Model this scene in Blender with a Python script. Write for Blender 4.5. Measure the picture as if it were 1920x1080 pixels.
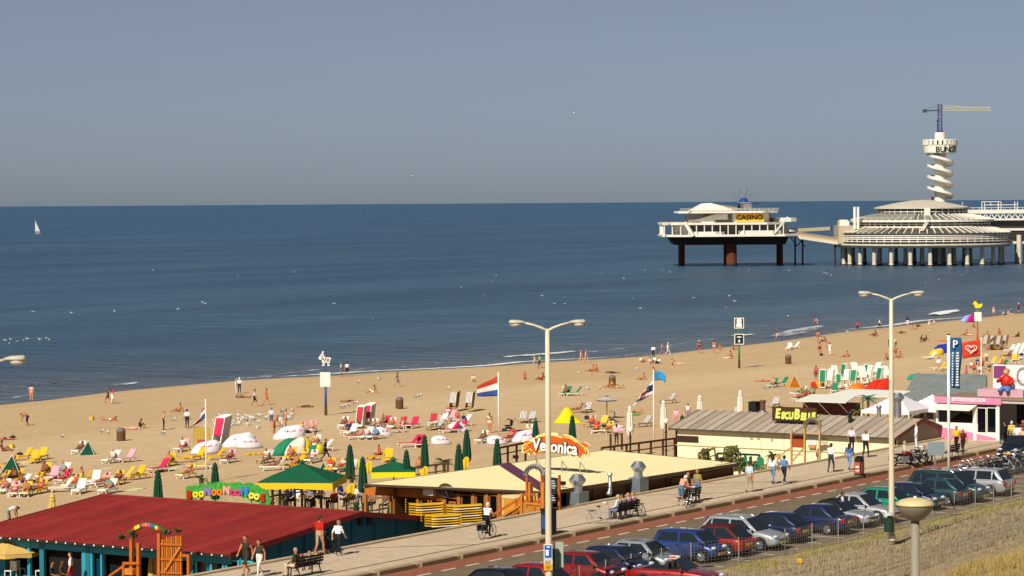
import bpy, bmesh, math, random
import numpy as np
from mathutils import Vector, Matrix
random.seed(7)
D=bpy.data; S=bpy.context.scene
for o in list(D.objects): D.objects.remove(o)
C=S.collection
# ---------------------------------------------------------------- camera, light
# world axes: X runs along the promenade (away to the right), Y runs out to sea, promenade pavement is z=0
F=5200.; HC=16.8
PIT=math.atan(160.5/F); ROL=math.atan(13/1920.); ALP=math.radians(32.713)
_f=Vector((math.cos(ALP)*math.cos(PIT),math.sin(ALP)*math.cos(PIT),-math.sin(PIT)))
_r=Vector((math.sin(ALP),-math.cos(ALP),0)); _u=_r.cross(_f)
_cr,_sr=math.cos(ROL),math.sin(ROL)
CR=_cr*_r-_sr*_u; CU=_sr*_r+_cr*_u
cam=D.cameras.new('camera'); cam.sensor_width=36; cam.lens=F/1920*36; cam.clip_start=1; cam.clip_end=600000
co=D.objects.new('camera',cam); C.objects.link(co); S.camera=co
co.matrix_world=Matrix(((CR.x,CU.x,-_f.x,0),(CR.y,CU.y,-_f.y,0),(CR.z,CU.z,-_f.z,HC),(0,0,0,1)))
SUN_EL=math.radians(41); SUN_AZ=math.radians(5.7)     # shadows run toward SUN_AZ (from +X)
sd=Vector((math.cos(SUN_AZ)*math.cos(SUN_EL),math.sin(SUN_AZ)*math.cos(SUN_EL),-math.sin(SUN_EL)))
sl=D.lights.new('sun','SUN'); sl.energy=4.3; sl.angle=math.radians(.53); sl.color=(1,.93,.80)
so=D.objects.new('sun',sl); C.objects.link(so); so.rotation_euler=sd.to_track_quat('-Z','Y').to_euler(); so.location=(60,60,80)
W=D.worlds.new('World'); S.world=W; W.use_nodes=True
wn=W.node_tree.nodes; wl=W.node_tree.links
sky=wn.new('ShaderNodeTexSky'); sky.sky_type='NISHITA'; sky.sun_disc=False
sky.sun_elevation=SUN_EL; sky.sun_rotation=math.radians(90)-(SUN_AZ+math.pi)
sky.altitude=0; sky.air_density=.5; sky.dust_density=.52; sky.ozone_density=6
hs=wn.new('ShaderNodeHueSaturation'); hs.inputs['Saturation'].default_value=.6; hs.inputs['Value'].default_value=.77
wl.new(sky.outputs[0],hs.inputs['Color']); wl.new(hs.outputs[0],wn['Background'].inputs[0])
wn['Background'].inputs[1].default_value=.053
S.view_settings.view_transform='Standard'; S.view_settings.look='None'; S.view_settings.exposure=.38; S.view_settings.gamma=1
S.render.engine='CYCLES'
# ---------------------------------------------------------------- pixel -> place
def ray(px,py):
    return _f*F+CR*(px-960)-CU*(py-540)
def at(px,py,z=0.):
    d=ray(px,py); t=(z-HC)/d.z; return Vector((d.x*t,d.y*t,z))
def atd(px,py,dist):
    d=ray(px,py)/F; return Vector((0,0,HC))+d*dist
def onu(px,py,u):
    d=ray(px,py); return Vector((0,0,HC))+d*(u/d.x)
def onv(px,py,v):
    d=ray(px,py); return Vector((0,0,HC))+d*(v/d.y)
# shoreline and beach height
SH=[(-400,205),(150,203),(217,203),(240,206),(257,205.5),(274,200),(300,193),(322,188),(357,189),(404,194),(436,195),(480,196),(700,199),(1500,205)]
def shore(u):
    for a,b in zip(SH,SH[1:]):
        if u<=b[0]:
            t=max(0,(u-a[0])/(b[0]-a[0])); t=t*t*(3-2*t); return a[1]+(b[1]-a[1])*t
    return SH[-1][1]
SEA=-4.0
def bz(u,v):
    s=shore(u); d=s-v
    if d<0: return SEA+.035*d
    return SEA+1.4*(d/(s-80))**1.0 if v>80 else -2.6
def atb(px,py):
    z=-3.3
    for i in range(12):
        p=at(px,py,z); z=bz(p.x,p.y)
    return Vector((p.x,p.y,z))
# ---------------------------------------------------------------- materials
def lin(h):
    if isinstance(h,str):
        c=[int(h[i:i+2],16)/255 for i in (0,2,4)]
        return tuple((x/12.92 if x<=.04045 else ((x+.055)/1.055)**2.4) for x in c)
    return h
MC={}
def mat(h,rough=.7,spec=.3,metal=0.,var=.12,scale=3.,bump=0.,trans=0.,name=None,coat=0.,emit=0.,alpha=1.):
    key=(h,rough,spec,metal,var,scale,bump,trans,coat,emit,alpha)
    if key in MC: return MC[key]
    m=D.materials.new(name or 'mat_'+str(h)); m.use_nodes=True; n=m.node_tree.nodes; l=m.node_tree.links
    b=n['Principled BSDF']; c=lin(h)
    b.inputs['Roughness'].default_value=rough; b.inputs['Metallic'].default_value=metal
    b.inputs['Specular IOR Level'].default_value=spec; b.inputs['Coat Weight'].default_value=coat
    b.inputs['Transmission Weight'].default_value=trans
    if alpha<1: b.inputs['Alpha'].default_value=alpha
    b.inputs['Base Color'].default_value=(*c,1)
    if var>0 or bump>0:
        tc=n.new('ShaderNodeTexCoord'); no=n.new('ShaderNodeTexNoise'); no.inputs['Scale'].default_value=scale; no.inputs['Detail'].default_value=5; no.inputs['Roughness'].default_value=.65
        l.new(tc.outputs['Object'],no.inputs['Vector'])
        mx=n.new('ShaderNodeMix'); mx.data_type='RGBA'
        mx.inputs[6].default_value=(*[x*(1-var*1.5) for x in c],1); mx.inputs[7].default_value=(*[min(1,x*(1+var)) for x in c],1)
        l.new(no.outputs['Fac'],mx.inputs[0]); l.new(mx.outputs[2],b.inputs['Base Color'])
        if bump>0:
            bp=n.new('ShaderNodeBump'); bp.inputs['Strength'].default_value=bump; bp.inputs['Distance'].default_value=.02
            l.new(no.outputs['Fac'],bp.inputs['Height']); l.new(bp.outputs[0],b.inputs['Normal'])
    MC[key]=m; return m
def wood(h,sc=6): return mat(h,.65,.25,0,.3,sc,.3)
GLASS=mat('0a0e12',.06,.6,0,0,name='dark_glass')
STEEL=mat('b9bdc0',.32,.5,.85,.15,4,name='galvanised_steel')
WHITE=mat('e9e6da',.5,.4,0,.06,1.5,name='white_paint')
# ---------------------------------------------------------------- mesh builder
class MB:
    def __init__(s): s.v=[];s.f=[];s.m=[]
    def add(s,vs,fs,mi=0):
        k=len(s.v); s.v+=[tuple(p) for p in vs]; s.f+=[tuple(i+k for i in f) for f in fs]; s.m+=[mi]*len(fs); return s
    def box(s,x0,x1,y0,y1,z0,z1,mi=0):
        return s.add([(x0,y0,z0),(x1,y0,z0),(x1,y1,z0),(x0,y1,z0),(x0,y0,z1),(x1,y0,z1),(x1,y1,z1),(x0,y1,z1)],
            [(0,3,2,1),(4,5,6,7),(0,1,5,4),(1,2,6,5),(2,3,7,6),(3,0,4,7)],mi)
    def bar(s,p,q,w,h,mi=0,up=(0,0,1)):
        p=Vector(p);q=Vector(q);d=(q-p).normalized();up=Vector(up)
        if abs(d.dot(up))>.98: up=Vector((1,0,0))
        a=d.cross(up).normalized()*w/2; b=a.cross(d).normalized()*h/2
        vs=[p-a-b,p+a-b,p+a+b,p-a+b,q-a-b,q+a-b,q+a+b,q-a+b]
        return s.add(vs,[(0,3,2,1),(4,5,6,7),(0,1,5,4),(1,2,6,5),(2,3,7,6),(3,0,4,7)],mi)
    def tube(s,pts,r,n=8,mi=0,cap=True):
        pts=[Vector(p) for p in pts]; rs=r if isinstance(r,(list,tuple)) else [r]*len(pts); vs=[];fs=[]
        ref=None
        for i,p in enumerate(pts):
            d=(pts[min(i+1,len(pts)-1)]-pts[max(i-1,0)]).normalized()
            if ref is None:
                ref=Vector((0,0,1)) if abs(d.z)<.9 else Vector((1,0,0))
            a=d.cross(ref).normalized(); b=a.cross(d).normalized(); ref=b if abs(b.dot(d))<.5 else ref
            for k in range(n):
                t=2*math.pi*k/n; vs.append(p+(a*math.cos(t)+b*math.sin(t))*rs[i])
        for i in range(len(pts)-1):
            for k in range(n): fs.append((i*n+k,i*n+(k+1)%n,(i+1)*n+(k+1)%n,(i+1)*n+k))
        if cap: fs.append(tuple(range(n-1,-1,-1))); fs.append(tuple((len(pts)-1)*n+k for k in range(n)))
        return s.add(vs,fs,mi)
    def lathe(s,pr,n=16,c=(0,0,0),mi=0,a0=0,a1=2*math.pi):
        vs=[];fs=[];full=abs(a1-a0-2*math.pi)<1e-6; m=n if full else n+1
        for (r,z) in pr:
            for k in range(m):
                t=a0+(a1-a0)*k/n; vs.append((c[0]+r*math.cos(t),c[1]+r*math.sin(t),c[2]+z))
        for i in range(len(pr)-1):
            for k in range(n): 
                k2=(k+1)%m; fs.append((i*m+k,i*m+k2,(i+1)*m+k2,(i+1)*m+k))
        if full and pr[0][0]>1e-4: fs.append(tuple(range(m-1,-1,-1)))
        if full and pr[-1][0]>1e-4: fs.append(tuple((len(pr)-1)*m+k for k in range(m)))
        return s.add(vs,fs,mi)
    def ell(s,c,r,n=10,m=6,mi=0):
        vs=[];fs=[]
        for i in range(m+1):
            ph=-math.pi/2+math.pi*i/m
            for k in range(n):
                t=2*math.pi*k/n; vs.append((c[0]+r[0]*math.cos(ph)*math.cos(t),c[1]+r[1]*math.cos(ph)*math.sin(t),c[2]+r[2]*math.sin(ph)))
        for i in range(m):
            for k in range(n): fs.append((i*n+k,i*n+(k+1)%n,(i+1)*n+(k+1)%n,(i+1)*n+k))
        return s.add(vs,fs,mi)
    def prism(s,pts,ext,mi=0):
        pts=[Vector(p) for p in pts]; e=Vector(ext); n=len(pts)
        fs=[tuple(range(n-1,-1,-1)),tuple(range(n,2*n))]+[(i,(i+1)%n,n+(i+1)%n,n+i) for i in range(n)]
        return s.add(pts+[p+e for p in pts],fs,mi)
    def grid(s,fn,nu,nv,mi=0):
        vs=[fn(i/nu,j/nv) for i in range(nu+1) for j in range(nv+1)]
        fs=[(i*(nv+1)+j,(i+1)*(nv+1)+j,(i+1)*(nv+1)+j+1,i*(nv+1)+j+1) for i in range(nu) for j in range(nv)]
        return s.add(vs,fs,mi)
    def tf(s,M):
        s.v=[tuple(M@Vector(p)) for p in s.v]; return s
    def mesh(s,name,mats,smooth=False):
        me=D.meshes.new(name); me.from_pydata(s.v,[],s.f)
        for mm in (mats if isinstance(mats,(list,tuple)) else [mats]): me.materials.append(mm)
        me.polygons.foreach_set('material_index',s.m)
        if smooth: me.polygons.foreach_set('use_smooth',[True]*len(s.f))
        me.update(); return me
    def build(s,name,mats,parent=None,smooth=False,bev=0,loc=None,rot=None):
        return ob(name,s.mesh(name,mats,smooth),parent,bev,loc,rot)
def ob(name,me,parent=None,bev=0,loc=None,rot=None):
    o=D.objects.new(name,me); C.objects.link(o)
    if parent: o.parent=parent
    if loc is not None: o.location=loc
    if rot is not None: o.rotation_euler=(0,0,rot) if not isinstance(rot,(tuple,list)) else rot
    if bev:
        b=o.modifiers.new('bevel','BEVEL'); b.width=bev; b.segments=2; b.limit_method='ANGLE'
    return o
def tag(o,label=None,cat=None,group=None,kind=None):
    if label: o['label']=label
    if cat: o['category']=cat
    if group: o['group']=group
    if kind: o['kind']=kind
    return o
def thing(name,label,cat,loc=(0,0,0),rz=0,group=None):
    o=D.objects.new(name,None); C.objects.link(o); o.location=loc; o.rotation_euler=(0,0,rz); o.empty_display_size=.2
    return tag(o,label,cat,group)
def dup(root,loc,rz=0,label=None,group=None,sc=None):
    r=root.copy(); C.objects.link(r); r.location=loc; r.rotation_euler=(0,0,rz)
    if sc: r.scale=(sc,sc,sc)
    if label: r['label']=label
    if group: r['group']=group
    for ch in root.children:
        c=ch.copy(); C.objects.link(c); c.parent=r
        for g in ch.children:
            d=g.copy(); C.objects.link(d); d.parent=c
    return r
def rx(): return random.uniform(-1,1)
def text(name,body,size,m,parent=None,loc=(0,0,0),rot=(math.pi/2,0,0),ext=.02,sx=1.,bold=0.,shear=0.,align='CENTER',space=1.):
    cu=D.curves.new(name,'FONT'); cu.body=body; cu.size=size; cu.extrude=ext; cu.align_x=align; cu.align_y='CENTER'; cu.offset=bold; cu.shear=shear; cu.space_character=space; cu.resolution_u=3
    t=D.objects.new(name,cu); C.objects.link(t); dg=bpy.context.evaluated_depsgraph_get()
    me=D.meshes.new_from_object(t.evaluated_get(dg)); D.objects.remove(t); D.curves.remove(cu)
    me.name=name; me.materials.clear(); me.materials.append(m)
    o=ob(name,me,parent); o.location=loc; o.rotation_euler=rot; o.scale=(sx,1,1); return o
# ================================================================ SETTING
def nd(m): return m.node_tree.nodes,m.node_tree.links
def mathn(n,l,op,a,b=None,c=None):
    x=n.new('ShaderNodeMath'); x.operation=op
    for i,v in enumerate((a,b,c)):
        if v is None: continue
        if hasattr(v,'links') or hasattr(v,'is_linked'): l.new(v,x.inputs[i])
        else: x.inputs[i].default_value=v
    return x.outputs[0]
def noise(n,l,vec,scale,detail=4,rough=.6,dist=0.):
    x=n.new('ShaderNodeTexNoise'); x.inputs['Scale'].default_value=scale; x.inputs['Detail'].default_value=detail; x.inputs['Roughness'].default_value=rough; x.inputs['Distortion'].default_value=dist
    l.new(vec,x.inputs['Vector']); return x.outputs['Fac']
def mapv(n,l,vec,sc,rot=0.):
    x=n.new('ShaderNodeMapping'); x.inputs['Scale'].default_value=sc; x.inputs['Rotation'].default_value=(0,0,rot); l.new(vec,x.inputs['Vector']); return x.outputs[0]
def ramp(n,l,fac,stops):
    x=n.new('ShaderNodeValToRGB'); e=x.color_ramp.elements
    while len(e)<len(stops): e.new(.5)
    for i,(p,c) in enumerate(stops): e[i].position=p; e[i].color=(*lin(c),1) if not isinstance(c,float) else (c,c,c,1)
    l.new(fac,x.inputs[0]); return x.outputs[0]
def mixc(n,l,fac,a,b):
    x=n.new('ShaderNodeMix'); x.data_type='RGBA'
    for i,v in ((0,fac),(6,a),(7,b)):
        if isinstance(v,(tuple,list)): x.inputs[i].default_value=(*v,1)
        elif isinstance(v,float): x.inputs[i].default_value=v
        else: l.new(v,x.inputs[i])
    return x.outputs[2]
def newmat(name):
    m=D.materials.new(name); m.use_nodes=True; n,l=nd(m); tc=n.new('ShaderNodeTexCoord'); return m,n,l,n['Principled BSDF'],tc.outputs['Object']
# ---- sand
msand,n,l,b,tc=newmat('beach_sand')
at_=n.new('ShaderNodeAttribute'); at_.attribute_name='shore_dist'
big=noise(n,l,mapv(n,l,tc,(.012,.05,.05)),1,5,.6); fine=noise(n,l,tc,1.3,8,.7); mid=noise(n,l,mapv(n,l,tc,(.15,.4,.4)),1,5,.65,.6)
dd=mathn(n,l,'MULTIPLY_ADD',mathn(n,l,'SUBTRACT',big,.5),14.,at_.outputs['Fac'])
col=ramp(n,l,mathn(n,l,'DIVIDE',dd,120.),[(0,'77603f'),(.012,'9c7f5a'),(.05,'b8966a'),(.30,'b9976b'),(.36,'cbae87'),(.46,'c8a981'),(.56,'bf9e73'),(1,'be9d71')])
foot=ramp(n,l,noise(n,l,mapv(n,l,tc,(1.1,.55,1)),1,6,.75,.5),[(.4,0.),(.62,1.)]); col=mixc(n,l,mathn(n,l,'MULTIPLY',mid,.36),col,lin('9c7d58')); foot2=ramp(n,l,noise(n,l,mapv(n,l,tc,(.4,.22,1)),1,6,.8,.8),[(.45,0.),(.6,1.)]); strk=ramp(n,l,noise(n,l,mapv(n,l,tc,(.012,.7,1),.02),1,5,.7,.2),[(.5,0.),(.7,1.)]); col=mixc(n,l,mathn(n,l,'MULTIPLY',foot,.3),col,lin('94764f')); col=mixc(n,l,mathn(n,l,'MULTIPLY',foot2,.2),col,lin('97795a')); col=mixc(n,l,mathn(n,l,'MULTIPLY',strk,.3),col,lin('dcc39e')); col=mixc(n,l,mathn(n,l,'MULTIPLY',fine,.62),col,lin('dcc6a4'))
l.new(col,b.inputs['Base Color'])
b.inputs['Roughness'].default_value=.9; b.inputs['Specular IOR Level'].default_value=.1
bp=n.new('ShaderNodeBump'); bp.inputs['Strength'].default_value=.8; bp.inputs['Distance'].default_value=.12
l.new(mathn(n,l,'ADD',fine,noise(n,l,tc,4.,3,.6)),bp.inputs['Height']); l.new(bp.outputs[0],b.inputs['Normal'])
us=[-120+i*6 for i in range(0,110)]+[560+i*40 for i in range(24)]
vs_=[79.6]+[82+i*4 for i in range(26)]+[186+i*1.0 for i in range(28)]+[216+i*8 for i in range(6)]
bm=MB(); nv=len(vs_)
bm.v=[(u,v,bz(u,v)+(.05*math.sin(u*.21+v*.33)*math.sin(v*.17) if v<180 else 0)) for u in us for v in vs_]
bm.f=[(i*nv+j,(i+1)*nv+j,(i+1)*nv+j+1,i*nv+j+1) for i in range(len(us)-1) for j in range(nv-1)]; bm.m=[0]*len(bm.f)
beach=bm.build('beach',msand,smooth=True); tag(beach,kind='structure')
a=beach.data.attributes.new('shore_dist','FLOAT','POINT'); a.data.foreach_set('value',[max(0,shore(p[0])-p[1]) for p in bm.v])
# ---- sea
msea,n,l,b,tc=newmat('sea_water')
at_=n.new('ShaderNodeAttribute'); at_.attribute_name='offshore'
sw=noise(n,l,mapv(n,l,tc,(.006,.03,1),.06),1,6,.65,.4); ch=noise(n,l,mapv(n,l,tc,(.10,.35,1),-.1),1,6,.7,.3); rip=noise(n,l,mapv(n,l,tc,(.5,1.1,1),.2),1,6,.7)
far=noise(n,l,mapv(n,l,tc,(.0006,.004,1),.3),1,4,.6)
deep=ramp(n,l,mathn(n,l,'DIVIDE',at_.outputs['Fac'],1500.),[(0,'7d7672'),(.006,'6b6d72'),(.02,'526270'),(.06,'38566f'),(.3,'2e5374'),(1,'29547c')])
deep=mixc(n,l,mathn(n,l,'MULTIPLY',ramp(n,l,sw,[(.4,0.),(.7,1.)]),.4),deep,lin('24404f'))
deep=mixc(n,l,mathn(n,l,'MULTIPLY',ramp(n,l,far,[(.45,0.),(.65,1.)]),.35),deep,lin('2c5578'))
chop_shade=ramp(n,l,noise(n,l,mapv(n,l,tc,(.35,.07,1),.04),1,6,.75,.3),[(.35,0.),(.68,1.)]); deep=mixc(n,l,mathn(n,l,'MULTIPLY',chop_shade,.5),deep,lin('24435c')); band_light=ramp(n,l,noise(n,l,mapv(n,l,tc,(.004,.018,1),.05),1,5,.6,.4),[(.42,0.),(.62,1.)]); deep=mixc(n,l,mathn(n,l,'MULTIPLY',band_light,.35),deep,lin('52748c')); l.new(deep,b.inputs['Base Color']); b.inputs['Roughness'].default_value=.3; b.inputs['IOR'].default_value=1.33; b.inputs['Specular IOR Level'].default_value=.4  # light and dark of the wave facets painted into the base colour
w1=noise(n,l,mapv(n,l,tc,(.9,.16,1),.05),1,4,.65,.2); w2=noise(n,l,mapv(n,l,tc,(.16,.05,1),-.08),1,5,.6,.3); w3=noise(n,l,mapv(n,l,tc,(.02,.022,1),.1),1,4,.55,.3); w4=noise(n,l,mapv(n,l,tc,(.05,.006,1),.03),1,4,.6)
hh=mathn(n,l,'ADD',mathn(n,l,'MULTIPLY',w1,1.),mathn(n,l,'ADD',mathn(n,l,'MULTIPLY',w2,2.2),mathn(n,l,'ADD',mathn(n,l,'MULTIPLY',w3,3.),mathn(n,l,'MULTIPLY',w4,5.))))
bp=n.new('ShaderNodeBump'); bp.inputs['Strength'].default_value=1.; bp.inputs['Distance'].default_value=3.2; l.new(hh,bp.inputs['Height']); l.new(bp.outputs[0],b.inputs['Normal'])
us=[-60000,-30000,-8000,-2000,-600,-200]+[i*10 for i in range(-15,80)]+[850,950,1200,2000,5000,15000,60000]
of=[-16,-12,-8,-6,-4,-2,0]+[i*1.5 for i in range(1,30)]+[50,60,75,100,150,220,350,600,1000,1800,3500,8000,20000,59000]
def wav(u,o):
    if o<-2 or o>60: return 0
    w=0
    for k,(c,hgt,wd) in enumerate(((6,.10,2.2),(15,.22,3.),(27,.26,4.),(40,.2,4.5))):
        cc=c+2.5*math.sin(u*.021+k*1.7)+1.2*math.sin(u*.07+k); am=max(0,math.sin(u*.024+k*2.1)+.35*math.sin(u*.11+k))
        w+=hgt*am*math.exp(-((o-cc)/wd)**2)
    return w
bm=MB(); nv=len(of)
bm.v=[(u,shore(u)*(1 if o<2000 else 0)+o,SEA+.02+wav(u,o)) for u in us for o in of]
bm.f=[(i*nv+j,(i+1)*nv+j,(i+1)*nv+j+1,i*nv+j+1) for i in range(len(us)-1) for j in range(nv-1)]; bm.m=[0]*len(bm.f)
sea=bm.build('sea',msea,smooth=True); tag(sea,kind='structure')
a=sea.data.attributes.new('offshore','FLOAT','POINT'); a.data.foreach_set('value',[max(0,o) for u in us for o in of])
# ---- foam on the small breakers
mfoam,n,l,b,tc=newmat('sea_foam')
b.inputs['Base Color'].default_value=(.82,.84,.84,1); b.inputs['Roughness'].default_value=.8
fo=noise(n,l,mapv(n,l,tc,(.35,1.1,1)),1,6,.8,.8); at_=n.new('ShaderNodeAttribute'); at_.attribute_name='dens'
l.new(ramp(n,l,mathn(n,l,'ADD',fo,mathn(n,l,'SUBTRACT',at_.outputs['Fac'],.62)),[(.42,0.),(.6,1.)]),b.inputs['Alpha'])
FO=[((935,671),(1010,666),(1085,659),3.2,.75),((1100,662),(1140,658),(1180,654),2.4,.62),((480,708),(545,701),(610,692),2.6,.62),((212,724),(235,722),(262,717),2.4,.68),((0,748),(30,746),(62,740),2.,.6),((70,735),(120,731),(200,727),2.,.5),
 ((1215,656),(1290,645),(1370,632),2.4,.6),((1370,632),(1395,630),(1418,627),3.4,.75),((1455,634),(1500,625),(1545,613),6.,.66),((1470,625),(1510,618),(1548,611),3.5,.7),((1755,592),(1775,588),(1797,584),5.,.85),((1690,612),(1730,605),(1760,600),3.,.55),((1840,590),(1880,584),(1920,578),3,.6),((665,696),(680,693),(697,690),1.8,.6),((750,690),(770,687),(790,685),1.5,.6),((815,683),(825,682),(835,680),1.5,.6),((270,719),(330,715),(420,709),2.,.45),((620,693),(700,688),(800,680),1.6,.4)]
bm=MB(); dens=[]
for p0,p1,p2,w,dn in FO:
    a0,a1,a2=[at(*p,SEA+.06) for p in (p0,p1,p2)]
    N=14
    for i in range(N+1):
        t=i/N; q=a0*(1-t)*(1-2*t)+a1*4*t*(1-t)+a2*t*(2*t-1)
        for j in range(5):
            s_=j/4; bm.v.append((q.x+.15*rx(),q.y+(s_-.35)*w*(.5+.6*math.sin(math.pi*min(1,max(0,t)))),SEA+.05+wav(q.x,q.y-shore(q.x))+.22*math.sin(math.pi*s_)*(w/4)))
            dens.append(dn*.87*(1 if 0<j<4 else .45)*(1 if 0<i<N else .3))
    k=len(bm.v)-(N+1)*5
    for i in range(N):
        for j in range(4): bm.f.append((k+i*5+j,k+(i+1)*5+j,k+(i+1)*5+j+1,k+i*5+j+1)); bm.m.append(0)
NU=260; k=len(bm.v)
for i in range(NU+1):
    u=140+i*2.6
    for j,(off,dn) in enumerate(((.2,.2),(.9,.68),(1.9,.56),(3.8,.25))):
        o_=off+1.0*math.sin(u*.06)+.6*math.sin(u*.19); bm.v.append((u,shore(u)+o_,SEA+.055+wav(u,o_))); dens.append(dn*(.8+.35*math.sin(u*.045+1)))
for i in range(NU):
    for j in range(3): bm.f.append((k+i*4+j,k+(i+1)*4+j,k+(i+1)*4+j+1,k+i*4+j+1)); bm.m.append(0)
o=bm.build('foam',mfoam,smooth=True); tag(o,'broken white foam on the small waves along the shore','foam',kind='stuff')
a=o.data.attributes.new('dens','FLOAT','POINT'); a.data.foreach_set('value',dens)
# ---- promenade, road, parking, verge
def surf(name,stops,sc,bump=.3,rough=.9,grid=None,jc='6b6255'):
    m,n,l,b,tc=newmat(name); f1=noise(n,l,tc,sc,7,.7); f2=noise(n,l,mapv(n,l,tc,(.08,.3,1)),1,4,.6)
    c=ramp(n,l,f1,stops); c=mixc(n,l,mathn(n,l,'MULTIPLY',ramp(n,l,f2,[(.4,0.),(.7,1.)]),.35),c,tuple(x*.72 for x in lin(stops[0][1])))
    if grid:
        br=n.new('ShaderNodeTexBrick'); br.inputs['Scale'].default_value=1; br.inputs['Brick Width'].default_value=grid[0]; br.inputs['Row Height'].default_value=grid[1]; br.inputs['Mortar Size'].default_value=grid[2]; br.offset=.5
        l.new(tc,br.inputs['Vector']); c=mixc(n,l,mathn(n,l,'MULTIPLY',br.outputs['Fac'],.45),c,lin(jc))
    l.new(c,b.inputs['Base Color']); b.inputs['Roughness'].default_value=rough; b.inputs['Specular IOR Level'].default_value=.2
    bp=n.new('ShaderNodeBump'); bp.inputs['Strength'].default_value=bump; bp.inputs['Distance'].default_value=.01; l.new(f1,bp.inputs['Height']); l.new(bp.outputs[0],b.inputs['Normal']); return m
MPAVE=surf('pavement_slabs',[(.3,'b8a287'),(.7,'d0bca1')],1.2,grid=(.9,.6,.02))
MASPH=surf('road_asphalt',[(.3,'675848'),(.7,'80705c')],2.5); MRED=surf('cycle_lane_asphalt',[(.3,'84503c'),(.7,'986048')],2.5)
MPARK=surf('parking_bricks',[(.3,'6c5f51'),(.7,'84755f')],2.,grid=(.4,.2,.02)); MKERB=surf('kerb_concrete',[(.3,'a39277'),(.7,'bda98b')],2.)
MSOIL=surf('dry_verge_soil',[(.3,'857358'),(.55,'9f8c6e'),(.75,'b5a384')],1.5,.8)
def sheet(name,x0,x1,y0,y1,z0,z1,m):
    return tag(MB().box(x0,x1,y0,y1,z0,z1).build(name,m),kind='structure')
pave=sheet('pavement',-60,330,74.0,79.5,-.6,0,MPAVE)
sheet('road',-60,330,66.2,71.7,-.6,-.16,MASPH); sheet('cycle_lane',-60,330,71.7,73.3,-.6,-.156,MRED)
sheet('parking_lane',-60,330,60.6,66.2,-.6,-.15,MPARK)
sheet('ground_under',-60,330,-40,80,-4,-.6,MSOIL)
kerb=sheet('kerb',-60,330,73.3,74.0,-.6,-.012,MKERB)
# raised kerb stones with drain gaps
me=MB().box(-1.46,1.46,-.34,-.0,-.3,.05).mesh('kerb_stone',mat('8d7a60',.9,.2,0,.2,3,.4)); 
u0=at(684,1076,0).x
for i in range(-4,46):
    o=ob('kerb_stone',me,kerb,bev=.02); o.location=(u0-1.2+i*3.42,73.5,0)
# dark joint line of setts between kerb strip and pavement
me=MB().box(-1.49,1.49,-.09,.09,-.1,.006).mesh('edge_setts',mat('7b6b55',.9,.2,0,.25,5,.4))
for i in range(-2,55):
    o=ob('edge_setts',me,pave); o.location=(100+i*3,74.95,0)
for (px,py) in ((800,1021),(1310,923),(1420,901),(1760,845)):
    u=at(px,py,0).x; o=ob('cross_setts',MB().bar((u-3,79.3,-.02),(u+1.2,75.05,-.02),.18,.05).mesh('cross_setts',mat('7b6b55',.9,.2,0,.25,5,.4)),pave)
# promenade sea wall coping
cop=thing('promenade_wall','low concrete coping wall along the sea side of the promenade','wall',(0,79.5,0))
me=MB().box(-1.99,1.99,0,.32,-3.2,.10).mesh('coping_block',MKERB)
for i in range(-5,50): o=ob('coping_block',me,cop,bev=.02); o.location=(100+i*4,0,0)
# painted dashes, each a mark
MPAINT=mat('ded8c6',.7,.3,0,.2,8,name='road_paint')
me=MB().box(-.55,.55,-.07,.07,-.152,-.148).mesh('lane_dash',MPAINT); ln=thing('lane_marking','white dashed line between the red cycle lane and the road','marking',(0,71.6,0))
u0=at(767,1075,-.15).x
for i in range(-4,60):
    o=ob('dash',me,ln); o.location=(u0+i*2.0,0,0)
ln=thing('lane_marking','widely spaced white dashes between the road and the parking lane','marking',(0,68.5,0))
for i in range(-3,22):
    o=ob('dash',me,ln); o.location=(at(1080,1042,-.15).x+i*4.0,0,0)
# parking bay lines
pl=thing('bay_marking','thin white lines between the parking bays','marking',(0,0,0)); me=MB().box(-.03,.03,61,65.6,-.149,-.145).mesh('bay_line',MPAINT)
for i in range(-2,30):
    o=ob('bay_line',me,pl); o.location=(90+i*2.55,0,0)
# dry verge between parking and the camera: gently rising dune
def vz(u,v):
    z=-.13+max(0,52-v)*.05
    d=max(0,1-((v-37)/13.)**2)*max(0,min(1,(u-96)/10.)); z+=2.0*d*(1+.12*math.sin(u*.7)+.1*math.sin(u*1.9+v))
    return z
ug=[-60+i*8 for i in range(18)]+[84+i*1.0 for i in range(100)]+[190+i*12 for i in range(12)]; vg=[-40+i*4 for i in range(17)]+[28+i*.8 for i in range(41)]+[60.6]
bm=MB(); nv=len(vg)
bm.v=[(u,v,vz(u,v)+(.05*math.sin(v*4.2)+.03*rx() if 48<v<60 else 0)) for u in ug for v in vg]
bm.f=[(i*nv+j,(i+1)*nv+j,(i+1)*nv+j+1,i*nv+j+1) for i in range(len(ug)-1) for j in range(nv-1)]; bm.m=[0]*len(bm.f)
tag(bm.build('verge_ground',MSOIL,smooth=True),kind='structure')
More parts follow.
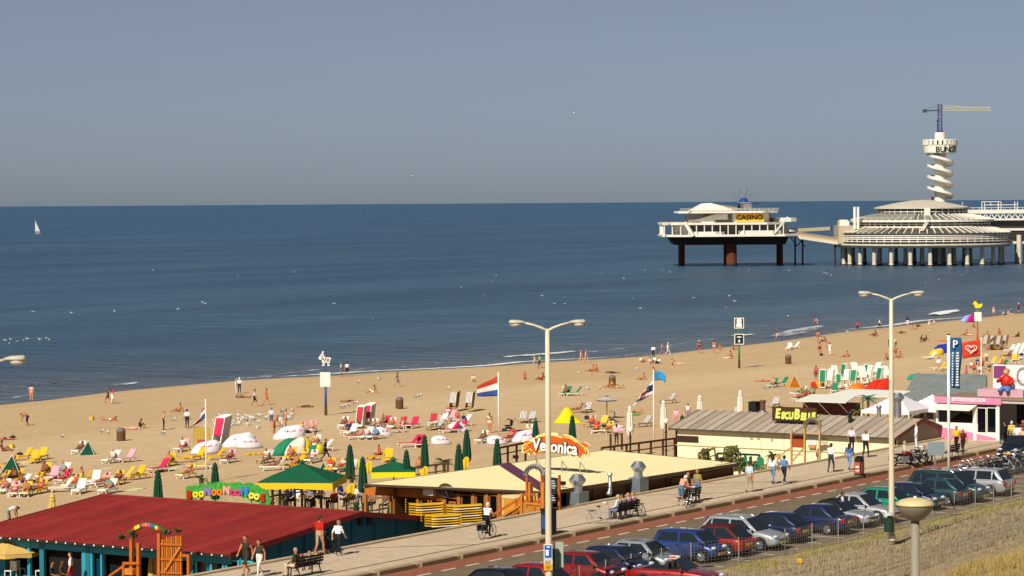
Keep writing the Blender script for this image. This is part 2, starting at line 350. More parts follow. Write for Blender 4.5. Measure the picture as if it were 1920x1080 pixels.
# ================================================================ PIER (far out, about 890 m)
PW=mat('e4ddd0',.6,.3,0,.15,.25,name='pier_white'); PG=mat('8f8b80',.7,.3,0,.2,.3); PDK=mat('34352f',.2,.5,0,.35,.5,name='pier_glass')
PRUST=mat('6b3a2a',.85,.2,0,.35,.35,name='rust_steel'); PDARK=mat('3b2c29',.8,.2,0,.35,.2,name='dark_hull'); PBLUE=mat('243f86',.5); PROOF=mat('c4bcac',.6,.3,0,.15,.15)
PCOL=mat('cfc6b0',.8,.2,0,.25,.3)
def pix2z(py,px,dist):        # height of a pixel row at a given distance
    return (atd(px,py,dist)).z
def frame(o,px,dist):         # put a thing on the sea at column px, facing the camera
    p=atd(px,500,dist); o.location=(p.x,p.y,SEA); o.rotation_euler=(0,0,ALP-math.pi/2); return p
# local frame: x = right in the picture, y = away from the camera, z up (0 = sea level)
DP=888.; K=F/DP              # px per metre
zp=lambda py,px=1700: (pix2z(py,px,DP)-SEA)
# ---- main pavilion
pav=thing('pier_pavilion','round white glass pavilion with tiered roofs on pale columns in the sea','pavilion'); frame(pav,1729,DP)
z_deck0,z_deck1=zp(459),zp(453); z1=zp(437);z2a=zp(426);z2=zp(413);z3a=zp(402);z3=zp(389.5);zt=zp(376)
R1,R2,R3=165/K,128/K,87/K
MB().lathe([(R1*.97,z_deck0-.6),(R1,z_deck0),(R1*1.005,z_deck0+.15),(R1*1.005,z_deck1-.5),(R1*.99,z_deck1-.4),(.1,z_deck1-.4)],72).build('deck',PCOL,pav)
MB().lathe([(R1*.955,z_deck1-.4),(R1*.955,z1)],72).build('glass_wall',PDK,pav)
MB().lathe([(R2*.97,z2a-1),(R2*.97,z2)],64).build('glass_wall',PDK,pav); MB().lathe([(R3*.95,z3a-.5),(R3*.95,z3)],48).build('glass_wall',PDK,pav)
r1=MB().lathe([(R1*.985,z1-.25),(R1*.985,z1+.15),(R2*1.02,z2a),(R2*.9,z2a)],72).build('roof',mat('4a463e',.25,.5,0,.3,.3),pav)
r2=MB().lathe([(R2*1.03,z2-.25),(R2*1.03,z2+.15),(R3*1.02,z3a),(R3*.9,z3a)],64).build('roof',mat('6c6a62',.35,.5,0,.2,.3),pav)
r3=MB().lathe([(R3*1.03,z3-.3),(R3*1.03,z3+.1),(R3*.6,(z3+zt)/2+.3),(R3*.22,zt),(.1,zt+.2)],48).build('roof',PROOF,pav)
def ribs(n,ra,za,rb,zb,w,parent,name='rib',ph=0):
    me=MB().bar((ra,0,za),(rb,0,zb),w,w).mesh(name,PW)
    for k in range(n):
        t=2*math.pi*(k+ph)/n
        if math.sin(t)>.45: continue
        o=ob(name,me,parent); o.rotation_euler=(0,0,t)
ribs(72,R1*.99,z1+.3,R2*1.0,z2a+.2,.3,r1); ribs(60,R2*1.035,z2+.3,R3*1.0,z3a+.2,.26,r2)
ribs(64,R1*.965,z_deck1-.4,R1*.965,z1,.24,pav,'mullion'); ribs(56,R2*.98,z2a-.6,R2*.98,z2,.22,pav,'mullion'); ribs(40,R3*.96,z3a,R3*.96,z3,.26,pav,'mullion')
for rr,zz,h in ((R1*.97,z_deck1+1.1,.16),(R1*.97,(z_deck1+z1)/2+.3,.16),(R1*.995,z_deck1+.35,.12),(R1*.975,z1-.35,.3),(R2*.985,(z2a+z2)/2,.16),(R2*1.0,z2a+.15,.3),(R2*1.035,z2-.1,.34),(R3*.965,z3a+.9,.12)):
    MB().lathe([(rr,zz-h),(rr+.12,zz-h),(rr+.12,zz+h),(rr,zz+h)],72).build('ring_beam',PW,pav)
# solid roof sectors on the left, as in the plain part of the glazing
MB().lathe([(R2*1.036,z2+.35),(R3*1.02,z3a+.35)],18,(0,0,0),0,math.pi*1.02,math.pi*1.42).build('roof_panel',mat('8d8a80',.5,.4,0,.15,.3),r2)
MB().lathe([(R1*.99,z1+.4),(R2*1.02,z2a+.3)],10,(0,0,0),0,math.pi*1.0,math.pi*1.18).build('roof_panel',PROOF,r1)
# stair tower on the front
bm=MB()
for i in range(9): bm.box(-2.2-i*.28,-1.0-i*.28,-R2-1.2-i*.35,-R2-.2-i*.35,z2-.1-i*.38,z2+.15-i*.38)
bm.box(-1.6,.2,-R3-1.2,-R3-.2,z3a-.3,z3-.3); bm.build('stair',PW,pav)
# columns
me=MB().lathe([(.75,-3),(.75,.6),(.62,.9),(.58,z_deck0-.5),(.9,z_deck0-.1)],12).mesh('column',PCOL); me2=MB().lathe([(.8,-3),(.8,.5),(.64,.6)],12).mesh('column_foot',mat('5a4c40',.85))
for k in range(26):
    t=2*math.pi*(k+.3)/26; o=ob('column',me,pav); o.location=(R1*.9*math.cos(t),R1*.9*math.sin(t),0); f=ob('column_foot',me2,o)
for k in range(18):
    t=2*math.pi*(k+.1)/18; o=ob('column',me,pav); o.location=(R1*.55*math.cos(t),R1*.55*math.sin(t),0); f=ob('column_foot',me2,o)
# service block and twin flues at the left edge
x0=(1566-1729)/K
bm=MB(); bm.box(x0,x0+6.6,-9,4,z_deck1-.4,zp(422)); bm.build('service_block',mat('b5a78f',.7,.3,0,.15,.3),pav)
MB().prism([(x0+.6,-8,zp(422)),(x0+3.6,-8,zp(422)),(x0+3.6,-8,zp(414)),(x0+2.9,-8,zp(411)),(x0+1.3,-8,zp(411)),(x0+.6,-8,zp(414))],(0,6,0)).build('roof_cabin',PW,pav)
for dx in (1594,1600.5): MB().lathe([(.42,zp(428)),(.42,zp(387))],10,((dx-1729)/K,-12,0)).build('flue',WHITE,pav)
# ---- lookout tower
tw=thing('lookout_tower','white concrete lookout tower with spiral ramp and battlement platform behind the round pavilion','tower'); TP=DP+22; frame(tw,1763,TP); KT=F/TP
zq=lambda py: pix2z(py,1763,TP)-SEA
MB().lathe([(1.9,-3),(1.9,zq(287)),(1.7,zq(287))],20).build('shaft',PW,tw,smooth=False)
bm=MB(); rc=5.4
bm.lathe([(1.9,zq(288.5)),(rc-.3,zq(287.4)),(rc-.15,zq(286.5)),(rc,zq(274)),(rc,zq(272)),(rc-.6,zq(271.8)),(rc-.6,zq(273)),(1,zq(273))],32); bm.build('platform',PW,tw)
me=MB().box(-.52,.52,-.25,.25,zq(271.9),zq(261.5)).mesh('merlon',PW); 
for k in range(22):
    t=2*math.pi*k/22; o=ob('merlon',me,tw); o.location=(rc*1.0*math.cos(t),rc*1.0*math.sin(t),0); o.rotation_euler=(0,0,t+math.pi/2)
MB().lathe([(rc-.55,zq(272)),(rc-.55,zq(268))],32).build('shade_band',PDK,tw)
MB().lathe([(rc+.08,zq(262.5)),(rc+.25,zq(262.5)),(rc+.25,zq(264)),(rc+.08,zq(264))],32).build('rail_ring',PW,tw)
MB().lathe([(1.75,zq(272)),(1.75,zq(249.5)),(1.5,zq(248.5)),(.1,zq(248.5))],18).build('drum',PW,tw)
# BUNGY lettering wrapped on the platform wall
for i,ch in enumerate('BUNGY'):
    t=math.radians(-107+i*17.5); 
    text('letter',ch,2.5,mat('14161a',.5,.3,0,0),tw,((rc+.03)*math.cos(t),(rc+.03)*math.sin(t),zq(281)),(math.pi/2,0,t+math.pi/2),.03,1.05,.05)
# spiral ramp: helix with parapet, 2 turns
bm=MB(); zb0,zb1=zq(372),zq(290); n=160; ri,ro=1.95,4.1
def hz(t):  # flat landings alternate with slopes
    k=t*4; a=int(k); fr=k-a; fr=min(1,max(0,(fr-.28)/.55)); return zb0+(zb1-zb0)*(a+fr)/4
for i in range(n):
    t0,t1=i/n,(i+1)/n; a0,a1=[-2*math.pi*4*t+math.pi*.75 for t in (t0,t1)]
    za,zc=hz(t0),hz(t1)
    def pt(r,a,z): return (r*math.cos(a),r*math.sin(a),z)
    q=[pt(ri,a0,za),pt(ro,a0,za),pt(ro,a1,zc),pt(ri,a1,zc)]; hgt=.35
    bm.add(q+[(x,y,z-hgt) for x,y,z in q],[(0,1,2,3),(7,6,5,4),(0,3,7,4),(1,5,6,2)])
    w=[pt(ro,a0,za-.35),pt(ro,a1,zc-.35),pt(ro,a1,zc+.5),pt(ro,a0,za+.5)]; w2=[pt(ro+.2,a0,za-.35),pt(ro+.2,a1,zc-.35),pt(ro+.2,a1,zc+.5),pt(ro+.2,a0,za+.5)]
    bm.add(w+w2,[(3,2,1,0),(4,5,6,7),(3,7,6,2),(0,1,5,4)])
bm.build('spiral_ramp',PW,tw)
# crane on top
crn=thing('bungee_crane','purple lattice crane mast with pale jib on top of the lookout tower','crane'); frame(crn,1763,TP); crn.location.z=SEA
PUR=mat('4a4a78',.6,.3,0,.1,1); JIB=mat('b9b58f',.6,.3,0,.1,1)
def lattice(bm,p,q,w,n,r):
    p=Vector(p);q=Vector(q);d=(q-p); up=Vector((0,1,0)); a=d.normalized().cross(up).normalized()*w/2; b=Vector((0,w/2,0))
    cs=[a+b,a-b,-a-b,-a+b]
    for c in cs: bm.bar(p+c,q+c,r,r)
    for i in range(n):
        for j in range(4):
            c0,c1=cs[j],cs[(j+1)%4]
            if i%2: c0,c1=c1,c0
            bm.bar(p+d*i/n+c0,p+d*(i+1)/n+c1,r*.7,r*.7)
bm=MB(); lattice(bm,(0,0,zq(249)),(0,0,zq(195)),1.15,9,.2); bm.box(-.9,.9,-.9,.9,zq(249),zq(243)); bm.build('mast',PUR,crn)
bm=MB(); L=(1858-1763)/KT; za=zq(205);
lattice(bm,(.6,0,zq(204.3)),(L,0,zq(205)),1.1,22,.16); bm.bar((0,0,zq(196)),(L*.45,0,zq(201.5)),.12,.12); bm.build('jib',JIB,crn)
bm=MB(); bm.bar((0,0,zq(207)),(-4.9,0,zq(208)),.4,.4); bm.box(-5.5,-4.4,-.8,.8,zq(211),zq(205)); bm.bar((0,0,zq(196)),(-4.9,0,zq(207)),.1,.1); bm.build('counter_jib',mat('3c4450',.6),crn)
MB().bar((-1.0,-1,zq(250)),(-1.0,-1,zq(226)),.22,.22).bar((-1.6,-1,zq(227)),(-.2,-1,zq(224)),.2,.2).build('camera_post',mat('3a3f4a',.6),crn)
# ---- casino platform
cs=thing('casino_island','white two-storey casino building on a rust-brown platform with thick legs in the sea','building'); DCs=893.; KC=F/DCs; CXP=1365
frame(cs,CXP,DCs); zc=lambda py: pix2z(py,CXP,DCs)-SEA; xc=lambda px:(px-CXP)/KC
def cham(w0,w1,dep,c,z): return [(xc(w0)+c,-dep,z),(xc(w1)-c,-dep,z),(xc(w1),-dep+c,z),(xc(w1),dep-c,z),(xc(w1)-c,dep,z),(xc(w0)+c,dep,z),(xc(w0),dep-c,z),(xc(w0),-dep+c,z)]
def slab(name,w0,w1,dep,c,y0,y1,m,parent=cs): return MB().prism(cham(w0,w1,dep,c,zc(y1)),(0,0,zc(y0)-zc(y1))).build(name,m,parent)
bm=MB(); a=cham(1262,1468,13,4,zc(457)); b_=cham(1252,1474,15,4,zc(442)); bm.add(a+b_,[tuple(range(7,-1,-1)),tuple(range(8,16))]+[(i,(i+1)%8,8+(i+1)%8,8+i) for i in range(8)]); hull=bm.build('hull',PDARK,cs)
slab('hull_band',1264,1468,13.3,4,456.2,458,PRUST)
me=MB().lathe([(1.05,-3),(1.05,zc(456))],16).mesh('leg',PRUST)
for px,dy in ((1278,0),(1462,0)): o=ob('leg',me,cs); o.location=(xc(px),dy,0)
me=MB().lathe([(1.7,-3),(1.7,zc(456))],16).mesh('leg',PRUST)
for px,dy in ((1366,-12),(1372,12)): o=ob('leg',me,cs); o.location=(xc(px),dy,0)
MB().lathe([(1.8,-3),(1.8,.9),(1.72,1)],16,(xc(1366),-12,0)).build('leg_foot',PDARK,cs)
slab('lower_deck',1238,1490,19,5,438.5,442.3,PW); slab('lower_glass',1270,1470,14,4,421,438.5,mat('6a6860',.3,.4,0,.4,.4)); slab('middle_deck',1238,1458,19,5,416.5,420.5,PW)
slab('lower_wall',1262,1300,14.6,4,421,438,PW)
for i in range(16):  # balcony posts
    MB().bar((xc(1241+i*14.5),-18.6 if i>1 else -16,zc(438.5)),(xc(1241+i*14.5),-18.6 if i>1 else -16,zc(420.5)),.32,.32).build('post',PW,cs)
for i in range(4): MB().bar((xc(1239.5),-13+i*6,zc(438.5)),(xc(1239.5),-13+i*6,zc(420.5)),.3,.3).build('post',PW,cs)
slab('parapet',1290,1352,18.7,3,433,438.5,PW); slab('parapet',1377,1456,18.9,3,431.5,438.5,PW); slab('side_balcony',1464,1490,8,2,431,434.5,PW)
slab('upper_glass',1288,1440,13.5,4,399,417,mat('77736a',.4,.4,0,.35,.4)); slab('upper_fascia',1288,1356,14.2,4,411,416.8,PW); slab('roof_deck',1268,1452,17,5,395.5,399.2,PW)
slab('sign_wall',1356,1436,14.5,3,400,416.6,PW); slab('side_balcony',1446,1489,10,2,409,416,PW)
MB().prism([(xc(1300),-14.9,zc(411)),(xc(1358),-14.9,zc(411)),(xc(1358),-14.9,zc(400.5)),(xc(1335),-14.9,zc(401))],(0,.3,0)).build('wedge_wall',PW,cs)
sg=MB().box(xc(1374),xc(1425),-14.9,-14.6,zc(416),zc(400.3)).build('casino_sign',mat('ecb02a',.5,.3,0,.08,1),cs)
text('lettering','CASINO',2.05,mat('14161a',.5,.3,0,0),cs,(xc(1398.5),-14.95,zc(408)),(math.pi/2,0,0),.03,1.12,.04)
# roof storey: sloped white hall, lantern and antennas
MB().prism([(xc(1292),-10,zc(394.5)),(xc(1375),-10,zc(394.5)),(xc(1355),-10,zc(388)),(xc(1330),-10,zc(380.5)),(xc(1318),-10,zc(381))],(0,16,0)).build('roof_hall',PW,cs)
MB().prism([(xc(1330),-8,zc(381)),(xc(1376),-8,zc(388)),(xc(1384),-8,zc(392)),(xc(1340),-8,zc(392))],(0,17,0)).build('roof_hall_side',mat('8c7f6c',.7),cs)
slab('lantern',1386,1408,5,1,380,391,PW); slab('lantern_roof',1362,1420,7,2,380.5,382,PBLUE); MB().lathe([(1.5,zc(381)),(1.4,zc(375)),(.8,zc(371.5)),(.1,zc(371))],12,(xc(1395),0,0)).build('blue_cap',PBLUE,cs)
bm=MB()
for p,q in (((1380,378),(1388,361)),((1388,361),(1387,353)),((1396,372),(1402,358)),((1402,358),(1401,350)),((1404,370),(1413,361)),((1379,370),(1377,361))):
    bm.bar((xc(p[0]),0,zc(p[1])),(xc(q[0]),0,zc(q[1])),.11,.11)
bm.build('antennas',mat('4a3f45',.6),cs)
for yy,(a,b_) in ((393,(1270,1450)),(418,(1240,1290))):
    bm=MB()
    for hh in (0,-2.3): bm.bar((xc(a),-17+.5,zc(yy+hh)),(xc(b_),-16.5,zc(yy+hh)),.12,.12)
    for i in range(22): x=xc(a)+(xc(b_)-xc(a))*i/21; bm.bar((x,-16.5,zc(yy+2.6)),(x,-16.5,zc(yy-2.6)),.12,.12)
    bm.build('railing',PCOL,cs)
MB().bar((xc(1278),-18.8,zc(415)),(xc(1293),-19.6,zc(441)),1.6,.9).build('outer_stair',PW,cs); MB().bar((xc(1467),-18,zc(407)),(xc(1441),-19.3,zc(437)),.5,.5).build('outer_stair',PW,cs)
# ---- footbridge casino -> pavilion
br=thing('footbridge','long pale footbridge joining the casino island and the round pavilion','bridge'); frame(br,1525,890); KB=F/890.; zb=lambda py: pix2z(py,1525,890)-SEA; xb=lambda px:(px-1525)/KB
bm=MB(); bm.bar((xb(1478),0,zb(441)),(xb(1572),-8,zb(456)),3.2,.9); bm.build('deck',PCOL,br)
bm=MB()
for i in range(24):
    t=i/23; x=xb(1478)+t*(xb(1572)-xb(1478)); z=zb(441)+t*(zb(456)-zb(441)); bm.bar((x,-1.6-8*t,z),(x,-1.6-8*t,z+1.5),.14,.14)
bm.bar((xb(1478),-1.6,zb(441)+1.5),(xb(1572),-9.6,zb(456)+1.5),.16,.2); bm.bar((xb(1478),-1.62,zb(441)+.7),(xb(1572),-9.62,zb(456)+.7),.1,.8); bm.build('parapet',mat('b79f78',.7),br)
bm=MB(); bm.bar((xb(1490),14,zb(433)),(xb(1565),10,zb(429)),2.5,1.1); bm.build('upper_walkway',mat('a59c7c',.7),br)
for px in (1491,1505,1561): MB().lathe([(.28,-3),(.28,zb(446))],8,(xb(px),0 if px<1550 else -7,0)).build('pile',PDARK,br)
MB().bar((xb(1482),0,zb(444)),(xb(1494),0,zb(461)),.3,.3).bar((xb(1494),0,zb(461)),(xb(1506),0,zb(448)),.3,.3).bar((xb(1498),0,zb(448)),(xb(1510),0,zb(463)),.25,.25).build('bracing',PDARK,br)
# ---- pier deck running on to the right
pd=thing('pier_walkway','two-level white pier walkway with lattice girder running right of the round pavilion','pier'); frame(pd,1880,DP+8); KD=F/(DP+8); zd=lambda py: pix2z(py,1880,DP+8)-SEA; xd=lambda px:(px-1880)/KD
bm=MB(); bm.box(xd(1811),xd(2300),-2,10,zd(400),zd(393)).build('upper_deck',PW,pd); MB().box(xd(1840),xd(2300),-3,11,zd(413),zd(409.5)).build('middle_beam',PW,pd)
bm=MB(); 
for i in range(26):
    x=xd(1830)+i*1.9; bm.bar((x,-1.5,zd(409.5)),(x+.95,-1.5,zd(400)),.26,.26); bm.bar((x+.95,-1.5,zd(400)),(x+1.9,-1.5,zd(409.5)),.26,.26)
bm.build('girder',PW,pd); MB().box(xd(1853),xd(2300),-1,9,zd(428),zd(413)).build('glass_wall',PDK,pd)
MB().box(xd(1852),xd(2300),-4,12,zd(432),zd(428)).build('lower_deck',PW,pd); MB().box(xd(1880),xd(2300),-3.6,11.6,zd(452),zd(432)).build('glass_wall',PDK,pd); MB().box(xd(1886),xd(2300),-5,13,zd(457),zd(452)).build('base_deck',PCOL,pd)
bm=MB()
for px in (1845,1876,1907): 
    for y in (-1,4): bm.bar((xd(px),y,zd(393)),(xd(px),y,zd(378)),.2,.2)
bm.bar((xd(1845),-1,zd(378)),(xd(1876),-1,zd(378)),.2,.2).bar((xd(1845),-1,zd(384)),(xd(1907),-1,zd(384)),.2,.2).bar((xd(1845),4,zd(378)),(xd(1876),4,zd(378)),.2,.2); bm.build('roof_frame',PW,pd)
bm=MB()
for i in range(26): bm.bar((xd(1811)+i*2,-2,zd(393)),(xd(1811)+i*2,-2,zd(389)),.12,.12)
bm.bar((xd(1811),-2,zd(389)),(xd(2300),-2,zd(389)),.14,.14); bm.build('railing',PW,pd)
me=MB().lathe([(.95,-3),(.95,.6),(.8,.8),(.8,zd(455))],12).mesh('column',PCOL)
for px in (1905,1921,1960,2010,2070): o=ob('column',me,pd); o.location=(xd(px),-2,0)
me=MB().lathe([(.8,-3),(.8,zd(440))],12).mesh('column',PCOL); o=ob('column',me,pd); o.location=(xd(1905),-5.5,0)
# ---- sailing boats
def boat(px,py,dist,sc,label):
    t=thing('sailing_boat',label,'boat'); p=atd(px,py,dist); t.location=(p.x,p.y,SEA); t.rotation_euler=(0,-.2,ALP-math.pi/2+.3); t.scale=(sc*.5,sc*.6,sc)
    bm=MB(); 
    hull=[(-3.2,0,.9),(-2.8,.9,.9),(0,1.2,.85),(2.2,.8,1.),(3.8,0,1.15),(2.2,-.8,1.),(0,-1.2,.85),(-2.8,-.9,.9)]; keel=[(x*.85,y*.4,-.3) for x,y,z in hull]
    bm.add(hull+keel,[tuple(range(8)),tuple(range(15,7,-1))]+[(i,8+i,8+(i+1)%8,(i+1)%8) for i in range(8)]); bm.build('hull',mat('c9c6bd',.4),t)
    MB().tube([(.6,0,.8),(.6,0,10.4)],.08,6).build('mast',STEEL,t)
    bm=MB(); bm.grid(lambda a,b:(.5-a*3.6*(1-b),.35*math.sin(a*2.4)*(1-b),1.5+8.7*b),6,8); bm.build('main_sail',mat('e8e6e0',.7),t,smooth=True).modifiers.new('s','SOLIDIFY').thickness=.04
    bm=MB(); bm.grid(lambda a,b:(3.6-a*2.7-(3.0-2.7*a)*b*1.0,.3*math.sin(a*2.5)*(1-b),1.2+7.6*b),5,8); bm.build('jib_sail',mat('e8e6e0',.7),t,smooth=True).modifiers.new('s','SOLIDIFY').thickness=.04
    MB().bar((.5,0,1.4),(-3.2,.1,1.4),.12,.12).build('boom',STEEL,t); return t
boat(71,439,2050,1.05,'lone small white sailing boat far out with open sea all round it')
boat(1858,381,9000,1.5,'tiny white sailing boat on the horizon above the pier walkway')
boat(1805,380,10500,1.4,'tiny distant sailing boat on the horizon beside the lookout tower')
# ---- gulls
MG=mat('e4e2dc',.7,.2,0,.1,8); MGW=mat('9aa0a4',.7,.2,0,.1,8); MGK=mat('2b2620',.6)
def gullmesh(name,fly=False,dark=False):
    bm=MB(); bm.ell((0,0,.12),(.22,.09,.1),8,5,0); bm.ell((.2,0,.24),(.075,.06,.065),6,4,0); bm.tube([(.1,0,.16),(.19,0,.23)],[.06,.045],6,0); bm.tube([(.26,0,.24),(.34,0,.225)],[.02,.004],5,2); bm.tube([(-.18,0,.14),(-.36,0,.17)],[.07,.015],6,1)
    if fly:
        for s in (-1,1): bm.add([(.1,s*.06,.16),(-.1,s*.06,.16),(-.06,s*.38,.3),(.1,s*.36,.3),(-.12,s*.72,.2),(-.02,s*.7,.2)],[(0,1,2,3),(3,2,4,5)],1); bm.add([(.1,s*.06,.14),(-.1,s*.06,.14),(-.06,s*.38,.28),(.1,s*.36,.28)],[(3,2,1,0)],0)
    else:
        for s in (-1,1): bm.ell((-.06,s*.075,.14),(.2,.03,.07),6,4,1); bm.tube([(0,s*.04,.05),(.01,s*.04,-.06)],.01,4,2)
    return bm.mesh(name,[MGK,MGK,MGK] if dark else [MG,MGW,MGK],True)
gm=gullmesh('gull'); gf=gullmesh('gull',True)
SEAG=[(134,588),(215,585),(287,507),(551,511),(626,571),(848,509),(922,529),(931,517),(385,523),(380,568),(384,571),(333,581),(62,586),(10,640),(20,638),(32,643),(45,640),(75,638),(88,636),(93,639),(18,646),(52,637),(1016,556),(1040,571),(1059,571),(1186,561),(1125,514),(1170,523),(1244,509),(1257,511),(1361,578),(1378,566),(1368,556),(1479,508),(1546,512),(1550,514),(1558,517),(1735,531),(1761,525),(1804,517),(1478,594),(1300,560),(1240,505),(1210,507),(865,540),(906,554),(1200,580),(700,600),(160,505),(446,518),(1404,507),(1386,505)]
for i,(x,y) in enumerate(SEAG):
    p=at(x,y,SEA+.03); o=ob('gull',gm); o.location=p; o.rotation_euler=(0,0,random.uniform(0,6.28)); o.scale=(1.15,)*3; tag(o,'small white gull floating on the open sea','gull','gulls floating on the sea')
for x,y,d,lb in ((775,331,500,'white gull flying low above the middle of the horizon'),(1078,213,420,'white gull flying high in the grey sky')):
    p=atd(x,y,d); o=ob('gull',gf); o.location=p; o.rotation_euler=(.3,0,2.); tag(o,lb,'gull')
# ================================================================ BEACH BARS AND SHOPS
def wb(s,name,mats,parent,**k):
    return s.build(name,mats,parent,loc=-Vector(parent.location),**k)
MB.wb=wb
def rect(u,x0,x1,yt,yb):
    xm,ym=(x0+x1)/2,(yt+yb)/2
    a=onu(x0,ym,u); b=onu(x1,ym,u); t=onu(xm,yt,u); d=onu(xm,yb,u)
    return b.y,a.y,d.z,t.z           # v0<v1, z0<z1
def prect(name,u,x0,x1,yt,yb,dep,m,parent,bev=0):
    v0,v1,z0,z1=rect(u,x0,x1,yt,yb); z1=min(z1,-.17) if parent is rb else z1; return MB().box(u-dep,u,v0,v1,min(z0,z1-.05),z1).wb(name,m,parent,bev=bev)
def window(u,x0,x1,yt,yb,mf,parent,name='window',fr=.09,glass=GLASS):
    v0,v1,z0,z1=rect(u,x0,x1,yt,yb)
    w=MB().box(u-.03,u+.02,v0+fr,v1-fr,z0+fr,z1-fr).wb(name,glass,parent)
    bm=MB(); bm.box(u-.08,u,v0,v0+fr,z0,z1); bm.box(u-.08,u,v1-fr,v1,z0,z1); bm.box(u-.078,u,v0+fr,v1-fr,z0,z0+fr); bm.box(u-.078,u,v0+fr,v1-fr,z1-fr,z1)
    f=bm.build('frame',mf,w); return w
def sheetroof(parent,name,m,ridge,eave,v0,v1,n,amp=.02,ribs=6,seam=False):
    # n sheets side by side from ridge (u,z) to eave (u,z); ribs run down the slope
    w=(v1-v0)/n; K=ribs*2 if not seam else 6
    for i in range(n):
        bm=MB(); prof=[]
        for k in range(K+1):
            t=k/K; hz=amp*math.cos(2*math.pi*ribs*t) if not seam else (amp if k in (0,K) else 0)
            tt=t if not seam else [0,.06,.06,.5,.94,.94,1][k]; hz=hz if not seam else (amp if k in (0,1,5,6) else 0)
            prof.append((v0+w*(i+tt*.997),hz))
        for (u,z) in (ridge,eave): bm.v+=[(u,v,z+h) for v,h in prof]
        for (u,z) in (ridge,eave): bm.v+=[(u,v,z+h-.04) for v,h in prof]
        q=K+1
        for k in range(K): bm.f+= [(k,q+k,q+k+1,k+1),(2*q+k,2*q+k+1,3*q+k+1,3*q+k)]; bm.m+=[0,0]
        for k in range(K): bm.f+=[(q+k,3*q+k,3*q+k+1,q+k+1)]; bm.m+=[0]
        o=bm.wb(name,m if not isinstance(m,list) else m[(i*7)%len(m)],parent); o.location.z+=.006*(i%2)
# ---------------- red-roofed bar
MT=mat('2f93ad',.6,.3,0,.12,1.5,name='turquoise_paint'); MTD=mat('1f6f7d',.6,.3,0,.12,1.5); MRR=mat('8e2d29',.6,.3,0,.34,.45,.1,name='red_roof'); MOW=wood('b5611f',5); MOW2=wood('c47a2c',4)
rb=thing('red_roofed_bar','turquoise beach bar with a wide red sheet-metal roof below the promenade','beach bar',(112,90,-2.6))
RV0,RV1,RU0,RU1,RR=82.9,100.2,103.9,122.6,114.6
MRRS=[MRR,mat('882b28',.62,.3,0,.34,.6,.1),mat('93302c',.6,.3,0,.3,.5,.1)]
sheetroof(rb,'roof_sheet',MRRS,(RR,1.02),(RU0,.08),RV0,RV1,17); sheetroof(rb,'roof_sheet',MRR,(RR,1.0),(RU1,-.08),RV0,RV1,17)
MB().bar((RR,RV0-.05,1.06),(RR,RV1+.05,1.06),.35,.06).wb('ridge_cap',MRR,rb)
for v in (RV0-.03,RV1+.03): MB().bar((RU0,v,.0),(RR,v,.94),.05,.26).bar((RR,v,.94),(RU1,v,-.16),.05,.26).wb('barge_board',mat('7c2422',.6,.3,0,.15,1),rb)
MB().box(RU0+.5,RU0+.6,RV0+.3,RV1-.3,-.5,-.06).wb('header_band',MT,rb)
MB().box(RU0-.03,RU0+.03,RV0,RV1,-.08,.03).wb('fascia',mat('2a2420',.7),rb)
bm=MB()
for i in range(28): bm.ell((RU0-.08,RV0+.4+i*.62,-.02),(.045,.045,.055),6,4)
tag(bm.wb('light_bulbs',mat('f2efe6',.3),rb),kind='stuff')
# walls
MB().prism([(RU0+.7,83.5,-2.6),(RU1-.5,83.5,-2.6),(RU1-.5,83.5,-.2),(RR,83.5,.9),(RU0+.7,83.5,-.05)],(0,.15,0)).wb('gable_wall',mat('1d6a8a',.65,.3,0,.12,1),rb)
for i in range(1,9): u=RU0+.7+i*2; MB().box(u,u+.06,83.44,83.5,-2.6,.0+min(1,(u-RU0)/10)*.75-max(0,(u-RR)/8)*.95).wb('batten',mat('1a5f7c',.65),rb)
for x,y in ((675,978),(692,976)): p=onv(x,y,83.44); MB().box(p.x-.16,p.x+.16,83.36,83.44,p.z-.22,p.z+.22).wb('vent',mat('20282c',.6),rb)
MB().tube([(onv(585,1000,83.2).x,83.1,-.9),(onv(585,1000,83.2).x,83.1,-.35)],.17,10).tube([(onv(578,1012,83.1).x,83.0,-.95),(onv(592,1012,83.1).x,83.0,-.95)],.16,10).wb('exhaust_duct',STEEL,rb,smooth=True)
MB().box(106,RU1-.5,83.3,83.44,-1.5,-1.38).wb('wall_pipe',mat('1a5468',.6),rb)
UW=RU0+.65
MB().box(UW+.1,RU1-.5,99.4,99.55,-2.6,-.1).wb('rear_wall',MTD,rb); MB().box(RU1-.6,RU1-.5,83.7,99.4,-2.6,-.2).wb('back_wall',MTD,rb)
MB().box(UW+.1,RU1-.7,83.7,99.3,-2.65,-2.55).wb('floor',wood('6b4a30'),rb)
v0,v1,z0,z1=rect(UW,358,470,1029,1080); MB().box(UW,UW+.1,83.65,v1,-2.6,-.02).wb('front_wall',MT,rb)
for x0,x1 in ((368,391),(396,421),(425,450),(453,476)): window(UW-.01,x0,x1,1046+ (x0-368)*.06,1085,mat('48a9bd',.5),rb)
for x in (362,393.5,423,452): prect('wall_post',UW-.05,x-1.5,x+1.5,1028,1085,.05,MTD,rb)
for x0,x1,mm in ((0,14,MT),(55,60,MT),(26,31,MT),(78,86,MTD),(157,164,MT),(164,172,MTD),(173,177,MT),(192,195,MT)): prect('post',UW-.02,x0,x1,1008+x0*.055,1095,.16,mm,rb)
prect('header_beam',UW-.02,0,360,1012,1017,.14,MTD,rb); prect('header_panel',UW,255,300,1022,1040,.08,MT,rb); prect('header_panel',UW,5,76,1008,1016,.1,MT,rb)
prect('low_panel',UW,6,82,1078,1100,.08,MT,rb); prect('sliding_door',UW+.2,178,200,1024,1095,.05,mat('123a4a',.15,.5),rb)
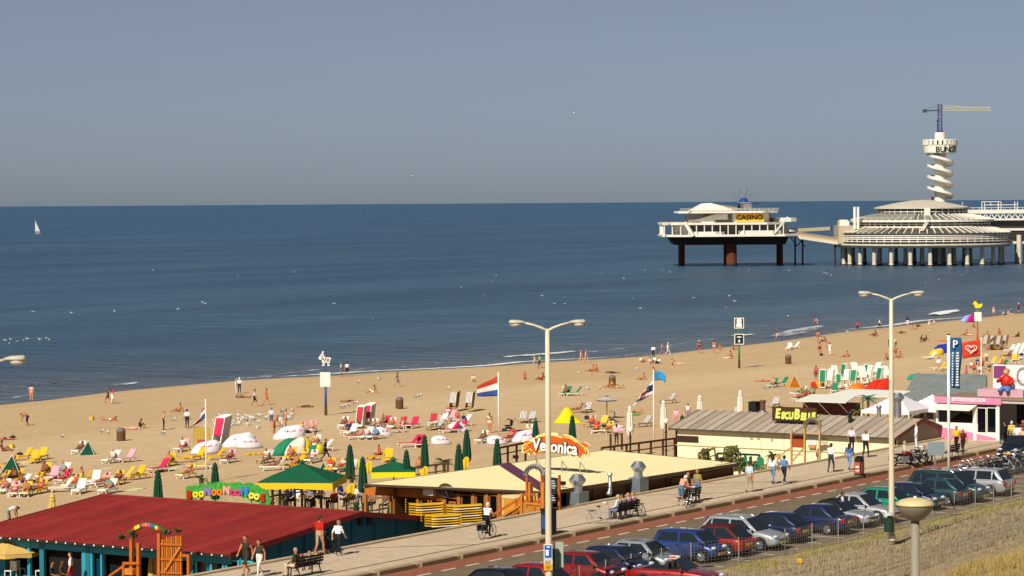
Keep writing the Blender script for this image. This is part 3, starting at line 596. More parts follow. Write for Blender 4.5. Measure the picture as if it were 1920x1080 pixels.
prect('screen',UW+.3,86,156,1022,1100,.02,mat('14100d',.8),rb); prect('screen',UW+.5,200,255,1024,1100,.02,mat('0e0d0c',.8),rb)  # near-black sheets paint the shaded interior behind the open front
# rooftop name sign, letters in a row on a green board
us=115.3
sg=thing('bar_name_sign','curved leafy green sign with big multicoloured letters standing on the red roof ridge','sign',(us,onu(428,930,us).y,1.05))
bm=MB(); pts=[];N=26
for i in range(N+1):
    x=348+159*i/N; top=912-7*math.sin(math.pi*i/N)+ (16 if i==N else 0)+14*max(0,(i/N-.75)/.25)**1.5+random.uniform(-2.5,1.5); pts.append((x,top))
for i in range(N,-1,-1):
    x=348+159*i/N; bot=937-9*math.sin(math.pi*min(1,i/N*1.15))+12*max(0,(i/N-.7)/.3)+random.uniform(-1,1.5); pts.append((x,bot))
MB().prism([onu(x,y,us) for x,y in pts],(.08,0,0)).wb('board',mat('3f9a3c',.6,.3,0,.35,3),sg)
LT=[('B',355,928,'b52318',1.2),('O',367,928,'e2d22a',.85),('O',378,927,'e2d22a',.85),('N',390,922,'8a6fb5',1.2),('O',402,924,'e07a1e',.85),('O',412,924,'e07a1e',.85),('N',425,920,'e79a8c',1.2),('O',437,925,'c23a6c',.85),('O',447,925,'c23a6c',.85),('N',459,922,'2f7fc0',1.3),('O',472,930,'e2d850',.85),('O',482,932,'e2d850',.85),('S',493,934,'b2301c',1.2)]
for ch,x,y,hx,sz in LT:
    p=onu(x,y,us-.06); text('letter',ch,.47*sz,mat(hx,.5,.3,0,.1,4),sg,(p.x-sg.location.x,p.y-sg.location.y,p.z-sg.location.z),(math.pi/2,0,-math.pi/2),.05,1.05,.028)
for i in range(60):
    x=random.uniform(350,503); p=onu(x,random.choice((908,912,934,938))+(10 if x>470 else 0),us-.05); e=Vector((0,rx()*.1,.12+.06*rx())); s_=Vector((-.02,.035,0)); MB().add([p-s_,p+s_,p+e],[(0,1,2)]).wb('leaf',mat(('4fae45','3f8f3a','79b84a')[i%3],.6),sg)
for x in (360,470,500): p=onu(x,945,us); MB().bar((us+.05,p.y,.95),(us+.05,p.y,1.4),.06,.06).wb('strut',MOW,sg)
# entrance gate with arch
ug=102.2
gt=thing('bar_entrance_gate','orange timber gate with a flowered name arch in front of the red-roofed bar','gate',(ug,onu(290,1060,ug).y,-2.6))
def pbar(x0,y0,x1,y1,w,m,par,u,name,h=None):
    a=onu(x0,y0,u); b=onu(x1,y1,u); return MB().bar(a,b,h or w,w,up=(1,0,0)).wb(name,m,par)
for x0,y0 in ((247,1010),(299,1000),(260,1018)): pbar(x0,y0,x0,1130,.17,MOW,gt,ug,'gate_post')
for i in range(9): x=305+i*4.3; pbar(x,1008-i*.5+(4 if i<2 else 0),x,1084,.085,MOW if i%2 else MOW2,gt,ug-.04,'picket')
for y in (1021,1049,1074): pbar(302,y-1,342,y+1,.1,MOW,gt,ug-.1,'rail')
pbar(309,1072,338,1026,.1,MOW2,gt,ug-.15,'brace'); pbar(340,1041,356,1042,.12,MOW,gt,ug,'rail'); pbar(354,1041,354,1120,.14,MOW,gt,ug,'gate_post')
pbar(231,1056,262,1056,.12,MOW,gt,ug-.1,'rail'); pbar(232,1056,232,1120,.12,MOW,gt,ug-.1,'gate_post'); pbar(205,1080,234,1060,.1,MOW,gt,ug-.1,'handrail'); pbar(237,1071,252,1072,.3,MOW2,gt,ug-.2,'step')
arc=[onu(243+68*t,1004-19*math.sin(math.pi*(t*.86+.08))-t*2,ug) for t in [i/14 for i in range(15)]]
MB().tube([p for p in arc],.13,7).wb('arch',mat('3c5a2a',.8,.2,0,.4,6),gt)
for i,(hx) in enumerate(('b52318','e2d22a','e2d22a','5a4a80','d2601e','e0704c','c24a78','3a5f9a','2f6f6a','c9d04a','b22a1c')):
    p=arc[2+i]; MB().ell((p.x-.13,p.y,p.z),(.05,.1,.11),8,5).wb('arch_letter',mat(hx,.6),gt)
def tuft(parent,c,n,l,m,up=.6,seed=1,w=.03):
    random.seed(seed); bm=MB()
    for i in range(n):
        a=random.uniform(0,6.28); L=l*random.uniform(.6,1.1); e=random.uniform(up*.5,up*1.5); d=Vector((math.cos(a)*math.cos(e),math.sin(a)*math.cos(e),math.sin(e)))
        p=Vector(c); s=Vector((-math.sin(a),math.cos(a),0))*w; q=p+d*L*.55; r=p+d*L+Vector((0,0,-L*.25))
        bm.add([p-s,p+s,q+s*.9,q-s*.9,r],[(0,1,2,3),(3,2,4)])
    return bm
for i,(x,y) in enumerate(((228,1012),(253,1010),(315,1003),(334,1000))): tuft(gt,onu(x,y,ug),45,.5,None,.7,i).wb('greenery',mat('4a5a38',.8,.2,0,.4,5),gt)
# ---------------- flat cream-roofed bar
MCR=mat('f6e4ae',.7,.25,0,.05,.3,.05,name='cream_roof'); MOR=mat('b96a20',.6,.3,0,.3,3,.15,name='orange_cladding'); MBW=wood('7a4f26',3)
vb=thing('cream_roofed_bar','orange timber beach bar with a large flat cream roof and a purple stripe','beach bar',(139,86,-2.6))
N_=(128.4,80.25,.95);R_=(150.6,80.25,.68);Q_=(151.4,90.3,1.0);L_=(127.0,91.6,.93)
def rp(s,t):  # roof bilinear: s along u, t seaward
    a=Vector(N_)*(1-s)+Vector(R_)*s; b=Vector(L_)*(1-s)+Vector(Q_)*s; return a*(1-t)+b*t
MB().grid(lambda s,t:rp(s,t),12,8).wb('roof',MCR,vb)
MB().grid(lambda s,t:rp(s,t)-Vector((0,0,.12)),2,2).wb('roof_underside',mat('3a2c1e',.8),vb)
def edge(a,b,name,m,h=.16): return MB().bar(a-Vector((0,0,h/2-.02)),b-Vector((0,0,h/2-.02)),.08,h).wb(name,m,vb)
edge(rp(0,0),rp(1,0),'eave_trim',mat('5c4a34',.7),.22); edge(rp(0,0),rp(0,1),'eave_trim',mat('4a3826',.7),.12); edge(rp(0,1),rp(1,1),'eave_trim',mat('8a7152',.7),.24); edge(rp(1,0),rp(1,1),'eave_trim',mat('4a3a2a',.7),.14)
a,b_=at(928,868,.96),at(962,864,.96); c,d=at(1012,913,.95),at(1003,922,.95)
def onroof(x,y):
    p=at(x,y,.95); return Vector((p.x,p.y,.985))
MB().prism([onroof(933,871.5),onroof(955,868),onroof(1019,909),onroof(1012,921)],(0,0,.012)).wb('purple_stripe',mat('5b3550',.8,.2,0,.15,2),vb)
UV=128.3
MB().box(UV+3,150.4,80.55,80.7,-2.6,.72).wb('side_wall',MBW,vb); MB().box(150.5,150.65,80.7,90.2,-2.6,.7).wb('end_wall',MBW,vb); MB().box(128,150.5,90.2,90.35,-2.6,.8).wb('rear_wall',MBW,vb)
MB().box(128.4,150.5,80.7,90.2,-2.3,-2.2).wb('floor',wood('5a4028'),vb)
for i in range(9): u=131.5+i*2.1; MB().box(u,u+.08,80.5,80.55,-2.6,.6).wb('cladding_batten',mat('4d361e',.7),vb)
MB().box(142.6,150.3,80.45,80.55,-.6,.42).wb('painted_panel',wood('8a5a26',3),vb)
# facade toward the low sun
prect('fascia_board',UV,686,783,914,930,.1,MOR,vb); prect('fascia_board',UV,783,838,919,934,.1,MOR,vb)
prect('fascia_board',UV,843,1010,920,925,.06,mat('a98d66',.7),vb)
for x,w in ((687,4),(734,3),(785,5),(836,4),(862,6),(889,6),(914,6),(938,5)): prect('facade_post',UV-.02,x-w/2,x+w/2,925,985,.12,wood('a8672a',4),vb)
for x0,x1 in ((790,806),(809,833)): window(UV+.05,x0,x1,935,985,wood('a8672a',4),vb)
for x0,x1 in ((866,887),(893,911),(918,935)): window(UV+.02,x0,x1,927,982,wood('8f5a2a',4),vb,'glass_door')
for x0,x1,y0,y1 in ((843,858,925,935),(843,856,940,962)): window(UV+.02,x0,x1,y0,y1,wood('a8672a',4),vb,glass=mat('5a6684',.3,.4,0,.4,2))
prect('cream_panel',UV,941,1012,926,936,.05,mat('d9c08a',.7),vb); prect('ochre_panel',UV,946,985,936,985,.06,mat('c68a2c',.65,.3,0,.15,2),vb); prect('cream_panel',UV+.04,940,1012,936,985,.05,mat('c9a86e',.7),vb)
p=onu(806,922,UV-.2); MB().box(p.x-.2,p.x+.1,p.y-.35,p.y+.35,p.z-.2,p.z+.2).wb('lamp_box',WHITE,vb,bev=.04)
ds=thing('satellite_dish','dark grey satellite dish on the orange facade of the cream-roofed bar','satellite dish',onu(836,920,UV-.35))
dish=MB().lathe([(.0,.16),(.2,.13),(.4,.03),(.45,0),(.46,.02),(.4,.06),(.2,.16),(0,.19)],20).build('dish',mat('4c4a48',.5),ds,smooth=True); dish.rotation_euler=(0,math.radians(70),math.radians(20))
MB().bar((0,0,0),(.35,0,-.5),.06,.06).bar((-.1,0,-.1),(-.4,-.05,-.15),.03,.03).build('bracket',STEEL,ds)
# interior furniture of the open terrace: posts and dim tables
for i in range(6):
    v=84.5+i*1.1; MB().lathe([(.25,0),(.04,.03),(.04,.7),(.4,.72),(.4,.75),(0,.75)],10,(130.5+(i%2)*1.2,v,-2.2)).wb('bar_table',wood('8a6a42'),vb)
for i in range(5): MB().tube([(129.2+(i%3)*.9,86+i*.9,-2.2),(129.2+(i%3)*.9,86+i*.9,.5)],.09,8).wb('column',wood('6b4a26'),vb)
# name sign with flames
uv_=138.2
vs=thing('flame_name_sign','orange flame-shaped sign with white rounded letters standing on the cream roof','sign',(uv_,onu(1042,862,uv_).y,1.0))
out=[(978,848),(979,836),(986,829),(976,829),(984,825),(994,827),(998,822),(1008,816),(1022,812),(1040,815),(1054,820),(1057,814),(1070,817),(1079,823),(1087,832),(1097,829),(1107,835),(1099,838),(1104,848),(1103,856),(1099,852),(1094,853),(1089,862),(1082,851),(1074,858),(1068,850),(1055,849),(1042,850),(1028,851),(1012,848),(1003,853),(998,847),(992,855),(988,846),(984,850)]
cx,cy=1041,836
MB().prism([onu(x,y,uv_) for x,y in out],(.1,0,0)).wb('outline_board',mat('e3cf8a',.6),vs)
MB().prism([onu(cx+(x-cx)*.955,cy+(y-cy)*.88,uv_-.04) for x,y in out],(.06,0,0)).wb('flame_panel',mat('c2551c',.55,.3,0,.3,2),vs)
MB().prism([onu(x,y,uv_-.02) for x,y in ((1034,825),(1046,826),(1047,812),(1034,811))],(.08,0,0)).wb('top_tile',mat('d9d68e',.6),vs)
p=onu(1041,838,uv_-.1); lo=p-vs.location
text('lettering_outline','Veronica',1.0,mat('2a1a1a',.6,.2,0,0),vs,lo,(math.pi/2,.06,-math.pi/2),.02,.86,.06); lo2=lo+Vector((-.05,0,0))
text('lettering','Veronica',1.0,mat('efece4',.5,.3,0,0),vs,lo2,(math.pi/2,.06,-math.pi/2),.02,.86,.022)
for (x0,y0,x1,y1,x2,y2) in ((984,842,990,832,1002,826),(1000,824,1012,819,1026,817),(1058,820,1070,822,1082,830),(1088,834,1095,838,1099,848),(1010,846,1024,844,1036,847),(1052,847,1066,846,1078,850),(986,848,994,842,998,846)):
    MB().tube([onu(x0,y0,uv_-.06),onu(x1,y1,uv_-.06),onu(x2,y2,uv_-.06)],.05,6).wb('flame_line',mat('e0b84a',.6),vs)
for x in (1006,1054,1088): q=onu(x,856,uv_+.15); MB().bar((uv_+.12,q.y,.95),(uv_+.12,q.y,1.6),.05,.05).bar((uv_+.9,q.y,.97),(uv_+.12,q.y,1.6),.04,.04).wb('strut',STEEL,vs)
# roof floodlights
for x,y,lb in ((967,862,'small black floodlight on the seaward roof edge by the purple stripe'),(1055,912,'small black floodlight on the roof edge beside the menu board'),(1353,866,'small floodlight at the far corner of the cream roof')):
    p=at(x,y,1.0); o=MB().box(-.12,.12,-.14,.14,.08,.28).tube([(0,0,-.05),(0,0,.1)],.03,6).build('floodlight',mat('15151a',.4),loc=p); tag(o,lb,'floodlight')
# extractor vents beside the promenade wall
def extractor(px,pyt,pyb,v,label,box=True,w=.62):
    b0=onv(px,pyb,v); t0=onv(px,pyt,v); h=t0.z-b0.z; t=thing('roof_extractor',label,'vent',(b0.x,v,b0.z)); k=h/1.75
    if box: MB().box(-.52*k,.52*k,-.4*k,.4*k,-.3,.85*k).build('housing',mat('7b858c',.45,.5,.4,.15,2),t,bev=.02)
    MB().lathe([(.26*k,.7*k if box else -.1),(.26*k,1.18*k),(.29*k,1.2*k),(.46*k,1.42*k),(.46*k,1.5*k),(.28*k,1.72*k),(.27*k,1.76*k),(.2*k,1.76*k),(.2*k,1.6*k)],18).build('cowl',STEEL,t,smooth=False); return t
extractor(1083,890,951,80.1,'shorter silver extractor cowl on a grey box near the wooden stair'); extractor(1197,866,922,80.1,'taller silver extractor cowl on a grey box halfway along the cream roof')
p=onv(1143,925,80.15); t=thing('bent_flue','thin bent grey flue pipe between the two extractor cowls','flue',(p.x,80.15,p.z))
MB().tube([(-.2,0,-.1),(0,0,.05),(.05,0,.3),(.05,0,1.05)],[.16,.16,.11,.1],10).build('pipe',STEEL,t,smooth=True); MB().lathe([(.13,1.0),(.16,1.08),(.13,1.15)],10,(.05,0,0)).build('cap',STEEL,t)
# stair with arch and menu board
ust=126.6
st=thing('timber_stair','orange timber stair with railings and a grey arch leading down to the cream-roofed bar','stairs',(ust,81.5,-1.2))
for x0,y0,x1,y1,w in ((924,966,985,927,.1),(935,973,980,945,.22),(985,927,1003,927,.1),(976,932,976,985,.09),(934,957,934,985,.09),(968,934,968,985,.08),(979,925,979,990,.2),(988,880,988,950,.09),(1016,876,1016,955,.11),(995,904,995,940,.3),(986,943,1016,946,.14),(1003,930,1003,975,.1),(1019,905,1019,955,.16),(1004,945,1018,930,.1)): pbar(x0,y0,x1,y1,w,MOW2 if w>.12 else MOW,st,ust,'stair_timber',.12)
v0,v1,z0,z1=rect(ust+.2,980,1018,942,990); MB().box(ust,ust+1.2,v0,v1,z0,z1).wb('landing',wood('b37c35',4),st)
for i in range(7): v0,v1,z0,z1=rect(ust+.1,932+i*6.5,940+i*6.5,974-i*3.2,976-i*3.2); MB().box(ust,ust+1.1,v0,v1,z0-.04,z1).wb('tread',wood('b37c35',4),st)
arc=[onu(1002+16.5*math.cos(t),891-17*math.sin(t),ust) for t in [math.pi*i/12 for i in range(13)]]
MB().tube(arc,.14,8).wb('arch',mat('8d8a82',.8,.2,0,.4,6),st)
for i in range(1,12,1): MB().ell((arc[i].x-.13,arc[i].y,arc[i].z),(.03,.06,.08),6,4).wb('arch_letter',mat('3c3a44',.6),st)
mb=thing('menu_board','tall timber-framed chalk menu board beside the stair arch','board',(onv(1034,944,80.0).x,80.0,0)); 
MB().box(-.05,.05,-.42,.42,.35,1.75).build('slate',mat('2a2e30',.7,.2,0,.3,5),mb)
for s in (-1,1): MB().box(-.06,.08,s*.5-.06,s*.5+.06,0,1.9).build('post',MOW,mb)
for i in range(9): MB().box(-.07,-.05,-.33+.04*(i%3),.33-.09*(i%2),.5+i*.13,.55+i*.13).build('menu_line',mat('c9cac2',.8),mb)
tuft(mb,(0,0,0),1,.1,None); MB().tube([(0,-.4,1.75),(0,-.25,1.95),(0,0,2.02),(0,.25,1.95),(0,.4,1.75)],.03,6).build('scroll',STEEL,mb)
# yellow sunbeds stacked by the stair
MYE=mat('d9a915',.55,.3,0,.1,2,name='yellow_plastic'); MWP=mat('e6e2d4',.5,.35,0,.06,2,name='white_plastic')
def stacked(px,py,v,n,lab,rz=.0):
    p=onv(px,py,v)
    for i in range(n):
        t=thing('stacked_sunbed',lab if 0<i<n-1 else lab.replace('yellow sunbed in',('bottom' if i==0 else 'topmost')+' yellow sunbed of'),'sunbed',(p.x,p.y,p.z+i*.13),rz,'yellow sunbeds stacked by the cream-roofed bar')
        MB().add([(-.95,-.32,.0),(-.1,-.32,-.05),(.95,-.32,.02),(-.95,.32,.0),(-.1,.32,-.05),(.95,.32,.02),(-.95,-.32,.05),(-.1,-.32,0),(.95,-.32,.07),(-.95,.32,.05),(-.1,.32,0),(.95,.32,.07),(-1.1,-.3,.28),(-1.1,.3,.28),(-1.13,-.3,.24),(-1.13,.3,.24)],[(6,7,10,9),(7,8,11,10),(0,3,4,1),(1,4,5,2),(0,1,7,6),(1,2,8,7),(3,9,10,4),(4,10,11,5),(2,5,11,8),(6,9,13,12),(0,14,15,3),(12,13,15,14)]).build('bed',MYE,t)
        for s in (-1,1): MB().bar((-.6,s*.34,-.03),(.8,s*.34,.03),.05,.04).build('side_rail',MWP if i%3==0 else MYE,t)
stacked(830,985,81.3,5,'yellow sunbed in the long low stack by the cream-roofed bar',-.9); stacked(870,980,81.6,8,'yellow sunbed in the tall stack by the cream-roofed bar',-.9); stacked(800,968,83.5,6,'yellow sunbed in the rear stack by the cream-roofed bar',-.9)
# ---------------- standing-seam roofed bar
MGR=mat('ab9d8d',.55,.35,0,.18,.7,.08,name='seamed_roof'); MCW=mat('eee4bb',.7,.25,0,.06,.6,name='cream_wall')
eb=thing('grey_roofed_bar','long cream-walled bar with a brown-grey seamed metal roof beside the promenade','beach bar',(176,88,-2.5))
EU0,EU1,ER,EV0,EV1=172.3,181.2,176.7,79.75,97.4
MGRS=[MGR,mat('a19382',.55,.35,0,.22,.6,.08),mat('b3a595',.55,.35,0,.18,.8,.08)]
sheetroof(eb,'roof_sheet',MGRS,(ER,1.62),(EU0,.64),EV0,EV1,25,.05,1,True); sheetroof(eb,'roof_sheet',MGR,(ER,1.6),(EU1,.6),EV0,EV1,25,.05,1,True)
for v,m in ((EV0-.04,mat('6a2c2a',.6)),(EV1+.04,mat('5a3a30',.6))): MB().bar((EU0,v,.56),(ER,v,1.56),.06,.24).bar((ER,v,1.56),(EU1,v,.52),.06,.24).wb('barge_board',m,eb)
MB().box(EU0-.04,EU0+.04,EV0,EV1,.5,.62).wb('gutter',mat('4a4238',.6),eb)
UE=172.65
MB().box(UE,UE+.15,EV0+.1,EV1-.3,-2.5,.6).wb('front_wall',MCW,eb); MB().prism([(UE,EV0+.12,-2.5),(EU1-.3,EV0+.12,-2.5),(EU1-.3,EV0+.12,.55),(ER,EV0+.12,1.5),(UE,EV0+.12,.6)],(0,.12,0)).wb('gable_wall',mat('8a7a68',.7),eb); MB().box(EU1-.45,EU1-.3,EV0+.2,EV1-.3,-2.5,.55).wb('back_wall',MCW,eb); MB().box(UE,EU1-.3,EV1-.45,EV1-.3,-2.5,.6).wb('end_wall',MCW,eb)
v0,v1,z0,z1=rect(UE-.02,1262,1700,834.5,835.5); MB().box(UE-.05,UE,EV0+.1,EV1-.3,-.62,-.56).wb('wall_trim',mat('b5a67c',.7),eb)
for x in (1395,1428,1470): prect('wall_joint',UE,x-.5,x+.5,808,870,.02,mat('c2b78f',.7),eb)
prect('window',UE,1268,1310,817,829,.05,mat('3c2a20',.2,.5,0,.4,3),eb); prect('vent',UE,1407,1412,820,824,.04,mat('9d9678',.7),eb); prect('vent',UE,1420,1425,820,824,.04,mat('9d9678',.7),eb); prect('vent',UE,1446,1450,822,827,.04,mat('a9a284',.7),eb)
prect('rust_door',UE,1486,1508,817,838,.06,mat('a0481c',.6,.3,0,.1,2),eb); prect('poster',UE,1515,1532,816,834,.04,mat('cfd2cf',.6),eb); prect('counter',UE,1518,1531,834,840,.2,mat('c08a58',.7),eb); prect('shutter',UE,1540,1552,822,831,.04,mat('b9b596',.6),eb)
# name board
ub=174.2
nb=thing('brown_name_board','brown rectangular name board with pale yellow-green letters on the grey roof ridge','sign',(ub,onu(1489,776,ub).y,1.6))
prect('board',ub,1449,1532,763.5,790,.1,mat('4c2a16',.6,.3,0,.25,2),nb)
for ch,x,y,sz in (('E',1458,776,1.05),('S',1468,779.5,.75),('C',1475,780,.75),('U',1483,780.3,.75),('B',1494,777.5,1.1),('E',1504.5,781.5,.75),('L',1511,782,.75),('L',1518,782,.75),('E',1525,781,.75)):
    p=onu(x,y,ub-.16)-nb.location; text('letter',ch,.86*sz,mat('cfd96a',.5,.3,0,.08,4),nb,p,(math.pi/2,0,-math.pi/2),.04,.78,.05,.15)
# roof stacks
for x,yt,yb,m,lb,r in ((1594,772,798,mat('22201e',.5),'short black stove pipe on the grey seamed roof',.14),(1430,750,772,mat('6b4a36',.6),'rusty brown chimney pipe behind the grey roof ridge',.2),(1648,760,785,STEEL,'pale bent pipe at the seaward edge of the grey roof',.15)):
    uu=175.2 if x==1594 else 178.5; b0=onu(x,yb,uu); t0=onu(x,yt,uu); o=thing('stove_pipe',lb,'chimney',b0); h=t0.z-b0.z
    MB().lathe([(r,-.3),(r,h*.8),(r*1.35,h*.82),(r*1.35,h*.92),(r,h)],10).build('pipe',m,o); MB().lathe([(r*2,-.1),(r*1.2,.1)],10).build('flashing',STEEL,o)
t=extractor(1683,737,785,82.6,'large silver extractor cowl on the grey roof by the white tents',False); 
o=tag(MB().box(-.35,.35,-.3,.3,-.5,.75).box(-.36,-.3,-.2,.2,.1,.6).build('speaker_box',mat('17171a',.6),loc=onu(1414,772,178.2),bev=.02),'black loudspeaker box behind the grey roof ridge','speaker')
# entrance posts and arch
ue2=170.2
ea=thing('pale_timber_arch','pale timber entrance arch with a dark name ring and railings at the promenade edge','gate',(ue2,onu(1518,860,ue2).y,0)); MPW=wood('c39a62',4)
for x0,y0,x1,y1,w in ((1484,806,1484,872,.16),(1509,800,1509,872,.17),(1537,802,1537,862,.14),(1513,812,1537,812,.08),(1484,838,1458,858,.08),(1458,852,1458,880,.1),(1486,853,1504,853,.08),(1485,866,1506,841,.1),(1440,866,1462,850,.08),(1513,847,1537,847,.06),(1437,872,1437,888,.1),(1425,880,1440,868,.08)): pbar(x0,y0,x1,y1,w,MPW,ea,ue2,'timber',.1)
arc=[onu(1523+14*math.cos(t),801-15*math.sin(t),ue2) for t in [math.pi*i/12 for i in range(13)]]
MB().tube(arc,.17,8).wb('arch_ring',mat('8a7a5a',.8,.2,0,.4,6),ea)
for i in range(2,11): MB().ell((arc[i].x-.15,arc[i].y,arc[i].z),(.03,.06,.09),6,4).wb('arch_letter',mat('33303a',.6),ea)
# brown container with awning, behind
def ground_thing(name,label,cat,px,py,z=None): 
    p=atb(px,py) if z is None else at(px,py,z); return thing(name,label,cat,p)
kc=ground_thing('brown_container','dark brown container kiosk with a flat white awning behind the grey roof','kiosk',1548,800)
k0=kc.location; w=onu(1505,770,k0.x).y-onu(1590,770,k0.x).y
MB().box(0,2.4,-w/2,w/2,0,onu(1548,757,k0.x).z-k0.z).build('body',mat('4a2218',.65,.3,0,.2,1),kc); zt_=onu(1548,751,k0.x).z-k0.z
MB().add([(-1.6,-w*.62,zt_-.05),(-1.6,w*.5,zt_-.05),(1.6,w*.5,zt_+.35),(1.6,-w*.5,zt_+.35),(-1.6,-w*.62,zt_),(-1.6,w*.5,zt_),(1.6,w*.5,zt_+.4),(1.6,-w*.5,zt_+.4)],[(4,5,6,7),(3,2,1,0),(0,1,5,4),(1,2,6,5),(2,3,7,6),(3,0,4,7)]).build('awning',mat('d9d6cc',.7),kc)
for s in (-.45,0,.35): MB().bar((-1.5,w*s,zt_-.03),(0,w*s-.5,1.0),.05,.05).build('awning_arm',WHITE,kc)
aw=ground_thing('white_canopy','flat white sun canopy on thin poles beyond the brown container','canopy',1618,790); a0=aw.location
zz=onu(1640,741,a0.x).z-a0.z; MB().add([(-2,-4.2,zz),(-2,2.6,zz),(2,2.2,zz+.3),(2,-3.8,zz+.3)]+[(-2,-4.2,zz+.05),(-2,2.6,zz+.05),(2,2.2,zz+.35),(2,-3.8,zz+.35)],[(4,5,6,7),(3,2,1,0),(0,1,5,4),(1,2,6,5),(2,3,7,6),(3,0,4,7)]).build('cloth',mat('dedbd2',.7),aw)
for y in (-3.5,0,2.2): MB().tube([(0,y,0),(0,y,zz+.12)],.05,6).build('pole',mat('8a7a60',.6),aw)
# white party tents and the grey marquee
MTENT=mat('dcd8dd',.75,.2,0,.05,1,.05,name='tent_cloth')
def tent(px0,px1,pyt,pye,pyb,lab):
    xm=(px0+px1)/2; g=at(xm,pyb+22,-2.4); t=thing('party_tent',lab,'tent',g); u=g.x; w=(onu(px0,pye,u).y-onu(px1,pye,u).y)/2; ze=onu(xm,pye,u).z-g.z; zt=onu(xm,pyt,u).z-g.z; d=2.6
    bm=MB(); n=8; 
    def P2(a,b):  # curved pagoda roof
        x=(a*2-1);y=(b*2-1); r=max(abs(x),abs(y)); return (x*d,y*w,ze+(zt-ze)*((1-r)**1.25))
    bm.grid(P2,n*2,n*2).build('roof',MTENT,t,smooth=False)
    bm=MB(); 
    for s in (-1,1): bm.box(-d,d,s*w-.02,s*w+.02,ze-.3,ze); bm.box(s*d-.02,s*d+.02,-w,w,ze-.3,ze)
    bm.build('valance',MTENT,t)
    for sx in (-1,1):
        for sy in (-1,1): MB().tube([(sx*d,sy*w,0),(sx*d,sy*w,ze)],.05,6).build('pole',WHITE,t)
    return t
tent(1640,1728,735,766,775,'white pagoda tent beside the silver extractor cowl'); tent(1712,1785,739,762,770,'white pagoda tent tucked behind the palm')
mq=thing('grey_marquee','large grey sloping marquee roof behind the white tents','tent',at(1770,775,-2.4)); g=mq.location
pts=[atd(*a) for a in ((1686,748,208),(1830,741,203),(1848,703,214),(1716,699,222))]
pts=[onu(1690,750,g.x-3),onu(1760,756,g.x-4),onu(1846,738,g.x-2),onu(1850,702,g.x+6),onu(1716,700,g.x+6)]
q=[p-g for p in pts]; bm=MB(); bm.add(q+[p-Vector((0,0,.15)) for p in q],[(0,1,2,3,4),(9,8,7,6,5)]+[(i,5+i,5+(i+1)%5,(i+1)%5) for i in range(5)]); bm.build('roof',mat('7d8482',.7,.3,0,.35,.9,.1),mq)
for p in (q[0],q[2],q[3],q[4]): MB().tube([(p.x,p.y,0),(p.x,p.y,p.z-.1)],.07,6).build('pole',WHITE,mq)
# ---------------- pink and white kiosk on the promenade
kk=thing('pink_kiosk','white snack kiosk with pink bands and a white awning on the promenade','kiosk',(182,77.5,0)); UK=180.0; MPK=mat('cf7fa0',.6,.3,0,.08,1); MKW=mat('e2ddd6',.6,.3,0,.06,1)
kv=[onu(x,790,UK).y for x in (1757,1875)]; KZ=onu(1815,762,UK).z; KT_=onu(1815,745,UK).z
MB().box(UK+.1,UK+4,kv[1],kv[0],0.02,.12).wb('floor',PG,kk); MB().box(UK+3.9,UK+4,kv[1]-4,kv[0],0,KZ).wb('back_wall',MKW,kk); MB().box(UK+.1,UK+4,kv[0]-.1,kv[0],0,KZ).wb('side_wall',MKW,kk)
prect('counter_wall',UK,1758,1834,793,825,.1,MKW,kk); prect('plinth_wall',UK,1834,1874,812,826,.1,MKW,kk)
a=[onu(x,y,UK-.115) for x,y in ((1759,800),(1800,806),(1873,823),(1873,826),(1759,823))]; MB().prism(a,(.01,0,0)).wb('pink_wedge',MPK,kk)
window(UK+.02,1759,1826,766,794,MKW,kk,fr=.06); window(UK+.02,1832,1850,764,812,MKW,kk,fr=.05); window(UK+.02,1851,1869,764,812,MKW,kk,fr=.05)
for x,w in ((1757.5,3),(1829,6),(1872,6)): prect('post',UK-.03,x-w/2,x+w/2,758,826,.12,MKW,kk)
v0,v1,z0,z1=rect(UK,1758,1835,757,768); MB().add([(UK,v0,z1),(UK,v1,z1),(UK-.9,v1,z0),(UK-.9,v0+.3,z0),(UK,v0,z1+.05),(UK,v1,z1+.05),(UK-.9,v1,z0+.05),(UK-.9,v0+.3,z0+.05)],[(0,1,2,3),(7,6,5,4),(0,4,5,1),(1,5,6,2),(2,6,7,3),(3,7,4,0)]).wb('awning',mat('dcd9c8',.7),kk)
prect('pink_fascia',UK-.2,1753,1878,745,757,.1,MPK,kk); prect('pale_fascia',UK-.32,1785,1848,746,753,.02,mat('e3c6d2',.6),kk)
v0,v1,z0,z1=rect(UK-.2,1753,1878,745,757); MB().box(UK-.2,UK+4.2,v0-3.5,v1,z1-.12,z1).wb('roof',mat('8d7a68',.8,.2,0,.3,1),kk); MB().box(UK+1.2,UK+4,v0-1,v0+2.4,z1,z1+.5).wb('rear_fascia',mat('c79aa6',.6),kk)
for i,x in enumerate((1790,1794,1797.5,1801,1807,1810.5,1814,1818,1823,1829,1832.5,1836,1840)): prect('fascia_mark',UK-.345,x-1.3,x+1.3-.3*(i%3),747.2+(i%2)*.5,751.8,.01,mat('c9a0b8',.6),kk)
v0,v1,z0,z1=rect(UK-.2,1878,1960,750,758); MB().box(UK-.1,UK+3.9,v0,v1,z0,z0+.25).wb('side_beam',mat('b9b2b0',.6),kk); MB().box(UK+2.5,UK+2.6,v0,v1,0,z0).wb('open_front_shade',mat('1b1614',.8),kk)  # near-black sheet colours in the shade inside the open side
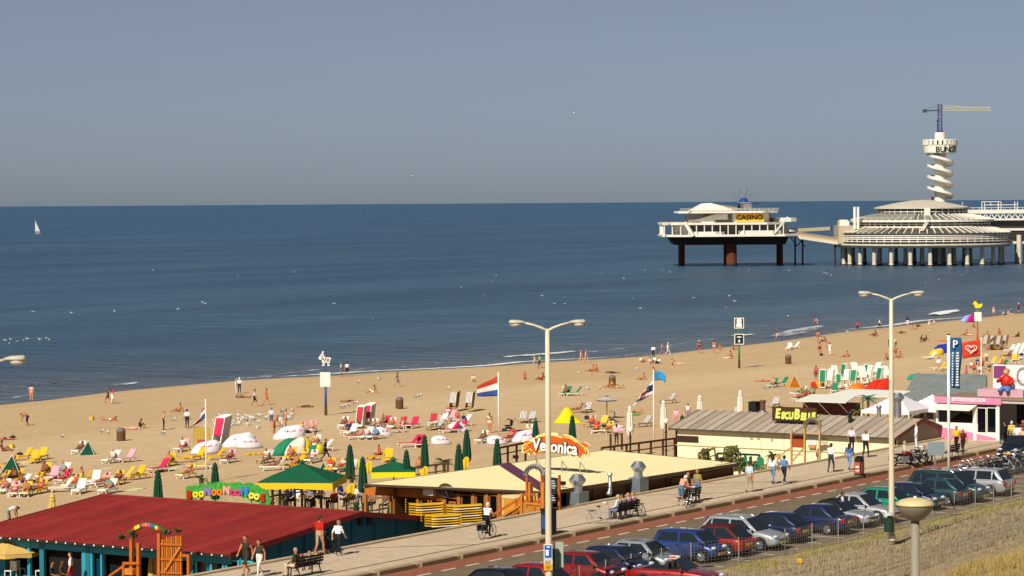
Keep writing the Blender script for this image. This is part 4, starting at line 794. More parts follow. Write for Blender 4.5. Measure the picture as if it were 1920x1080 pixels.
# billboard and plump figure on the kiosk roof
bb=thing('roof_billboard','white advertising board with a purple corner and a grey ring above the kiosk','billboard',(UK+2.8,onu(1895,715,UK+2.8).y,KZ)); ubb=UK+2.8
v0,v1,z0,z1=rect(ubb,1862,1990,685,732); MB().box(ubb,ubb+.12,v0,v1,z0,z1).wb('board',mat('e2dfda',.6),bb)
MB().prism([onu(x,y,ubb-.012) for x,y in ((1863,686),(1886,686),(1886,700),(1876,706),(1870,710),(1863,709))],(.01,0,0)).wb('purple_corner',mat('7c3a6a',.6,.3,0,.15,1),bb)
p=onu(1918,708,ubb-.03)-bb.location; text('ring_mark','O',1.9,mat('8c8a88',.6),bb,p,(math.pi/2,0,-math.pi/2),.01,.7,.0); p=onu(1908,713,ubb-.03)-bb.location; text('small_lettering','eno',.42,mat('c79aa6',.6),bb,p,(math.pi/2,0,-math.pi/2),.01,1,.0)
for s in (-1.5,1.2): MB().bar((.3,s,-.2),(.3,s,1.5),.1,.1).build('support',STEEL,bb)
fg=thing('roof_figure','plump statue in red shirt and blue trousers sitting on the kiosk roof','statue',onu(1887,742,UK+1.4)); k=(onu(1887,692,UK+1.4).z-fg.location.z)/1.75
bm=MB(); bm.ell((0,0,.95*k),(.34*k,.42*k,.45*k),14,10); bm.tube([(0,.35*k,1.15*k),(-.2*k,.5*k,.95*k),(-.35*k,.25*k,1.15*k)],[.13*k,.12*k,.1*k],8); bm.tube([(0,-.35*k,1.15*k),(-.15*k,-.5*k,.9*k),(-.3*k,-.3*k,.8*k)],[.13*k,.12*k,.1*k],8); bm.build('shirt',mat('c02a1c',.5,.3,0,.15,4),fg,smooth=True)
MB().ell((0,0,.5*k),(.33*k,.4*k,.22*k),14,8).tube([(0,.2*k,.45*k),(-.5*k,.3*k,.35*k)],[.17*k,.13*k],8).tube([(0,-.2*k,.45*k),(-.5*k,-.25*k,.35*k)],[.17*k,.13*k],8).build('trousers',mat('4a72b0',.6),fg,smooth=True)
MB().ell((-.03,0,1.53*k),(.2*k,.2*k,.22*k),12,8).ell((-.24*k,0,1.5*k),(.04*k,.04*k,.04*k),6,4).build('head',mat('c98f6a',.6),fg,smooth=True); MB().ell((.04*k,0,1.62*k),(.21*k,.22*k,.18*k),12,6).build('hair',mat('a8763a',.8),fg,smooth=True)
# ================================================================ PEOPLE
# a person is one continuous surface: capsules fused by a voxel remesh, coloured by the nearest body region
REG=['skin','hair','chest','belly','upper_arm','forearm','hips','thigh','shin','foot']
def capsule(bm,p,q,r1,r2,n=10):
    p=Vector(p);q=Vector(q); d=q-p
    if d.length<1e-4: bm.ell(p,(r1,r1,r1),n,6); return
    bm.tube([p,q],[r1,r2],n); bm.ell(p,(r1,)*3,n,6); bm.ell(q,(r2,)*3,n,6)
def body(j):
    J={k:Vector(v) for k,v in j.items() if isinstance(v,(tuple,list))}; pr=[]
    def c(a,b,r1,r2,reg): pr.append((Vector(a),Vector(b),r1,r2,REG.index(reg)))
    lat=(J['sl']-J['sr']).normalized(); pel,ch,nk,hd=J['pel'],J['ch'],J['nk'],J['hd']; mid=pel.lerp(ch,.5); up=(ch-pel).normalized(); fw=lat.cross(up).normalized()
    hf=Vector(j.get('face',tuple(fw))).normalized(); hu=(hd-nk).normalized(); hs=hf.cross(hu).normalized()
    for s in (-1,1):
        c(pel+lat*s*.075-up*.02,mid+lat*s*.06,.11,.10,'hips'); c(mid+lat*s*.06,ch+lat*s*.07,.10,.115,'belly'); c(ch+lat*s*.07,ch+lat*s*.08+up*.1,.115,.09,'chest')
    c(J['sl'],J['sr'],.07,.07,'chest'); c(nk-up*.04,hd-hu*.06,.055,.05,'skin')
    c(hd-hu*.055+hf*.012,hd+hu*.035,.078,.092,'skin'); c(hd+hu*.055-hf*.03,hd+hu*.03-hf*.022,.094,.09,'hair'); c(hd-hf*.05,hd-hu*.03-hf*.05,.075,.06,'hair')
    if j.get('long'): c(hd-hf*.08-hu*.04,nk-hf*.07-up*.08,.07,.05,'hair')
    c(hd+hf*.085-hu*.0,hd+hf*.1-hu*.028,.014,.017,'skin'); c(hd+hf*.078-hu*.06,hd+hf*.08-hu*.062,.02,.02,'skin')
    for s in (-1,1): c(hd+hs*s*.088+hu*.01,hd+hs*s*.09-hu*.025,.02,.016,'skin'); c(hd+hf*.08+hs*s*.033+hu*.012,hd+hf*.081+hs*s*.034+hu*.012,.012,.012,'hair')
    for s,a,e,w in ((1,'sl','el','wl'),(-1,'sr','er','wr')):
        A,E,Wr=J[a],J[e],J[w]; c(A,E,.056,.045,'upper_arm'); c(E,Wr,.044,.031,'forearm')
        d=(Wr-E).normalized(); sd_=d.cross(fw); sd_=sd_.normalized() if sd_.length>.1 else lat
        pe=Wr+d*.085; 
        for t in (-1,1): c(Wr+d*.02+sd_*t*.012,pe+sd_*t*.022,.02,.02,'skin')
        nrm=d.cross(sd_).normalized()
        for k in range(4):
            o=sd_*(k-1.5)*.021; L=(.055,.072,.078,.064)[k]; b0=pe+o+d*.005; b1=b0+d*L*.55; b2=b1+(d*.7-nrm*.6*s)*L*.5; c(b0,b1,.0105,.0095,'skin'); c(b1,b2,.0095,.0085,'skin')
        c(Wr+d*.03+sd_*.02*s,Wr+d*.07+sd_*.062*s,.014,.012,'skin'); c(Wr+d*.07+sd_*.062*s,Wr+d*.10+sd_*.066*s,.012,.010,'skin')
    for h,k,a,t in (('hl','kl','al','tl'),('hr','kr','ar','tr')):
        c(J[h],J[k],.092,.062,'thigh'); c(J[k],J[a],.058,.04,'shin'); c(J[k].lerp(J[a],.25),J[k].lerp(J[a],.45),.056,.05,'shin')
        c(J[a]-Vector((0,0,.03)),J[t],.042,.034,'foot'); hl=J[a]-(J[t]-J[a]).normalized()*.05-Vector((0,0,.03)); c(hl,J[a]-Vector((0,0,.035)),.036,.04,'foot')
    if j.get('skirt'):
        k=(J['kl']+J['kr'])/2; c(pel,pel.lerp(k,.75),.15,.2,'thigh')
    bm=MB()
    for a,b,r1,r2,_ in pr: capsule(bm,a,b,r1,r2)
    me=bm.mesh('person',WHITE); o=D.objects.new('tmp',me); C.objects.link(o); m=o.modifiers.new('r','REMESH'); m.mode='VOXEL'; m.voxel_size=.0145; m.use_smooth_shade=True
    sm=o.modifiers.new('s','SMOOTH'); sm.iterations=1; sm.factor=.4
    dg=bpy.context.evaluated_depsgraph_get(); e=D.meshes.new_from_object(o.evaluated_get(dg)); D.objects.remove(o); D.meshes.remove(me); e.name='person'
    n=len(e.polygons); cn=np.empty(n*3,dtype=np.float32); e.polygons.foreach_get('center',cn); cn=cn.reshape(-1,3)
    best=np.full(n,9.); idx=np.zeros(n,dtype=np.int32)
    for a,b,r1,r2,g in pr:
        a=np.array(a);d=np.array(b)-a; L=max(1e-9,float(d@d)); t=np.clip(((cn-a)@d)/L,0,1); ds=np.linalg.norm(cn-(a+t[:,None]*d),axis=1)-(r1+(r2-r1)*t)
        k=ds<best; best[k]=ds[k]; idx[k]=g
    e.materials.clear()
    for r in REG: e.materials.append(WHITE)
    e.polygons.foreach_set('material_index',idx); e.polygons.foreach_set('use_smooth',[True]*n); e.update(); return e
def P_(pel,ch,nk,hd,s,el,er,wl,wr,kl,kr,al,ar,tl,tr,**k):
    pel=Vector(pel);nk=Vector(nk); d=dict(pel=tuple(pel),ch=ch,nk=tuple(nk),hd=hd,sl=(s[0],.185,s[1]),sr=(s[0],-.185,s[1]),el=el,er=er,wl=wl,wr=wr,hl=(pel.x,.09,pel.z-.02),hr=(pel.x,-.09,pel.z-.02),kl=kl,kr=kr,al=al,ar=ar,tl=tl,tr=tr); d.update(k); return d
POSE={
'stand':P_((0,0,.95),(0,0,1.26),(-.01,0,1.49),(.02,0,1.63),(-.01,1.42),(-.02,.25,1.14),(-.02,-.25,1.14),(.06,.27,.9),(.06,-.27,.9),(.02,.1,.5),(.02,-.1,.5),(0,.11,.09),(-.02,-.11,.09),(.15,.13,.04),(.13,-.13,.04)),
'walk':P_((0,0,.93),(.02,0,1.25),(.03,0,1.48),(.07,0,1.62),(.02,1.41),(-.12,.24,1.16),(.12,-.24,1.15),(-.1,.27,.91),(.27,-.24,.97),(.24,.09,.53),(-.03,-.1,.5),(.3,.09,.1),(-.33,-.1,.2),(.45,.1,.08),(-.22,-.11,.06)),
'walk2':P_((0,0,.94),(.01,0,1.26),(.01,0,1.49),(.05,0,1.63),(.01,1.42),(.06,.25,1.14),(-.08,-.25,1.15),(.2,.2,.96),(-.1,-.28,.9),(-.02,.1,.5),(.17,-.1,.52),(-.2,.1,.13),(.2,-.1,.1),(-.07,.11,.05),(.34,-.11,.06)),
'walkF':P_((0,0,.92),(.02,0,1.22),(.02,0,1.43),(.06,0,1.56),(.01,1.37),(-.1,.22,1.12),(.1,-.22,1.12),(-.06,.25,.88),(.22,-.22,.94),(.2,.08,.52),(-.03,-.09,.49),(.24,.08,.1),(-.28,-.09,.18),(.38,.09,.08),(-.17,-.1,.06),long=1,skirt=0),
'dress':P_((0,0,.92),(.01,0,1.22),(.01,0,1.43),(.04,0,1.56),(.01,1.37),(-.05,.22,1.12),(.06,-.22,1.12),(-.02,.25,.88),(.16,-.22,.92),(.1,.08,.5),(-.03,-.09,.49),(.1,.08,.1),(-.14,-.09,.12),(.24,.09,.06),(-.02,-.1,.05),long=1,skirt=1),
'reach':P_((0,0,.95),(.02,0,1.26),(.03,0,1.49),(.07,0,1.62),(.02,1.42),(.16,.22,1.2),(.18,-.2,1.2),(.42,.16,1.16),(.44,-.12,1.16),(.1,.1,.52),(-.04,-.1,.5),(.1,.11,.09),(-.2,-.11,.12),(.25,.13,.05),(-.06,-.13,.05)),
'lean':P_((0,0,.92),(.13,0,1.2),(.26,0,1.38),(.37,0,1.46),(.24,1.33),(.32,.2,1.08),(.34,-.2,1.08),(.48,.14,.92),(.5,-.12,.9),(.05,.11,.5),(0,-.11,.5),(-.02,.12,.09),(-.1,-.12,.09),(.13,.14,.04),(.05,-.14,.04),face=(1,0,-.4)),
'bend':P_((-.1,0,.9),(.2,0,1.08),(.42,0,1.1),(.55,0,1.08),(.38,1.08),(.42,.2,.8),(.44,-.2,.8),(.46,.16,.55),(.48,-.14,.55),(0,.1,.48),(-.02,-.1,.48),(-.08,.11,.09),(-.1,-.11,.09),(.07,.13,.04),(.05,-.13,.04),face=(.6,0,-.8)),
'sit':P_((0,0,.12),(-.12,0,.42),(-.14,0,.64),(-.1,0,.78),(-.15,.57),(-.3,.24,.36),(-.3,-.24,.36),(-.42,.24,.1),(-.42,-.24,.1),(.36,.13,.38),(.4,-.1,.16),(.66,.13,.09),(.8,-.11,.09),(.76,.15,.16),(.88,-.14,.18)),
'hug':P_((0,0,.12),(.02,0,.42),(.08,0,.64),(.16,0,.77),(.06,.57),(.2,.2,.4),(.2,-.2,.4),(.4,.1,.36),(.4,-.06,.34),(.32,.11,.44),(.32,-.1,.44),(.46,.11,.09),(.46,-.1,.09),(.6,.12,.05),(.6,-.12,.05)),
'lie':P_((0,0,.13),(-.3,0,.14),(-.53,0,.13),(-.67,0,.14),(-.46,.13),(-.3,.34,.1),(-.3,-.34,.1),(-.1,.38,.07),(-.1,-.36,.07),(.42,.11,.12),(.42,-.11,.12),(.84,.12,.09),(.84,-.12,.09),(.88,.15,.2),(.88,-.15,.2),face=(0,0,1)),
'prone':P_((0,0,.14),(-.28,0,.17),(-.48,0,.25),(-.6,0,.33),(-.42,.23),(-.5,.3,.08),(-.5,-.3,.08),(-.68,.12,.07),(-.68,-.1,.07),(.42,.11,.1),(.42,-.11,.1),(.7,.12,.35),(.82,-.12,.1),(.66,.13,.5),(.96,-.13,.06),face=(-1,0,.1)),
'recline':P_((0,0,.47),(-.22,0,.67),(-.4,0,.83),(-.47,0,.96),(-.33,.79),(-.22,.3,.6),(-.22,-.3,.6),(.02,.27,.55),(.02,-.27,.55),(.4,.1,.56),(.42,-.1,.5),(.78,.11,.45),(.82,-.11,.43),(.86,.13,.56),(.9,-.13,.54)),
'bedsit':P_((0,0,.47),(0,0,.77),(.03,0,1.0),(.09,0,1.14),(.02,.93),(.06,.24,.68),(.06,-.24,.68),(.28,.2,.58),(.28,-.18,.58),(.4,.14,.55),(.4,-.14,.55),(.48,.15,.14),(.48,-.15,.14),(.62,.16,.08),(.62,-.16,.08)),
'bench':P_((0,0,.55),(-.06,0,.85),(-.08,0,1.08),(-.05,0,1.22),(-.09,1.0),(-.06,.25,.76),(-.06,-.25,.76),(.18,.2,.66),(.18,-.2,.66),(.42,.11,.56),(.42,-.11,.56),(.4,.12,.1),(.44,-.12,.1),(.55,.14,.05),(.58,-.14,.05)),
'ride':P_((0,0,1.02),(.1,0,1.31),(.14,0,1.53),(.19,0,1.67),(.13,1.46),(.24,.24,1.24),(.24,-.24,1.24),(.47,.22,1.12),(.47,-.22,1.12),(.3,.1,.82),(.2,-.1,.62),(.24,.1,.42),(.14,-.1,.2),(.38,.12,.38),(.28,-.12,.16)),
'squat':P_((-.05,0,.3),(.02,0,.6),(.1,0,.8),(.18,0,.93),(.08,.74),(.22,.22,.55),(.22,-.22,.55),(.4,.15,.36),(.42,-.1,.34),(.3,.14,.5),(.3,-.14,.5),(.08,.14,.1),(.08,-.14,.1),(.22,.16,.05),(.22,-.16,.05)),
}
_pm={}
def pmesh(p):
    if p not in _pm: _pm[p]=body(POSE[p])
    return _pm[p]
SK={'t':'b5744e','p':'cf9a78','b':'8a5236'}
def cl(h): return mat(h,.85,.15,0,.15,6)
def outfit(code):
    # skin|hair|top|bottom|shoes ; top: hex, '-' bare, hex+'!' sleeveless, hex+'~' bikini, hex+'*' long sleeves ; bottom: hex trousers, hex+'s' shorts, hex+'b' briefs
    sk,hr,tp,bt,sh=code.split('|'); s=mat(SK[sk],.6,.3,0,.1,6); m={r:s for r in REG}; m['hair']=mat(hr,.75,.3,0,.2,10)
    if tp!='-':
        c_=cl(tp[:6]); m['chest']=c_
        if not tp.endswith('~'): m['belly']=c_
        if len(tp)==6 or tp.endswith('*'): m['upper_arm']=c_
        if tp.endswith('*'): m['forearm']=c_
    c_=cl(bt[:6]); m['hips']=c_
    if not bt.endswith('b'): m['thigh']=c_
    if len(bt)==6: m['shin']=c_
    if sh!='-': m['foot']=mat(sh,.7)
    return [m[r] for r in REG]
def person(pose,loc,rz,code,label,sc=1.,group=None,z=0):
    o=ob('person',pmesh(pose)); o.location=(loc[0],loc[1],loc[2]+z); o.rotation_euler=(0,0,rz); o.scale=(sc,)*3
    for sl_,m in zip(o.material_slots,outfit(code)): sl_.link='OBJECT'; sl_.material=m
    return tag(o,label,'person',group)
# directions on the ground: right/left/toward/away as the camera sees them, U along the promenade
DIR={'r':ALP-math.pi/2,'l':ALP+math.pi/2,'t':ALP+math.pi,'a':ALP,'U':0.,'D':math.pi,'V':math.pi/2,'v':-math.pi/2}
def dr(x): return DIR[x] if isinstance(x,str) else x
# ---- walkers on the promenade
def pp(px,py,pose,d,code,label,sc=1.,z=0): return person(pose,at(px,py,0),dr(d),code,label,sc,None,z)
pp(462,1079,'walk','D','t|2a1a12|38332a!|3a352cs|6a5040','man in sleeveless dark olive top and knee shorts walking away from the bench',1.04)
pp(487,1082,'walkF','D','t|2e1c14|3d3a34!|d8d4cc|d8d4cc','woman in dark tunic and white trousers walking beside the man in olive')
pp(599,1041,'walk2','U','t|3a2a1c|b5241c|a89478s|7a5c40','man in bright red T-shirt and khaki shorts pushing the dark pushchair',1.08)
pp(634,1042,'walk','U','p|8a7a60|e4e2de|23252e|8a8a8a','woman in white T-shirt and black trousers beside the pushchair',.97)
pp(1405,923,'walk2','U','t|3a2a20|b9c6d4|a5977c|5a4632','man in pale blue shirt and beige trousers walking alone on the pavement',1.0)
pp(1449,908,'walkF','U','t|2c1e16|e6e3de|6f86a3|4a3a30','woman in white top and pale jeans walking beside the denim jacket')
pp(1470,908,'walk','U','t|2a1e18|5f7fb0*|2a2a33|c9c9c9','person in oversized denim-blue jacket and dark trousers walking away',.98)
pp(1558,886,'walk2','U','p|3a2c24|d9d3d0*|35404c|20201e','man in pale shirt and dark jeans with a black backpack',1.03)
pp(1592,882,'walkF','U','t|2a1c18|4a5f9a|6a8fc4|8a6a4a','woman in patterned blue top and light jeans beside the red litter bin',1.0)
pp(1597,850,'stand','U','p|8a8078|d8c9d4|24222c|20201e','grey-haired man in lilac shirt and black trousers beside the kiosk railing',1.02)
pp(1623,858,'walk2','U','t|8a5a3a|e8e6e2|1e1e26|1e1e1e','man in white T-shirt and black trousers with a dark shoulder bag',1.02)
pp(1718,840,'stand','l','p|9a3f20|dfe1ea*|e2e2e8|8a8a8a','red-haired woman all in white standing by the motorbikes',1.0)
pp(1794,849,'walk','D','t|241a16|d9b42c|1c1c22|20201e','man in yellow T-shirt and black trousers walking arm in arm',1.02)
pp(1806,853,'walkF','D','t|3a2018|5a1e20!|2a2426|30221e','woman in dark red top walking arm in arm with the man in yellow')
pp(1885,842,'stand','V','t|1c1a18|1e242c*|14151a|20201e','dark-clothed man standing at the open side of the pink kiosk',1.05)
pp(1897,838,'stand','a','p|cfcac0|d9b65a*|8a7a4a|3a2a20','person with white headband and yellow jacket at the kiosk',1.0)
pp(1908,846,'stand','a','t|2a1a14|e6e6e6|d9c77a|e6e6e6','person in white T-shirt and pale yellow shorts by the kiosk counter',1.05)
pp(1918,850,'walk','D','t|3a2218|d9b58c!|8a8a9as|3a2a20','tanned woman in beige top walking past the kiosk',1.0)
pp(1918,836,'stand','t','t|2a1a14|5a3a3a|3a3a44|20201e','person in maroon top in the shade of the kiosk',1.0)
pp(1277,948,'lean',-.25,'p|e8e6e0|-|4f6f96s|b9b4aa','shirtless man in white cap and blue shorts leaning over the empty bench',1.05)
pp(1291,944,'stand','D','t|5a2218|22202a!|a8503as|6a4a3a','tanned woman in black top and red shorts standing behind the bench',1.0)
pp(1308,940,'stand','D','t|6a4a2a|8a8a52!|5c7a9a|6a4a3a','person in olive vest and jeans standing behind the bench',1.02)
pp(912,1010,'ride',0.05,'p|c9c2b4|e8e6e2!|1c1c20|2a2a2a','grey-haired cyclist in white vest and black trousers on a bicycle',1.0)
# ---- benches with sitters
MBL=mat('241c1a',.6,.3,0,.2,6); MIR=mat('1a1a1c',.5,.4,.3)
def bench(px,py,rz,label,pts=(),L=1.9):
    p=at(px,py,0); t=thing('park_bench',label,'bench',p,rz)
    for i in range(4): MB().box(.02+i*.11,.11+i*.11,-L/2,L/2,.42,.46).build('seat_slat',MBL,t,bev=.008)
    for i in range(3): MB().box(-.05-.02*i,-.01-.02*i,-L/2,L/2,.55+i*.13,.65+i*.13).build('back_slat',MBL,t,bev=.008)
    for s in (-1,1):
        MB().tube([(.42,s*L*.38,0),(.38,s*L*.38,.41),(0,s*L*.38,.41),(-.1,s*L*.38,.95)],.03,6).tube([(-.12,s*L*.38,0),(.02,s*L*.38,.41)],.03,6).build('leg',MIR,t)
    return t
b1=bench(579,1079,DIR['V'],'dark slatted bench with an old man and children sitting on it',L=2.1)
def sit_on(b,off,code,label,sc=1.,pose='bench'):
    M=Matrix.Translation(b.location)@Matrix.Rotation(b.rotation_euler.z,4,'Z'); q=M@Vector((.18,off,0)); return person(pose,q,b.rotation_euler.z,code,label,sc,z=.47-.47*sc if sc<1 else 0)
sit_on(b1,.82,'t|9a8a78|4a4a34*|c9b898|4a3a2a','old man in dark green jacket leaning at the end of the bench',1.0)
sit_on(b1,.28,'p|b5201c|d9d2cc|8a8aa0s|c9c9c9','small child in a red sun hat on the bench',.62); sit_on(b1,-.25,'p|a8743a|9ac6d9|5a6a8as|c9c9c9','fair-haired child in pale blue top on the bench',.7); sit_on(b1,-.75,'p|6a4226|d4d48a|6a6a7as|c9c9c9','brown-haired child in pale yellow top on the bench',.72)
b2=bench(1178,972,DIR['V'],'dark bench with four people in pale clothes between two bicycles',L=2.3)
for of,cd,lb in ((.85,'p|b59a78|dfe3ee*|6a7690|5a4a3a','fair person in pale blue blouse on the bench between bicycles'),(.35,'t|2a1a14|d9b59a|5a5a6a|3a2a20','dark-haired person in peach top on the bench between bicycles'),(-.2,'p|a8743a|e2b9c4|8a8aa0|c9c9c9','ginger person in pale pink top on the bench between bicycles'),(-.75,'p|9a6a3a|dfa9b6|6a6a7a|c9c9c9','person in rose pink cardigan on the bench between bicycles')): sit_on(b2,of,cd,lb)
b3=bench(1297,946,DIR['V'],'empty dark slatted bench with three people standing behind it',L=2.0)
b4=bench(1787,860,DIR['V'],'dark bench at the kerb in front of the pink kiosk',L=2.0)
person('stand',at(1580,985,-.15),DIR['r'],'t|2a1a16|cfc6d9|5a5a6a|3a3a3a','person in lilac top standing in the road beyond the parked cars',1.0)
# ================================================================ BEACH FURNITURE
def bedmesh(kind):
    fr=MB(); st=MB(); bk=MB()
    fr.box(-.75,1.1,-.33,-.28,.27,.33).box(-.75,1.1,.28,.33,.27,.33).box(-.77,-.72,-.33,.33,.27,.33).box(1.06,1.11,-.33,.33,.27,.33)
    st.box(-.14,1.06,-.28,.28,.30,.37)
    a=math.radians(48); c_,s_=math.cos(a),math.sin(a)
    bk.add([(-.14,-.29,.34),(-.14,.29,.34),(-.14-.85*c_,.29,.34+.85*s_),(-.14-.85*c_,-.29,.34+.85*s_)]+[(-.18,-.29,.30),(-.18,.29,.30),(-.18-.85*c_,.29,.30+.85*s_),(-.18-.85*c_,-.29,.30+.85*s_)],[(0,1,2,3),(7,6,5,4),(0,4,5,1),(1,5,6,2),(2,6,7,3),(3,7,4,0)])
    lg=[MB().bar((x,s*.3,0),(x+dx,s*.3,.3),.06,.06) for x,dx in ((-.62,.1),(.95,-.1)) for s in (-1,1)]
    return fr,st,bk,lg
_bed={}
def striped(a,b,n=9,axis=1,name='striped_canvas'):
    m,nn,l,bs,tc=newmat(name); w=nn.new('ShaderNodeTexWave'); w.bands_direction='XYZ'[axis]; w.inputs['Scale'].default_value=n; l.new(tc,w.inputs['Vector']); l.new(mixc(nn,l,ramp(nn,l,w.outputs['Fac'],[(.48,0.),(.52,1.)]),lin(a),lin(b)),bs.inputs['Base Color']); bs.inputs['Roughness'].default_value=.85; return m
BM={'y':(MYE,MYE),'w':(MWP,mat('d8d6cf',.8,.2,0,.1,3)),'p':(MWP,mat('c4234f',.7,.2,0,.12,3)),'P':(MWP,mat('d99aa8',.8,.2,0,.15,3)),'g':(MWP,mat('1f7a58',.7,.2,0,.15,3)),'n':(wood('a5814f',4),striped('e0ddd4','272a4c',2.6)),'Y':(MWP,mat('d4b13a',.7,.2,0,.1,3)),'r':(MWP,mat('b5303c',.75,.2,0,.2,4))}
def sunbed(px,py,rz,kind,label,group,loc=None):
    if kind not in _bed:
        fr,st,bk,lg=bedmesh(kind); mf,mc=BM[kind]; _bed[kind]=(fr.mesh('frame',mf),st.mesh('seat',mc),bk.mesh('backrest',mc),[x.mesh('leg',mf) for x in lg])
    fr,st,bk,lg=_bed[kind]; t=thing('sunbed',label,'sunbed',atb(px,py) if loc is None else loc,dr(rz),group)
    ob('frame',fr,t); ob('seat',st,t); ob('backrest',bk,t)
    for x in lg: ob('leg',x,t)
    return t
G1='sunbeds in front of the red-roofed bar'; G2='pink sunbeds on the open sand'; G3='navy striped loungers on the sand'
def bedp(px,py,rz,kind,label,group,pose=None,code=None,plabel=None,sc=1.):
    t=sunbed(px,py,rz,kind,label,group)
    if pose: 
        M=Matrix.Translation(t.location)@Matrix.Rotation(t.rotation_euler.z,4,'Z'); q=M@Vector((.0,0,-.08)); person(pose,q,t.rotation_euler.z,code,plabel,sc)
    return t
TAN='t|2a1c14|-|{}b|-'
